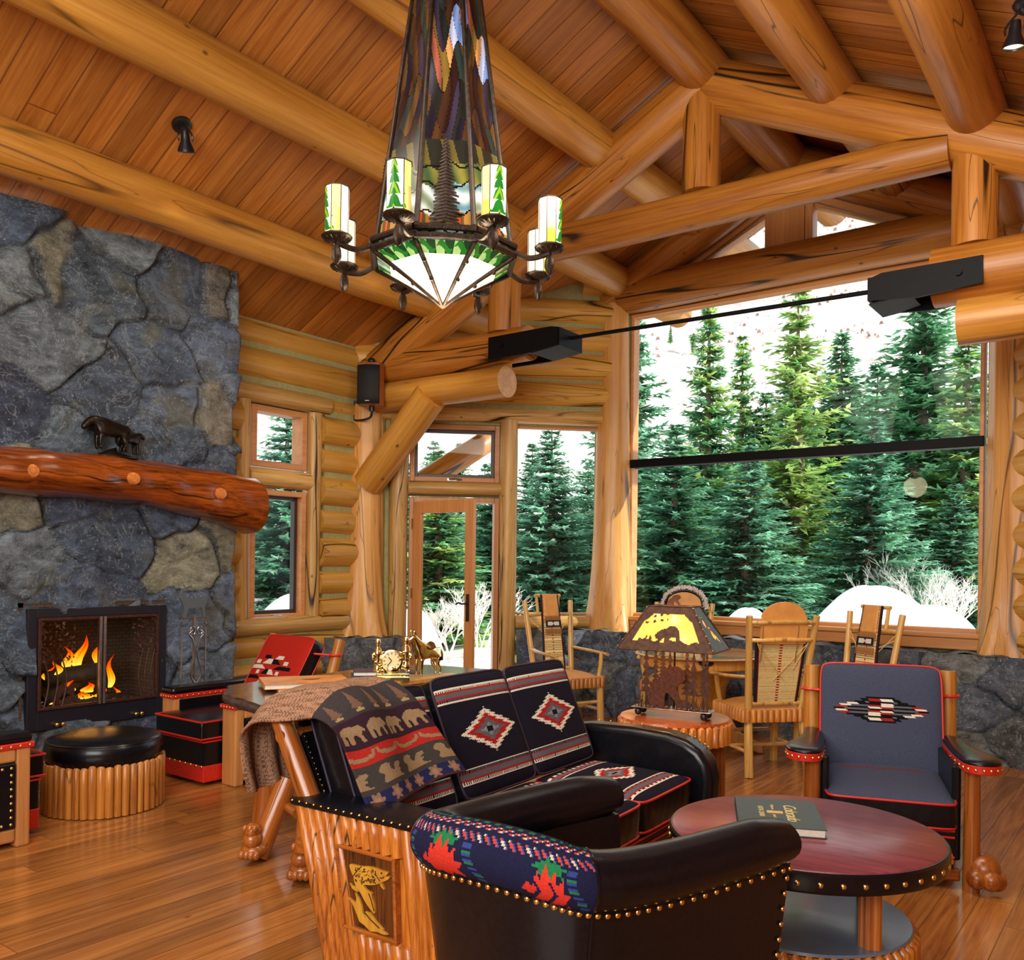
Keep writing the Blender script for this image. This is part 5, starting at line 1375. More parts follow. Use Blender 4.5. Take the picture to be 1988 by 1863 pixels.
b = MB(); b.box((0, 0, .014), (.20, .07, .028)); b.box((0, 0, .036), (.17, .055, .018)); b.ball((0, 0, .065), (.05, .03, .03)); b.build('base', GOLD, ck, smooth=40, bevel=.006)
b = MB(); q = random.Random(4)
for sx in (-1, 1):
    for k in range(9):
        a = k*.75; r = .030-.0025*k; b.tube([(sx*(.062+r*math.cos(a+j*.25)), -.012+.004*j, .055+.016*k*.4+r*math.sin(a+j*.25)) for j in range(4)], .007, 6)
    for k in range(14): b.ball((sx*q.uniform(.045, .095), q.uniform(-.03, .02), q.uniform(.03, .15)), q.uniform(.007, .014), 8, 5)
b.build('scrollwork', GOLD, ck)
for sx in (-1, 1):
    b = MB(); b.lathe([(.022, .05), (.026, .07), (.018, .09), (.020, .115), (.025, .15), (.022, .175), (.010, .19), (.014, .20), (.018, .215), (.013, .232), (0, .24)], 14, c=(sx*.078, 0, 0 if sx < 0 else .012))
    b.tube([(sx*.078, -.0, .175), (sx*.055, -.03, .155), (sx*.04, -.03, .165)], .008, 8); b.tube([(sx*.078, 0, .175), (sx*.105, -.015, .145), (sx*.10, -.03, .12)], .008, 8); b.build('figure', GOLD, ck, smooth=180)
MR = Matrix(((1, 0, 0, 0), (0, 0, -1, 0), (0, 1, 0, .115), (0, 0, 0, 1)))
b = MB(); b.T = MR; b.lathe([(0, .0), (.060, .0), (.064, .012), (.060, .024), (.052, .026), (.050, .020)], 36); b.T = None; b.build('case', GOLD, ck)
b = MB(); b.T = MR; b.lathe([(0, .021), (.051, .021), (.051, .0225), (0, .0225)], 36); b.T = None; dial = b.build('dial', plain('cream_dial', L(238, 218, 160), 0.5), ck)
b = MB()
for k in range(12):
    t = k*PI/6; b.box((.041*math.sin(t), -.0235, .115+.041*math.cos(t)), (.0035, .001, .011), R=Matrix.Rotation(t, 3, 'Y'))
b.build('hour_marks', BLACKPAINT, dial, smooth=0)
for ang, ln, w_ in ((rad(-42), .026, .005), (rad(222), .036, .004)):
    b = MB(); b.box((ln/2*math.sin(ang), -.0255, .115+ln/2*math.cos(ang)), (w_, .001, ln), R=Matrix.Rotation(ang, 3, 'Y')); b.build('hand', BLACKPAINT, dial, smooth=0)
hs = thing('horse_figurine', 'polished brass horse figurine with a saddle beside the gilt clock', 'figurine', (-3.465, 3.80, PZ), rad(-92))
N, E = quadruped((.062, -.060), (.055, .088), 0, .112, .21, .039, .0095, .0, .75, .020, 1.35)
skin('body', N, E, GOLD, hs, (0, 0, 0), (0, 0, 0), 1.0)
b = MB()
for s_ in (-1, 1): b.tube([(.120, s_*.013, .252), (.124, s_*.015, .268), (.121, s_*.013, .278)], [.006, .005, .001], 6)
b.grid(lambda u, v: Vector((.058+.056*u, .005*math.sin(9*v), .182+.078*u+.018*v+.004*math.sin(20*u))), 10, 3); b.build('mane', GOLD, hs, smooth=180)
b = MB(); b.grid(lambda u, v: Vector((-.03+.065*u, .043*math.sin((v-.5)*2.6), .148+.043*math.cos((v-.5)*2.6)+.012*(2*u-1)**2)), 8, 14); b.grid(lambda u, v: Vector((-.012+.03*u, -.043-.004*v, .145-.075*v*(1-abs(2*u-1)*.6*v))), 6, 6)
o = b.build('saddle', plain('old_gold', L(150, 112, 56), 0.3, metal=0.9), hs, smooth=180); s2 = o.modifiers.new('t', 'SOLIDIFY'); s2.thickness = .003

# ------------------------------------------------------------------ round side table and the bear lamp
st = thing('side_table', 'round side table with a fluted apron at the far end of the sofa', 'side table', (-2.27, 4.58, 0))
TOPR = wood('red_oak_top', L(196, 98, 46), L(140, 58, 22), axis='X', crack=0, knots=False, scale=1.2, rough=0.15, coat=0.6)
b = MB(); b.lathe([(0, .575), (.305, .575), (.312, .585), (.306, .598), (0, .60)], 56); b.build('top', TOPR, st, smooth=40)
b = MB()
for i in range(40):
    t = 2*PI*i/40; x, y = .302*math.cos(t), .302*math.sin(t); b.tube([(x, y, .47), (x, y, .575), (x*.955, y*.955, .596)], [.0235, .0235, .006], 8)
b.lathe([(.2, .48), (.30, .48), (.30, .575), (.2, .575)], 40, close_ends=False); b.build('fluted_apron', OAKF, st, smooth=50)
for k in range(4):
    t = rad(27+90*k); x, y = .245*math.cos(t), .245*math.sin(t); b = MB()
    for dx, dy in ((.022, 0), (-.022, 0), (0, .022), (0, -.022)): b.cyl((x+dx, y+dy, 0), (x+dx, y+dy, .48), .022, .022, 10)
    b.build('leg', OAK, st)
b = MB(); b.box((0, 0, .17), (.30, .30, .025)); b.build('shelf', TOPR, st, bevel=.01)
lp = thing('table_lamp', 'rusty cut-metal bear lamp with a glowing mica shade on the side table', 'lamp', (-2.26, 4.54, .601), rad(9.5))
RUSTM = plain('rust_patina', L(74, 44, 28), 0.6, metal=0.35, nscale=45, namt=0.55, bump=0.3)
SLATE = plain('grey_patina', L(64, 74, 80), 0.5, metal=0.5, nscale=18, namt=0.35, bump=0.2)
b = MB(); b.box((0, 0, .045), (.46, .13, .006)); b.build('base_plate', plain('base_metal', L(150, 140, 130), 0.3, metal=0.8, nscale=30, namt=.3), lp, bevel=.02)
for x in (-.19, .19):
    for y in (-.045, .045):
        b = MB(); b.ball((x, y, .021), .021); b.build('ball_foot', BLACKPAINT, lp)
Mxz = Matrix(((1, 0, 0, 0), (0, 0, -1, 0), (0, 1, 0, 0), (0, 0, 0, 1)))
def pinetree(b, x, z0, h, w_, y, n=7):
    pts = [(x-.006, z0), (x-.006, z0+h*.22)]
    for k in range(n):
        z = z0+h*(.22+.78*k/n); ww = w_*(1-k/n*.85); pts += [(x-ww, z), (x-ww*.25, z+h*.78/n*.85)]
    pts += [(x, z0+h)]
    for k in range(n-1, -1, -1):
        z = z0+h*(.22+.78*k/n); ww = w_*(1-k/n*.85); pts += [(x+ww*.25, z+h*.78/n*.85), (x+ww, z)]
    pts += [(x+.006, z0+h*.22), (x+.006, z0)]
    b.prism(pts, -.0015-y, .0015-y, M=Mxz)
for x, h, w_, y, n in ((-.17, .36, .035, .03, 6), (-.11, .39, .028, .02, 11), (-.075, .36, .04, .045, 14), (-.03, .38, .03, .03, 5), (.07, .36, .035, .03, 9), (.12, .37, .03, -.01, 6), (.165, .35, .03, .03, 12), (.195, .36, .022, -.01, 9)):
    b = MB(); pinetree(b, x, .045, h, w_, y, n); b.build('pine_cutout', RUSTM, lp, smooth=0)
BEARS = smoothpoly([(-.09, .0), (-.105, .07), (-.085, .13), (-.045, .165), (-.02, .21), (.03, .235), (.075, .235), (.10, .205), (.105, .17), (.085, .14), (.06, .12), (.075, .07), (.10, .03), (.09, .0), (.06, .03), (.02, .075), (-.005, .08), (-.015, .0), (-.05, .0), (-.05, .03), (-.06, .0)], 4)
b = MB(); b.prism([(x-.03, z+.05) for x, z in BEARS], .030, .034, M=Mxz); b.build('bear_cutout', plain('rust_bear', L(86, 46, 28), 0.65, metal=0.3, nscale=60, namt=0.5), lp, smooth=0)
b = MB(); b.prism([(x*1.0+.07, z+.055) for x, z in smoothpoly([(-.04, .02), (-.02, .045), (.02, .05), (.05, .03), (.075, .04), (.075, .0), (.05, .012), (.02, .0), (-.02, .0)], 3)], .036, .039, M=Mxz)
q = random.Random(1)
for i in range(60):
    x = q.uniform(-.21, .21); y = q.uniform(-.05, .05); h = q.uniform(.02, .07); b.tube([(x, y, .047), (x+q.uniform(-.02, .02), y, .047+h)], [.0025, .001], 4)
for i in range(16): b.ball((q.uniform(-.15, .2), -.04+q.uniform(-.015, .015), .052), (.016, .012, .010), 8, 5)
b.build('fish_and_grass', RUSTM, lp, smooth=40)
b = MB(); b.tube(catmull([(-.20, .05, .05), (-.27, .06, .012), (-.335, .03, .0), (-.345, .02, -.10), (-.345, .02, -.45)], 5), .0025, 5); b.build('cord', BLACKPAINT, lp)
b = MB(); b.cyl((0, .02, .045), (0, .02, .60), .006, n=8); b.ball((0, .02, .50), (.03, .03, .045)); b.build('stem', BRONZE, lp)
# shade: four leaning sheet-metal sides with cut windows over mica
zb, zt = .385, .625; BW2, BD2, TW2, TD2 = .275, .185, .125, .08
def side(u, v, k):
    """u -1..1 across the side, v 0..1 up it; k picks the side"""
    w_, d_ = BW2+(TW2-BW2)*v, BD2+(TD2-BD2)*v; z = zb+(zt-zb)*v
    return [Vector((u*w_, -d_, z)), Vector((w_, u*d_, z)), Vector((-u*w_, d_, z)), Vector((-w_, -u*d_, z))][k]
MICA = NT('mica_glow'); g = MICA.noise(MICA.coord(), 9, 4, 0.6).outputs[0]
MICA.set(base=L(240, 180, 70), rough=0.5, emit=MICA.ramp(g, [(0.35, L(226, 112, 30)), (0.55, L(250, 188, 66)), (0.7, L(255, 236, 176))]), estr=1.35)
for k in range(4):
    b = MB(); N1, N2 = 64, 48
    def solid(u, v):
        if k == 0 or k == 2:
            if not (.17 < v < .84): return True
            lim = .80-.05*v if v < .66 else .80-.05*v-(v-.66)*1.1*abs(1)
            if abs(u) > lim: return True
            x, z = u/.8, (v-.17)/.67
            if pip([(px*1.15+.12, pz*1.35+.06) for px, pz in [(-.36, .06), (-.42, .14), (-.36, .22), (-.26, .30), (-.12, .33), (.02, .40), (.16, .38), (.26, .30), (.29, .0), (.18, .0), (.17, .1), (.02, .12), (0, .0), (-.12, .0), (-.14, .1), (-.2, .06), (-.26, -.02), (-.36, -.02), (-.28, .08)]], x, z): return True
            if z < .07+.04*math.sin(7*x)+.03*math.sin(17*x): return True
            for tx, th in ((-.78, .20), (-.62, .26), (-.5, .24), (-.44, .18)):
                if abs(x-tx) < .035*(1.3-z/th) and z < th: return True
            if z > .62 and math.sin(21*x+9*z)+math.sin(33*z-5*x) > 1.15 and x < .0: return True
            return False
        paws = [(-.25, .62, 1.0), (.12, .36, 1.2)]
        for px, pv, s_ in paws:
            if math.hypot((u-px-.10*(v-pv))/(.15*s_), (v-pv)/(.085*s_)) < 1: return False
            if s_ > 1.1 and abs(u-px-.12-(pv-v)*1.2) < .13*(1-(pv-v)/.24) and .0 < pv-v < .24: return False
            for j in range(5):
                if math.hypot((u-px-(-.16+.08*j))/.032, (v-pv-(.125+.02*math.sin(j*PI/4))*s_)/.035) < 1: return False
        return True
    for i in range(N1):
        for j in range(N2):
            u, v = -1+2*(i+.5)/N1, (j+.5)/N2
            if solid(u, v):
                u0, u1, v0, v1 = -1+2*i/N1, -1+2*(i+1)/N1, j/N2, (j+1)/N2
                b.add([side(u0, v0, k), side(u1, v0, k), side(u1, v1, k), side(u0, v1, k)], [(0, 1, 2, 3)])
    o = b.build('shade_side', SLATE if k in (1, 3) else RUSTM, lp, smooth=0); s2 = o.modifiers.new('t', 'SOLIDIFY'); s2.thickness = .002
    b = MB(); pts = [side(u*.97, v, k)*1.0 for u, v in ((-1, .05), (1, .05), (1, .95), (-1, .95))]; nrm = (pts[1]-pts[0]).cross(pts[3]-pts[0]).normalized()
    b.add([p-nrm*.006 for p in pts], [(0, 1, 2, 3)]); b.build('mica_panel', MICA.mat, o, smooth=0)
b = MB()
for k in range(4): b.tube([side(1, 0, k), side(1, 1, k)], .005, 6)
for k in range(4): b.tube([side(-1, 0, k), side(1, 0, k)], .004, 6); b.tube([side(-1, 1, k), side(1, 1, k)], .004, 6)
b.build('shade_rim', RUSTM, lp)
nails('rivets', [(side(1, v, k)*1.01, side(1, v, k)-Vector((0, 0, zb))) for k in range(4) for v in np.linspace(.05, .95, 7)], .005, lp)
b = MB(); b.prism([(x*.35-.0, z*.26+.628) for x, z in BEARS], -.004, .004, M=Mxz); b.build('finial', RUSTM, lp, smooth=0)
lamp('lamp_bulb', 'POINT', (-2.26, 4.54, 1.10), 7, (1.0, 0.72, 0.38), shadow_soft_size=.04)
# basket box of magazines under the side table
mg = thing('magazine_holder', 'dark holder with a blue and white magazine under the side table', 'magazine holder', (-2.28, 4.76, 0), rad(20))
b = MB(); b.box((0, 0, .12), (.30, .14, .24), tap=1.1); b.build('holder', BLUECL, mg, bevel=.01)
def magcol(u, v):
    if math.hypot((u-.55)/.25, (v-.6)/.2) < 1: return L(44, 66, 140)
    if math.hypot((u-.75)/.12, (v-.3)/.1) < 1: return L(190, 70, 80)
    return L(206, 212, 226)
b = MB(); b.grid(lambda u, v: Vector((-.13+.26*u, -.045+.02*v, .10+.26*v)), 30, 30, colfn=magcol); o = b.build('magazine', vcol_mat('glossy_print', 0.3, 30, 0.1), mg, smooth=0, colors=True); s2 = o.modifiers.new('t', 'SOLIDIFY'); s2.thickness = .012

# ------------------------------------------------------------------ dining table and pole chairs
dt = thing('dining_table', 'round honey pine dining table with a glass top and a steer-skull emblem', 'dining table', (-3.02, 6.53, 0), 0)
b = MB(); b.lathe([(0, .745), (.50, .745), (.515, .755), (.50, .765), (0, .765)], 64); b.build('top', PINE, dt, smooth=40)
b = MB(); b.lathe([(.40, .665), (.465, .665), (.475, .675), (.475, .745), (.40, .745)], 64, close_ends=False); b.build('apron', PINE, dt, smooth=40)
b = MB(); b.lathe([(0, .766), (.49, .766), (.49, .774), (0, .774)], 64); b.build('glass_top', plain('table_glass', L(120, 140, 130), 0.03, spec=0.8, coat=1.0), dt, smooth=40)
b = MB(); b.lathe([(.22, 0.10), (.17, .3), (.19, .5), (.26, .67)], 28, lobes=lambda t, z: 1+.08*math.sin(3*t)+.05*math.sin(5*t)); b.build('pedestal', PINE, dt)
for k in range(4):
    t = rad(20+90*k); b = MB(); b.prism([(.10, .12), (.46, .0), (.50, .0), (.50, .06), (.30, .16), (.20, .36), (.12, .36)], -.04, .04, M=Matrix.Rotation(t, 4, 'Z') @ Mxz); b.build('foot', PINE, dt, bevel=.012)
SK = [(0, -.045), (-.012, -.04), (-.018, -.01), (-.026, .012), (-.04, .016), (-.058, .032), (-.05, .012), (-.03, .002), (-.02, .03), (.02, .03), (.03, .002), (.05, .012), (.058, .032), (.04, .016), (.026, .012), (.018, -.01), (.012, -.04)]
ang = math.atan2(-6.6, 3.02)+.10; em = MB(); em.prism(SK, 0, .006, M=RM((.475*math.cos(ang), .475*math.sin(ang), .71), (-math.sin(ang), math.cos(ang), 0), (math.cos(ang), math.sin(ang), 0))); em.build('skull_emblem', BLACKPAINT, dt, smooth=0)

REED = vcol_mat('woven_reed', 0.7, 120, 0.3, bump=0.3)
def reed_pat(u, v):
    k = v*46; f = k % 1; j = int(k)
    h = (math.sin(j*12.9898)*43758.5453) % 1
    if u < .05 or u > .95: return L(30, 26, 28)
    if u < .075 or u > .925: return L(176, 36, 32)
    if abs(u-.5) < .026 and j % 2: return L(180, 44, 36)
    if f < .20+.15*h: return L(164, 130, 76)
    c = 1.0+.4*h
    return tuple(min(1, x*c) for x in L(238, 212, 150)[:3])+(1,)
def dining_chair(label, loc, rz, style):
    t = thing('dining_chair', label, 'dining chair', loc, rz, 'pole dining chairs round the table')
    tw, bw = .255, .215; P0, P1 = .21, .31       # back posts: y at seat and at top
    for sx in (-1, 1):
        log('back_post', (sx*.225, .27, 0.0), (sx*.20, .20, .46), .030, .028, DINEPOLE, t, 3+sx, 12, .05)
        log('back_post', (sx*.20, .20, .44), (sx*tw, P1, 1.12), .026, .022, DINEPOLE, t, 7+sx, 12, .06)
        log('front_leg', (sx*.235, -.225, 0), (sx*.225, -.21, .47), .032, .029, DINEPOLE, t, 17+sx, 12, .05)
        b = MB(); b.tube(catmull([(sx*.222, .235, .69), (sx*.27, .02, .675), (sx*.275, -.20, .665), (sx*.27, -.26, .66)], 5), .019, 8, flat=.7); b.build('arm', DINEPOLE, t)
        b = MB(); b.tube(catmull([(sx*.225, -.19, .45), (sx*.25, -.185, .56), (sx*.27, -.17, .665)], 4), .018, 8); b.build('arm_post', DINEPOLE, t)
        b = MB(); b.tube([(sx*.23, -.21, .17), (sx*.222, .25, .17)], .014, 8); b.build('stretcher', DINEPOLE, t)
    for y_, z_ in ((0, .17), (-.21, .24)): b = MB(); b.tube([(-.23, y_, z_), (.23, y_, z_)], .014, 8); b.build('stretcher', DINEPOLE, t)
    b = MB()
    for n, f in ((11, lambda s_: (-.225+.45*s_, -.245)), (11, lambda s_: (.225-.45*s_, .235)), (11, lambda s_: (.25, -.225+.45*s_)), (11, lambda s_: (-.25, .225-.45*s_))):
        for i in range(n):
            x, y = f(i/(n-1)); b.tube([(x, y, .375), (x, y, .455), (x*.99, y*.99, .462)], [.021, .021, .014], 8)
    b.build('fluted_apron', STICK, t, smooth=50)
    b = MB(); b.grid(lambda u, v: Vector((-.225+.45*u, -.23+.44*v, .455+.05*(1-(2*u-1)**4)*(1-(2*v-1)**4))), 14, 14); b.bb(-.225, .225, -.23, .21, .43, .455); b.build('seat', TAN, t, smooth=50)
    def bp(u, v):  # point on the back plane: u -1..1, v 0 (seat) .. 1 (post tops)
        return Vector((u*(.20+(tw-.20)*v), .20+(P1-.20)*v, .47+.65*v))
    for v in ((.93, .74) if style != 'flap' else (.80,)):
        b = MB(); a, c = bp(-1, v), bp(1, v); o3 = Vector((0, .034 if style != 'flap' else 0, 0)); b.tube([a, a.lerp(c, .12)+o3, (a+c)/2+o3+Vector((0, .006, .006)), a.lerp(c, .88)+o3, c], [.015, .015, .016, .015, .015], 8); b.build('rail', DINEPOLE, t)
    b = MB(); a, c = bp(-1, .045), bp(1, .045); b.tube([a, c], .017, 8); b.build('rail', DINEPOLE, t)
    if style == 'flap':
        hw = .092
        def fl(u, v): return Vector(((2*u-1)*(hw+.028*(1-v)), .185+.085*v+.03*v*v, .47+.72*v))
        b = MB(); b.grid(fl, 40, 92, colfn=reed_pat, v1=.98); o = b.build('woven_back', REED, t, smooth=180, colors=True); s2 = o.modifiers.new('t', 'SOLIDIFY'); s2.thickness = .016; s2.offset = 1
        b = MB(); b.tube([(-.14, .315, 1.165), (.14, .315, 1.165)], .015, 8)
        for sx in (-1, 1): b.tube([bp(sx*.45, .80)+Vector((0, .01, 0)), (sx*.12, .318, 1.165)], .014, 8)
        b.build('head_rail', DINEPOLE, t)
        b = MB(); b.grid(lambda u, v: fl(.10+.80*u, .70+.285*v)+Vector((0, -.028, 0)), 8, 12); q = random.Random(2)
        o = b.build('leather_flap', TAN, t, smooth=180); s2 = o.modifiers.new('t', 'SOLIDIFY'); s2.thickness = .006
        b = MB()
        for i in range(34):
            u = .08+.84*i/33
            for v1 in (.70, .55): b.tube([fl(u, v1)+Vector((0, -.034, 0)), fl(u+q.uniform(-.02, .02), v1-.075)+Vector((0, -.036, 0))], .0022, 4)
        tag(b.build('fringe', plain('suede_fringe', L(150, 98, 50), 0.9), t), kind='stuff')
        b = MB(); b.grid(lambda u, v: fl(.10+.80*u, .575+.08*v)+Vector((0, -.042, 0)), 48, 20, colfn=lambda u, v: (L(226, 222, 214) if (.12 < u < .88 and .22 < v < .78 and abs(u-.5) > .06*abs(v-.5)*4) else (L(190, 50, 44) if .4 < u < .6 and .3 < v < .7 else L(24, 24, 30))))
        b.build('beaded_patch', REED, t, smooth=0, colors=True)
        for sx in (-1, 1):
            b = MB(); b.tube([fl(.5+sx*.45, .5), bp(sx*.98, .80)], .003, 5); b.tube([fl(.5+sx*.45, .55), bp(sx*.98, .72)], .003, 5); b.build('lacing', plain('rawhide', L(226, 190, 120), 0.7), t)
    else:
        def fl(u, v): return bp((2*u-1)*(.80 if v < .8 else .8), .06+.66*v)+Vector((0, .0, 0))
        b = MB(); b.grid(fl, 60, 138, colfn=reed_pat); o = b.build('woven_back', REED, t, smooth=180, colors=True); s2 = o.modifiers.new('t', 'SOLIDIFY'); s2.thickness = .02; s2.offset = 0
        arch = [(-.70, .70), (-.70, .93)]+[(.66*math.cos(a), .95+.20*math.sin(a)) for a in np.linspace(PI, 0, 14)]+[(.70, .93), (.70, .70)]
        fur = style == 'fur'
        b = MB(); vs = []
        for off in (-.014, .014): vs += [bp(u, v)+Vector((0, off+(.022 if v < .96 else 0), 0)) for u, v in arch]
        n = len(arch); b.add(vs, [tuple(range(n)), tuple(range(2*n-1, n-1, -1))]+[(i, n+i, n+(i+1) % n, (i+1) % n) for i in range(n)]); b.build('head_panel', TAN, t, smooth=30)
        if fur:
            pts = [bp(u*1.06, .95+(v-.95)*1.12 if v > .95 else v) for u, v in arch[1:-1]]
            b = MB(); b.tube([p*1.0 for p in pts], .020, 10); b.build('black_edge', BLACKLEATHER, t)
            b = MB(); q = random.Random(6)
            for p in [a.lerp(c, f) for a, c in zip(pts[:-1], pts[1:]) for f in (0, .33, .66)]:
                for k in range(26):
                    dr = Vector((p.x*1.2+q.uniform(-.12, .12), q.uniform(-.25, .25), max(0, p.z-1.02)*1.4+q.uniform(-.06, .12))).normalized(); p0 = p+Vector((q.uniform(-.01, .01), q.uniform(-.012, .02), q.uniform(-.01, .01)))
                    b.tube([p0, p0+dr*q.uniform(.03, .05)], [.0055, .0015], 3, caps=False)
            tag(b.build('fur_trim', plain('pale_fur', L(236, 224, 218), 0.95), t, smooth=0), kind='stuff')
        LAC = plain('rawhide', L(226, 190, 120), 0.7)
        for (u0, v0), (u1, v1) in (((-.82, .72), (.2, .30)), ((.82, .72), (-.2, .30)), ((-.8, .70), (-.45, .42)), ((.8, .70), (.45, .42))):
            b = MB(); b.tube([bp(u0, v0)+Vector((0, .03, 0)), bp(u1, v1)+Vector((0, .016, 0))], .003, 5); b.build('lacing', LAC, t)
        for u in (-.42, .66):
            b = MB(); b.tube(catmull([bp(u, .90)+Vector((0, .034, 0)), bp(u*1.02, .70)+Vector((0, .04, 0)), bp(u*1.08, .50)+Vector((0, .03, 0))]), .004, 5); b.build('tie', plain('suede_tie', L(150, 92, 44), 0.8), t)
    return t
dining_chair('pole dining chair with its woven reed back turned towards the side table lamp', (-2.385, 6.195, 0), rad(229), 'arch')
dining_chair('pole dining chair with a fringed leather flap in front of the glazed door wall', (-4.36, 6.62, 0), rad(68), 'flap')
dining_chair('pole dining chair with a fringed leather flap behind the blue-grey armchair', (-1.95, 6.69, 0), rad(-30), 'flap')
dining_chair('pole dining chair with a fur-edged arched back against the picture window', (-3.50, 7.08, 0), rad(14), 'fur')

# ------------------------------------------------------------------ chandelier
cd = thing('chandelier', 'tall tapering stained glass chandelier with eight tree-patterned lantern lights', 'chandelier', (-2.87, 3.224, 2.69), rad(36.95-90+6.0))
BR = plain('branch_bronze', (0.035, 0.020, 0.012, 1), 0.42, metal=0.55, nscale=30, namt=0.4, bump=0.7, bscale=45)
VA = [rad(22.5+45*k) for k in range(8)]
def oc(r, k, z): return Vector((r*math.cos(VA[k % 8]), r*math.sin(VA[k % 8]), z))
SG = vcol_mat('stained_glass', 0.12, 14, 0.55, 0.6, 0.6, bump=0.2)
def lit_glass(name, strength):
    m = NT(name); a = m.n('ShaderNodeAttribute', attribute_name='pattern').outputs['Color']; nz = m.noise(m.coord('Object', (1, 1, .35)), 16, 3, .6).outputs[0]
    c = m.mix(1.0, a, m.ramp(nz, [(.3, .72), (.65, 1.0)]), 'MULTIPLY'); m.set(base=c, rough=.15, emit=c, estr=strength); return m.mat
LITG = lit_glass('lit_glass', .62); LITS = lit_glass('dim_lit_glass', .16)
RB, RT, ZB, ZT = .335, .055, .30, 2.35
def rr_(z): return RB+(RT-RB)*((z-ZB)/(ZT-ZB))
TREEP = [(-.03, .10), (-.03, .14)]
def shade_pat(k):
    q = random.Random(50+k); ph = [q.uniform(0, 6) for _ in range(8)]
    dark = [L(40, 22, 20), L(58, 34, 22), L(30, 34, 30), L(48, 40, 58), L(70, 44, 22), L(26, 26, 40), L(86, 58, 30), L(36, 48, 44)]
    brt = [L(110, 136, 190), L(196, 140, 84), L(150, 80, 60), L(170, 180, 214), L(120, 96, 40)]
    def f(u, v):
        lead = (8, 8, 8, 1)
        w1 = u+.16*math.sin(5*v*3+ph[0])+.07*math.sin(19*v+ph[1])
        w2 = v*10+.55*math.sin(4*u+ph[2])+.35*math.sin(9*u+ph[3]+3*v)
        if v < .20:
            s_ = v/.20; y = s_+.05*math.sin(5*u+ph[2])+.025*math.sin(13*u+ph[3])
            for e_ in (.13, .46, .70):
                if abs(y-e_-.05*math.sin(7*u+e_*20+ph[1])) < .012: return L(12, 10, 8)
            if y < .13: return (L(206, 88, 38), L(120, 60, 34), L(70, 84, 40), L(170, 120, 60))[int(abs(math.sin(9*u+ph[4])*3.9))]
            if y < .46:
                k_ = .5+.5*math.sin(26*y+5*u+ph[5]+1.5*math.sin(3*u+ph[0])); m_ = .5+.5*math.sin(4.5*u+ph[6]+6*y)
                A, B, C_ = L(92, 140, 160), L(222, 232, 228), L(140, 140, 56)
                c_ = [A[i]*(1-k_)+B[i]*k_ for i in range(3)]; return tuple(c_[i]*(1-.7*m_*(1-k_))+C_[i]*.7*m_*(1-k_) for i in range(3))+(1,)
            if y < .70: 
                k_ = .5+.5*math.sin(14*u+9*y+ph[7]); A, B = L(58, 84, 50), L(120, 116, 52)
                return tuple(A[i]*(1-k_)+B[i]*k_ for i in range(3))+(1,)
            return L(34, 36, 30) if math.sin(11*u+5*y+ph[0]) > -.3 else L(96, 84, 40)
        c1 = (w1*4.6) % 1; c2 = w2 % 1
        if c1 < .03 or c2 < .022: return L(10, 8, 8)
        i = int(math.floor(w1*4.6))*7+int(math.floor(w2))*13+k*5
        c_ = brt[i % 5] if i % 7 == 3 else dark[i % 8]; k_ = .65+.5*(.5+.5*math.sin(u*23+i+3*math.sin(v*15+i)))
        return tuple(min(1, x*k_) for x in c_[:3])+(1,)
    return f
for k in range(8):
    b = MB()
    def P(u, v):
        z = ZB+(ZT-ZB)*v; return oc(rr_(z), k, z).lerp(oc(rr_(z), k+1, z), u)
    b.grid(P, 48, 270, colfn=shade_pat(k)); b.build('glass_panel', LITS if True else SG, cd, smooth=0, colors=True)
for k in range(8):
    b = MB(); b.tube([oc(rr_(ZB)+.004, k, ZB), oc(rr_((ZB+ZT)/2)+.003, k, (ZB+ZT)/2), oc(rr_(ZT), k, ZT)], [.013, .011, .008], 8); b.build('rib', BR, cd)
RR = .365
for z, r in ((.275, .017), (.235, .016)):
    b = MB()
    for k in range(8): b.tube([oc(RR, k, z), oc(RR, k, z).lerp(oc(RR, k+1, z), .5)+Vector((0, 0, .004)), oc(RR, k+1, z)], [r, r*.92, r], 8)
    b.build('ring', BR, cd)
# lower bowl: milk glass panels with a leaf border
def bowl_pat(u, v):
    if v > .80:
        x = (u*3.0) % 1; y = (v-.8)/.2
        if abs(y-.5-.3*math.sin(6*x)) < .30*math.sin(PI*min(1, max(0, x))): return L(36, 110, 40)
        return L(150, 190, 120) if x < .5 else L(24, 60, 34)
    return L(248, 246, 238)
for k in range(8):
    b = MB(); tip = Vector((0, 0, .02))
    def P(u, v):
        v = .02+.98*v; a = tip.lerp(oc(RR-.02, k, .225), v); c = tip.lerp(oc(RR-.02, k+1, .225), v); return a.lerp(c, u)
    b.grid(P, 64, 80, colfn=bowl_pat); b.build('bowl_panel', LITG, cd, smooth=0, colors=True)
    b = MB(); b.tube([Vector((0, 0, .012)), (oc(RR-.01, k, .235)+Vector((0, 0, .005)))*.5+Vector((.003, 0, .004)), oc(RR-.01, k, .225)], [.008, .010, .013], 8)
    for f in (.45, .72): b.ball(Vector((0, 0, .012)).lerp(oc(RR-.01, k, .225), f)+Vector((0, .004, -.004)), .012, 8, 5)
    b.build('bowl_rib', BR, cd)
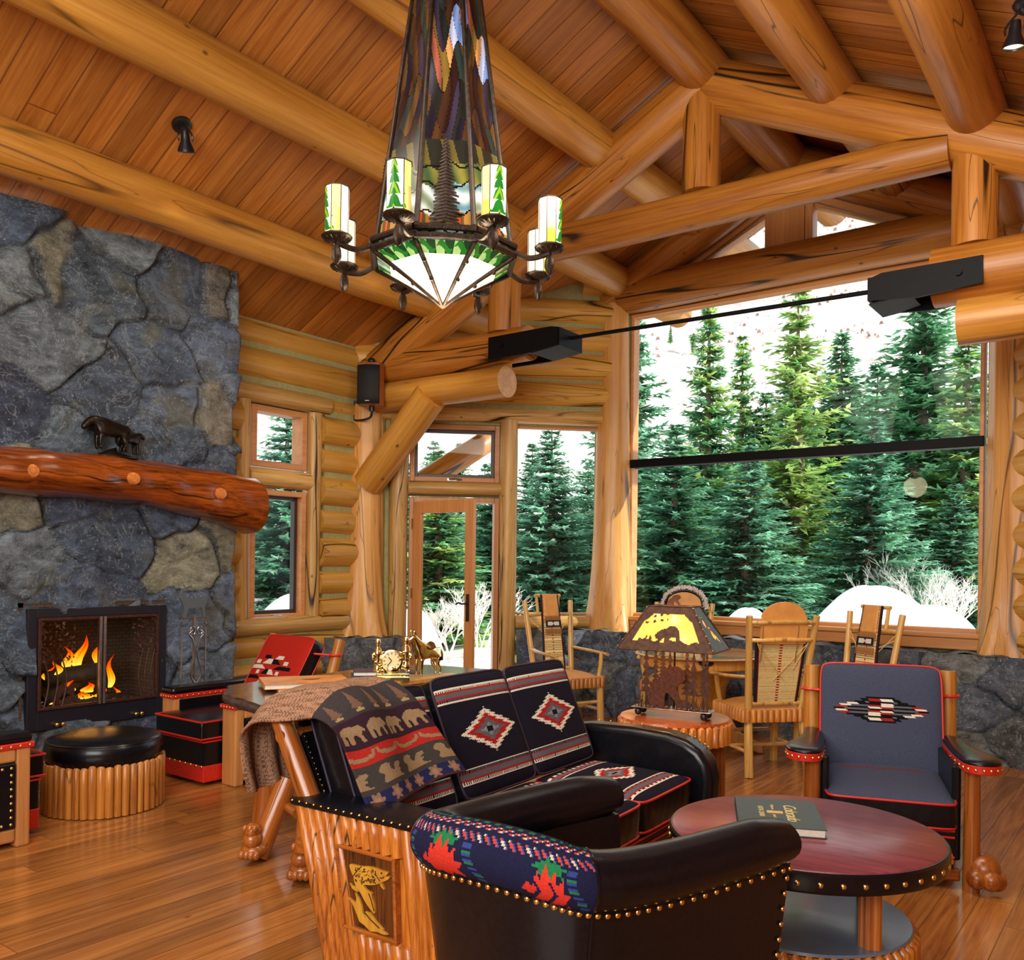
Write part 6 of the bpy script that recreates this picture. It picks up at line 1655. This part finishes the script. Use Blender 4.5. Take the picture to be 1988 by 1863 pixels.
def cyl_pat(k):
    def f(u, v):
        # u runs round the lantern; a pine straddles two faces
        uu = (u*8) % 8; x = abs(uu-1.0)/1.35; y = v
        for lv, z0 in ((0, .04), (1, .30), (2, .52), (3, .70), (4, .84)):
            w_ = .98-.17*lv; h = .27-.02*lv
            if z0 < y < z0+h:
                tt = (y-z0)/h
                if x < w_*(1-tt)**.8*(.9+.25*math.sin(9*x)): return L(24, 104, 34) if (int(x*5+y*9) % 4) else L(120, 160, 30)
        if x < .10 and y < .9: return L(20, 70, 26)
        if abs((uu % 1)-.5) > .47: return L(30, 22, 14)
        if 2.0 < uu < 3.0: return L(250, 226, 130) if y > .5 or uu < 2.6 else L(240, 176, 90)
        if 7 < uu < 8: return L(250, 200, 130) if y > .3 else L(214, 206, 60)
        return L(255, 248, 226)
    return f
RL = .535
for k in range(8):
    a = VA[k]; d = Vector((math.cos(a), math.sin(a), 0)); c = d*RL+Vector((0, 0, -.04))
    b = MB(); b.tube(catmull([d*(RR-.0)+Vector((0, 0, .245)), d*(RR+.07)+Vector((0, 0, .215)), d*(RL-.03)+Vector((0, 0, .222)), d*RL+Vector((0, 0, .235))], 5), .014, 8); arm = b.build('arm', BR, cd)
    b = MB(); b.lathe([(0, .272), (.03, .272), (.068, .288), (.072, .296), (.066, .302), (0, .30)], 20, c=c); q = random.Random(k)
    for i in range(16): t = i*PI/8; b.tube([c+Vector((.02*math.cos(t), .02*math.sin(t), .276)), c+Vector((.062*math.cos(t), .062*math.sin(t), .286))], .005, 5)
    b.build('dish', BR, arm, smooth=60)
    b = MB(); b.lathe([(0, .165), (.012, .175), (.023, .205), (.022, .235), (.010, .262), (.008, .275)], 14, c=c, lobes=lambda t, z: 1+.18*math.sin(6*t+z*220)); b.build('pine_cone', BR, arm)
    b = MB(); b.tube([c+Vector((0, 0, .30)), c+Vector((0, 0, .33))], .03, 10); b.build('socket', BR, arm)
    def P(u, v):
        n_ = u*8; i = int(math.floor(n_)) % 8; f = n_-math.floor(n_); r = .057
        aa = [a+rad(45)*(j-1) for j in (i, i+1)]
        p0, p1 = [Vector((r*math.cos(x), r*math.sin(x), 0)) for x in aa]; p = p0.lerp(p1, f); return c+p+Vector((0, 0, .305+.215*v))
    b = MB(); b.grid(P, 144, 84, cu=True, colfn=cyl_pat(k)); b.build('lantern', LITG, arm, smooth=0, colors=True)
    b = MB()
    for z in (.305, .52): b.tube([c+Vector((.058*math.cos(a+rad(45*j)), .058*math.sin(a+rad(45*j)), z)) for j in range(8)], .003, 5, closed=True)
    b.build('lantern_rim', BR, arm)
# metal pine on the glass towards the room
for k in range(1, 8, 2):
    m0 = (oc(rr_(.42), k, .34)+oc(rr_(.42), k+1, .34))/2; n0 = Vector((m0.x, m0.y, 0)).normalized()
    b = MB(); q = random.Random(k); tx = Vector((-n0.y, n0.x, 0))
    for i in range(26):
        z = .31+.42*i/26; w_ = .072*(1-i/26)+.006; rr = rr_(z)*math.cos(rad(22.5))+.012
        b.tube([n0*rr-tx*w_*q.uniform(.8, 1.1)+Vector((0, 0, z-.008)), n0*(rr+.012)+Vector((0, 0, z+.004)), n0*rr+tx*w_*q.uniform(.8, 1.1)+Vector((0, 0, z-.008))], [.004, .009, .004], 6)
    b.build('pine_relief', BR, cd, smooth=60)
b = MB(); b.lathe([(.075, 2.33), (.09, 2.35), (.07, 2.38), (.02, 2.42), (.012, 2.52)], 16); b.build('cap', BR, cd)
lamp('chandelier_light', 'POINT', (-2.87, 3.224, 2.60), 22, (1.0, 0.80, 0.52), shadow_soft_size=.15)

# ------------------------------------------------------------------ ceiling spots and loudspeaker
def spot(label, loc, nrm, aim, power):
    t = thing('spotlight', label, 'spotlight', loc)
    x, y, d = frame_from(nrm); R = Matrix((x, y, d)).transposed()
    b = MB(); b.T = R.to_4x4(); b.lathe([(0, 0), (.062, 0), (.062, .018), (.05, .026), (0, .028)], 24); b.T = None; b.build('canopy', BLACKPAINT, t)
    A = Vector(aim).normalized(); c = Vector(nrm).normalized()*.105+A*.02; x, y, d = frame_from(A)
    sd_ = x
    b = MB()
    for s_ in (-1, 1): b.tube(catmull([Vector(nrm).normalized()*.02+sd_*s_*.02, c+sd_*s_*.042-A*.03, c+sd_*s_*.042+A*.01], 4), .006, 6)
    b.build('yoke', BLACKPAINT, t)
    b = MB(); b.T = Matrix.Translation(c) @ Matrix((x, y, d)).transposed().to_4x4(); b.lathe([(0, -.055), (.022, -.052), (.028, -.02), (.03, .01), (.05, .055), (.053, .075), (.048, .075), (.044, .06)], 24, close_ends=False); b.T = None; b.build('housing', BLACKPAINT, t)
    m = MATS.get('spot_lens')
    if not m:
        n = NT('spot_lens'); n.set(base=(1, .9, .7, 1), emit=(1, .78, .45, 1), estr=5.0); m = MATS['spot_lens'] = n.mat
    b = MB(); b.T = Matrix.Translation(c) @ Matrix((x, y, d)).transposed().to_4x4(); b.lathe([(0, .060), (.046, .060), (.046, .064), (0, .066)], 20); b.T = None; b.build('lens', m, t)
    lamp('spot_beam', 'SPOT', Vector(loc)+c+A*.085, power, (1.0, .80, .55), aim=Vector(loc)+c+A*2, spot_size=rad(75), spot_blend=.7, shadow_soft_size=.03)
NL, NR = Vector((SL, 0, -1)).normalized(), Vector((-SL, 0, -1)).normalized()
spot('black adjustable spotlight on the left ceiling boards above the fireplace', (-5.158, 3.237, ceil_z(-5.158)), NL, (-.25, .25, -1), 45)
spot('black spotlight half hidden behind the stained glass chandelier', (-5.05, 5.02, ceil_z(-5.05)), NL, (-.3, .3, -1), 40)
spot('black spotlight cut off at the upper right picture edge', (-.62, 5.06, ceil_z(-.62)), NR, (-.1, .15, -1), 40)
spk = thing('loudspeaker', 'black-grilled wooden loudspeaker on a wall arm in the left corner', 'loudspeaker', (-6.20, 5.96, 2.955), rad(30)); spk.scale = (1.25, 1.25, 1.12)
b = MB(); b.prism([(-.085, -.10), (.085, -.10), (.10, -.02), (.07, .10), (-.07, .10), (-.10, -.02)], 0, .36); b.build('cabinet', plain('cherry_veneer', L(150, 82, 36), 0.35, nscale=12, namt=.15), spk, smooth=20, bevel=.008)
b = MB(); b.grid(lambda u, v: Vector(((2*u-1)*.088, -.102-.030*math.cos((u-.5)*PI), .004+.33*v)), 14, 4); o = b.build('grille', plain('speaker_cloth', (.008, .008, .009, 1), .8, nscale=300, namt=.4), spk, smooth=180)
s2 = o.modifiers.new('t', 'SOLIDIFY'); s2.thickness = .012
b = MB(); b.bb(-.016, .016, -.1345, -.1335, .022, .028); b.build('badge', plain('silver_badge', L(190, 190, 195), .3, metal=.8), spk)
b = MB(); b.ball((0, -.02, .385), (.030, .034, .030)); b.build('tweeter', BLACKPAINT, spk)
b = MB(); b.tube(catmull([(0, 0, 0), (0, 0, -.06), (-.04, .06, -.09), (-.17, .16, -.09), (-.20, .19, -.06)], 5), .010, 8); b.cyl((0, 0, -.04), (0, 0, .0), .022, n=12); b.bb(-.235, -.175, .17, .21, -.07, .09); b.build('wall_arm', BLACKPAINT, spk)
# ------------------------------------------------------------------ outdoors: snow, hillside, conifers, bare shrubs
YAW = rad(36.947)
def spot_at(lat, D):
    """plan position lat metres to the right of and D metres ahead along the view axis of the room"""
    return lat*math.cos(YAW)-D*math.sin(YAW), lat*math.sin(YAW)+D*math.cos(YAW)
def ground_z(D):
    return -.35+.045*max(0, D-10) if D < 32 else .64+.60*(D-32)
SNOW = NT('snowy_ground'); v_ = SNOW.coord(); n1 = SNOW.noise(v_, .55, 6, .7).outputs[0]; n2 = SNOW.noise(v_, 2.2, 5, .7).outputs[0]; n3 = SNOW.noise(v_, .09, 3, .6).outputs[0]
g_ = SNOW.ramp(SNOW.math('ADD', SNOW.math('MULTIPLY', n1, .6), SNOW.math('MULTIPLY', n2, .4)), [(.48, 0.0), (.62, 1.0)])
SNOW.set(base=SNOW.mix(SNOW.math('MULTIPLY', g_, .75), SNOW.mix(SNOW.ramp(n3, [(.4, 0.), (.6, 1.)]), L(244, 240, 236), L(238, 226, 222)), L(168, 128, 114)), rough=.9, spec=.2)
b = MB(); q = random.Random(4)
def terr(u, v):
    D = 7.5*(230/7.5)**v if False else (8+26*v/.4 if v < .4 else 34+190*((v-.4)/.6)**1.3)
    lat = (u-.5)*2*(14+D*.95)
    x, y = spot_at(lat, D); z = ground_z(D)+(.10*math.sin(lat*.9+D*.4)+.06*math.sin(lat*2.3-D)) + (0 if D < 40 else 1.2*math.sin(lat*.12+D*.05)+.5*math.sin(lat*.41-D*.2))
    return Vector((x, y, z-(.0 if D > 10 else .1)))
b.grid(terr, 120, 110)
o = b.build('ground', SNOW.mat, smooth=180); struct(o)
def needle_mat():
    m = NT('conifer_needles'); a = m.n('ShaderNodeAttribute', attribute_name='pattern').outputs['Color']; m.set(base=a, rough=.6, spec=.3)
    tl = m.n('ShaderNodeBsdfTranslucent', {'Color': a}); mx = m.n('ShaderNodeMixShader', {0: .45, 1: m.p.outputs[0], 2: tl.outputs[0]}); m.t.links.new(mx.outputs[0], m.out.inputs[0]); return m.mat
NEED = needle_mat()
BARKT = plain('grey_bark', L(120, 100, 84), .9, nscale=8, namt=.3)
def conifer(h, w, seed, cols, full=.05, dens=1.0, droop=.35, ragged=.25):
    q = random.Random(seed); f = MB(); nl = int(h*6.0*dens)
    for i in range(nl):
        t = full+(1-full)*((i+q.random())/nl); z = h*t
        Lb = w*((1-t)**.85)*q.uniform(1-ragged, 1+ragged*.6)+.06
        nb = 8 if t < .9 else 5
        for k in range(nb):
            a = q.uniform(0, 2*PI); rise = q.uniform(-.05, .22)-droop*(1-t)
            c = cols[q.randrange(len(cols))]; br = q.uniform(.65, 1.25)
            d = Vector((math.cos(a), math.sin(a), 0)); sd = Vector((-d.y, d.x, 0))
            ns = max(3, int(Lb/.15*dens))
            for s_ in range(ns):
                u = (s_+.6)/ns; p = d*(Lb*u)+Vector((0, 0, z+rise*Lb*u+.12*Lb*u*u))
                e = (.15+.15*(1-u))*(.75+.5*Lb/w)
                for m_ in range(3):
                    dr = (d*q.uniform(.3, 1)+sd*q.uniform(-1, 1)+Vector((0, 0, q.uniform(-.45, .35)))).normalized()*e*q.uniform(.8, 1.4)
                    pr = dr.cross(Vector((q.uniform(-.5, .5), q.uniform(-.5, .5), 1))).normalized()*e*.24
                    sh = br*(.75+.6*u); f.c = (c[0]*sh, c[1]*sh, c[2]*sh, 1)  # shading put into the needle colour: darker by the trunk, lighter at tips
                    f.add([p-dr*.3, p+pr+dr*.2, p+dr, p-pr+dr*.25], [(0, 1, 2, 3)])
    t = MB(); t.tube([(0, 0, -.3), (.03, 0, h*.5), (0, .02, h*.97)], [.018*h+.03, .011*h+.02, .01], 8)
    return f, t
GB = [L(130, 178, 148), L(168, 210, 186), L(104, 156, 128)]; GY = [L(168, 196, 112), L(136, 178, 112), L(200, 214, 144)]; GD = [L(98, 154, 112), L(124, 176, 132), L(148, 194, 154)]
PROT = {}
def tree_proto(kind):
    h, w, seed, cols, full, dens, dr, rg = {'spruce': (8.0, 2.0, 1, GB, .03, 1.25, .30, .2), 'fir': (8.0, 1.5, 2, GY+GD, .05, 1.15, .25, .3), 'pine': (8.0, 2.2, 3, GD, .08, 1.15, .12, .4), 'sparse': (8.0, 1.9, 4, GY, .20, .85, .12, .45), 'dense': (8.0, 2.1, 5, GD+GB, .02, 1.2, .3, .25)}[kind]
    f, t = conifer(h, w, seed, cols, full, dens, dr, rg)
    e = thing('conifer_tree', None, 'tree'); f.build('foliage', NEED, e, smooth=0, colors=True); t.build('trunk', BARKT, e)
    return e
def tree(kind, label, px, top, D, group='conifers beyond the windows', wk=1.0, rz=None):
    lat = (px-994)/1708*D; x, y = spot_at(lat, D); z = ground_z(D)-.1; h = 1.45+(1098-top)*D/1708-z
    if kind not in PROT: e = PROT[kind] = tree_proto(kind)
    else: e = copy_tree(PROT[kind])
    k = h/8.0; e.location = (x, y, z); e.scale = (k*wk, k*wk, k); e.rotation_euler = (0, 0, (px*1.7) % 6.28 if rz is None else rz)
    tag(e, label, 'tree', group)
for a in (('spruce', 'blue-green spruce filling the small left-hand casement window', 556, 770, 21, None, 1.15), ('spruce', 'thick blue-green spruce framed by the narrow fixed window', 1068, 815, 19, None, 1.05),
          ('fir', 'yellow-green fir showing through the glazed door', 850, 880, 17, None, 1.5), ('dense', 'fir between the door glass and the narrow window', 955, 900, 20, None, 1.2),
          ('dense', 'dark fir close beside the sunlit corner post in the picture window', 1222, 600, 20, None, .9),
          ('fir', 'tall slim fir standing above its neighbours left in the picture window', 1370, 580, 24, None, .85), ('fir', 'short pointed fir just right of the tall slim fir', 1436, 650, 28, None, .8),
          ('sparse', 'tall ragged yellow-green pine with a bare lower trunk', 1545, 545, 20, None, 1.0), ('pine', 'blue-green pine right of the ragged yellow-green one', 1628, 640, 25, None, .95),
          ('pine', 'big dark pine below the right hammer beam bracket', 1790, 530, 23, None, 1.15), ('fir', 'fir at the right edge of the picture window', 1875, 620, 21, None, 1.0),
          ('spruce', 'young fir in front of the stand right of the ragged pine', 1690, 800, 18, None, 1.2), ('spruce', 'bushy fir low behind the dining chairs', 1450, 860, 17, None, 1.35), ('dense', 'bushy fir low beside the sunlit corner post', 1310, 820, 18, None, 1.3)):
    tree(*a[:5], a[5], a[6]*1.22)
q = random.Random(12)
for px in list(range(1210, 1930, 44)):
    tree(q.choice(['dense', 'spruce', 'fir', 'dense']), 'green conifer in the dense stand behind the picture window', px+q.uniform(-15, 15), q.uniform(690, 790) if px > 1470 else q.uniform(800, 860), q.uniform(26, 33), 'stand of conifers on the slope', 1.35)
for px in list(range(1240, 1930, 60)):
    tree(q.choice(['dense', 'spruce']), 'low bushy conifer at the foot of the stand', px+q.uniform(-15, 15), q.uniform(920, 980), q.uniform(19, 23), 'low conifers at the foot of the slope', 1.6)
for px in (790, 840, 890, 940, 985, 1030, 1090, 1140): tree('dense', 'green conifer in the stand behind the door wall windows', px, q.uniform(840, 930), q.uniform(25, 31), 'stand of conifers behind the door', 1.3)
for px in (490, 520, 590, 620): tree('dense', 'green conifer behind the left casement window', px, q.uniform(880, 940), q.uniform(24, 29), 'conifers behind the left window', 1.4)
tree('fir', 'small lone fir high on the snowy hillside', 1296, 625, 58, 'lone hillside firs', 1.0); tree('fir', 'tiny fir bush beside the lone hillside fir', 1340, 695, 60, 'lone hillside firs', 1.2)
# scrub on the hillside
SCRUB = plain('dry_scrub', L(164, 128, 112), .95, nscale=3, namt=.3)
q = random.Random(21)
sb = MB()
for i in range(900):
    D = q.uniform(44, 150); lat = q.uniform(-.05, .62)*D; x, y = spot_at(lat, D); z = ground_z(D)+(1.2*math.sin(lat*.12+D*.05)+.5*math.sin(lat*.41-D*.2))
    if math.sin(lat*.25+2)+math.sin(D*.12+lat*.1) < -.2: continue
    for k in range(5):
        s_ = q.uniform(.05, .17)*D/60; c = Vector((x+q.uniform(-1, 1)*D/70, y+q.uniform(-1, 1)*D/70, z)); a = q.uniform(0, PI); dx = Vector((math.cos(a), math.sin(a), .1))*s_
        sb.add([c-dx, c+dx, c+dx*.4+Vector((0, 0, s_*1.6)), c-dx*.5+Vector((0, 0, s_*1.3))], [(0, 1, 2, 3)])
tag(sb.build('scrub', SCRUB, smooth=0), 'dry brown scrub dotted over the snowy hillside', 'scrub', kind='stuff')
# bare shrubs
PALE = plain('frosted_twig', L(236, 230, 222), .8, nscale=4, namt=.1)
def shrub(label, px, D, h, seed, wd_=.6, spread=1.0):
    lat = (px-994)/1708*D; x, y = spot_at(lat, D); q = random.Random(seed); b = MB()
    def grow(p, d, ln, r, lv):
        e = p+d*ln; b.tube([p, p+d*ln*.5+Vector((q.uniform(-.03, .03), q.uniform(-.03, .03), 0)), e], [r, r*.85, r*.65], 4, caps=False)
        if lv == 0: return
        for k in range(3 if lv > 1 else 4):
            dd = (d+Vector((q.uniform(-1, 1), q.uniform(-1, 1), q.uniform(-.35, .6)))*.62*spread).normalized(); grow(p+d*ln*q.uniform(.5, 1.0), dd, ln*q.uniform(.5, .8), r*.6, lv-1)
    for s_ in range(7):
        a = q.uniform(0, 2*PI); grow(Vector((x+q.uniform(-.2, .2)*wd_, y+q.uniform(-.2, .2)*wd_, ground_z(D)-.1)), Vector((wd_*math.cos(a)*.6, wd_*math.sin(a)*.6, 1)).normalized(), h*.42, .02, 4)
    t = thing('bare_shrub', label, 'shrub'); tag(b.build('twigs', PALE, t), kind='stuff'); return t
shrub('frosted bare shrub in front of the glazed door', 925, 14.5, 1.55, 3, .8); shrub('lower frosted bare shrub left of the door handle', 862, 15.5, 1.1, 5, .8)
shrub('pale bare shrub at the right end of the picture window', 1835, 15.5, 1.9, 8, .9); shrub('wispy bare shrub behind the lamp in the picture window', 1415, 14.5, .8, 9, .5); shrub('thin bare shrub right of the bare-trunked pine', 1770, 17, 2.0, 11, .8)
SNOWB = plain('snow_cap', L(246, 242, 238), .9, nscale=3, namt=.05)
def mound(label, px, top, D, w_, dpt, seed):
    lat = (px-994)/1708*D; x, y = spot_at(lat, D); z0 = ground_z(D)-.3; h = 1.45+(1100-top)*D/1708-z0; q = random.Random(seed); ph = [q.uniform(0, 6) for _ in range(6)]
    b = MB()
    def fn(u, v):
        a = 2*PI*u; r = v; k = 1+.12*math.sin(3*a+ph[0])+.08*math.sin(5*a+ph[1])
        return Vector((r*w_*k*math.cos(a), r*dpt*k*math.sin(a), h*(1-r*r)*(1+.10*r*math.sin(3*a+ph[2])+.05*r*math.sin(5*a+4*r+ph[3]))))
    b.grid(fn, 40, 14, cu=True); tag(b.build('boulder', SNOWB, loc=(x, y, z0), rot=(0, 0, YAW), smooth=180), label, 'boulder')
mound('long white boulder behind the right-hand dining chair', 1690, 1132, 13.6, 1.5, 1.0, 3); mound('lower white boulder sloping to the right end of the picture window', 1800, 1168, 13.0, 1.2, .9, 4)
mound('white boulder just right of the fur-edged dining chair', 1455, 1178, 13.4, .75, .6, 5); mound('white boulder at the foot of the left casement window', 572, 1163, 17, .9, .6, 6); mound('white boulder left of the open door', 806, 1185, 14, .55, .5, 7)
# exterior brace and eave timber seen through the transom
tag(log('outer_brace', wd(.55, .55, 2.28), wd(1.62, 1.35, 3.05), .13, .13, LOGDARK, None, 71), 'outdoor log brace seen through the transom window', 'beam')
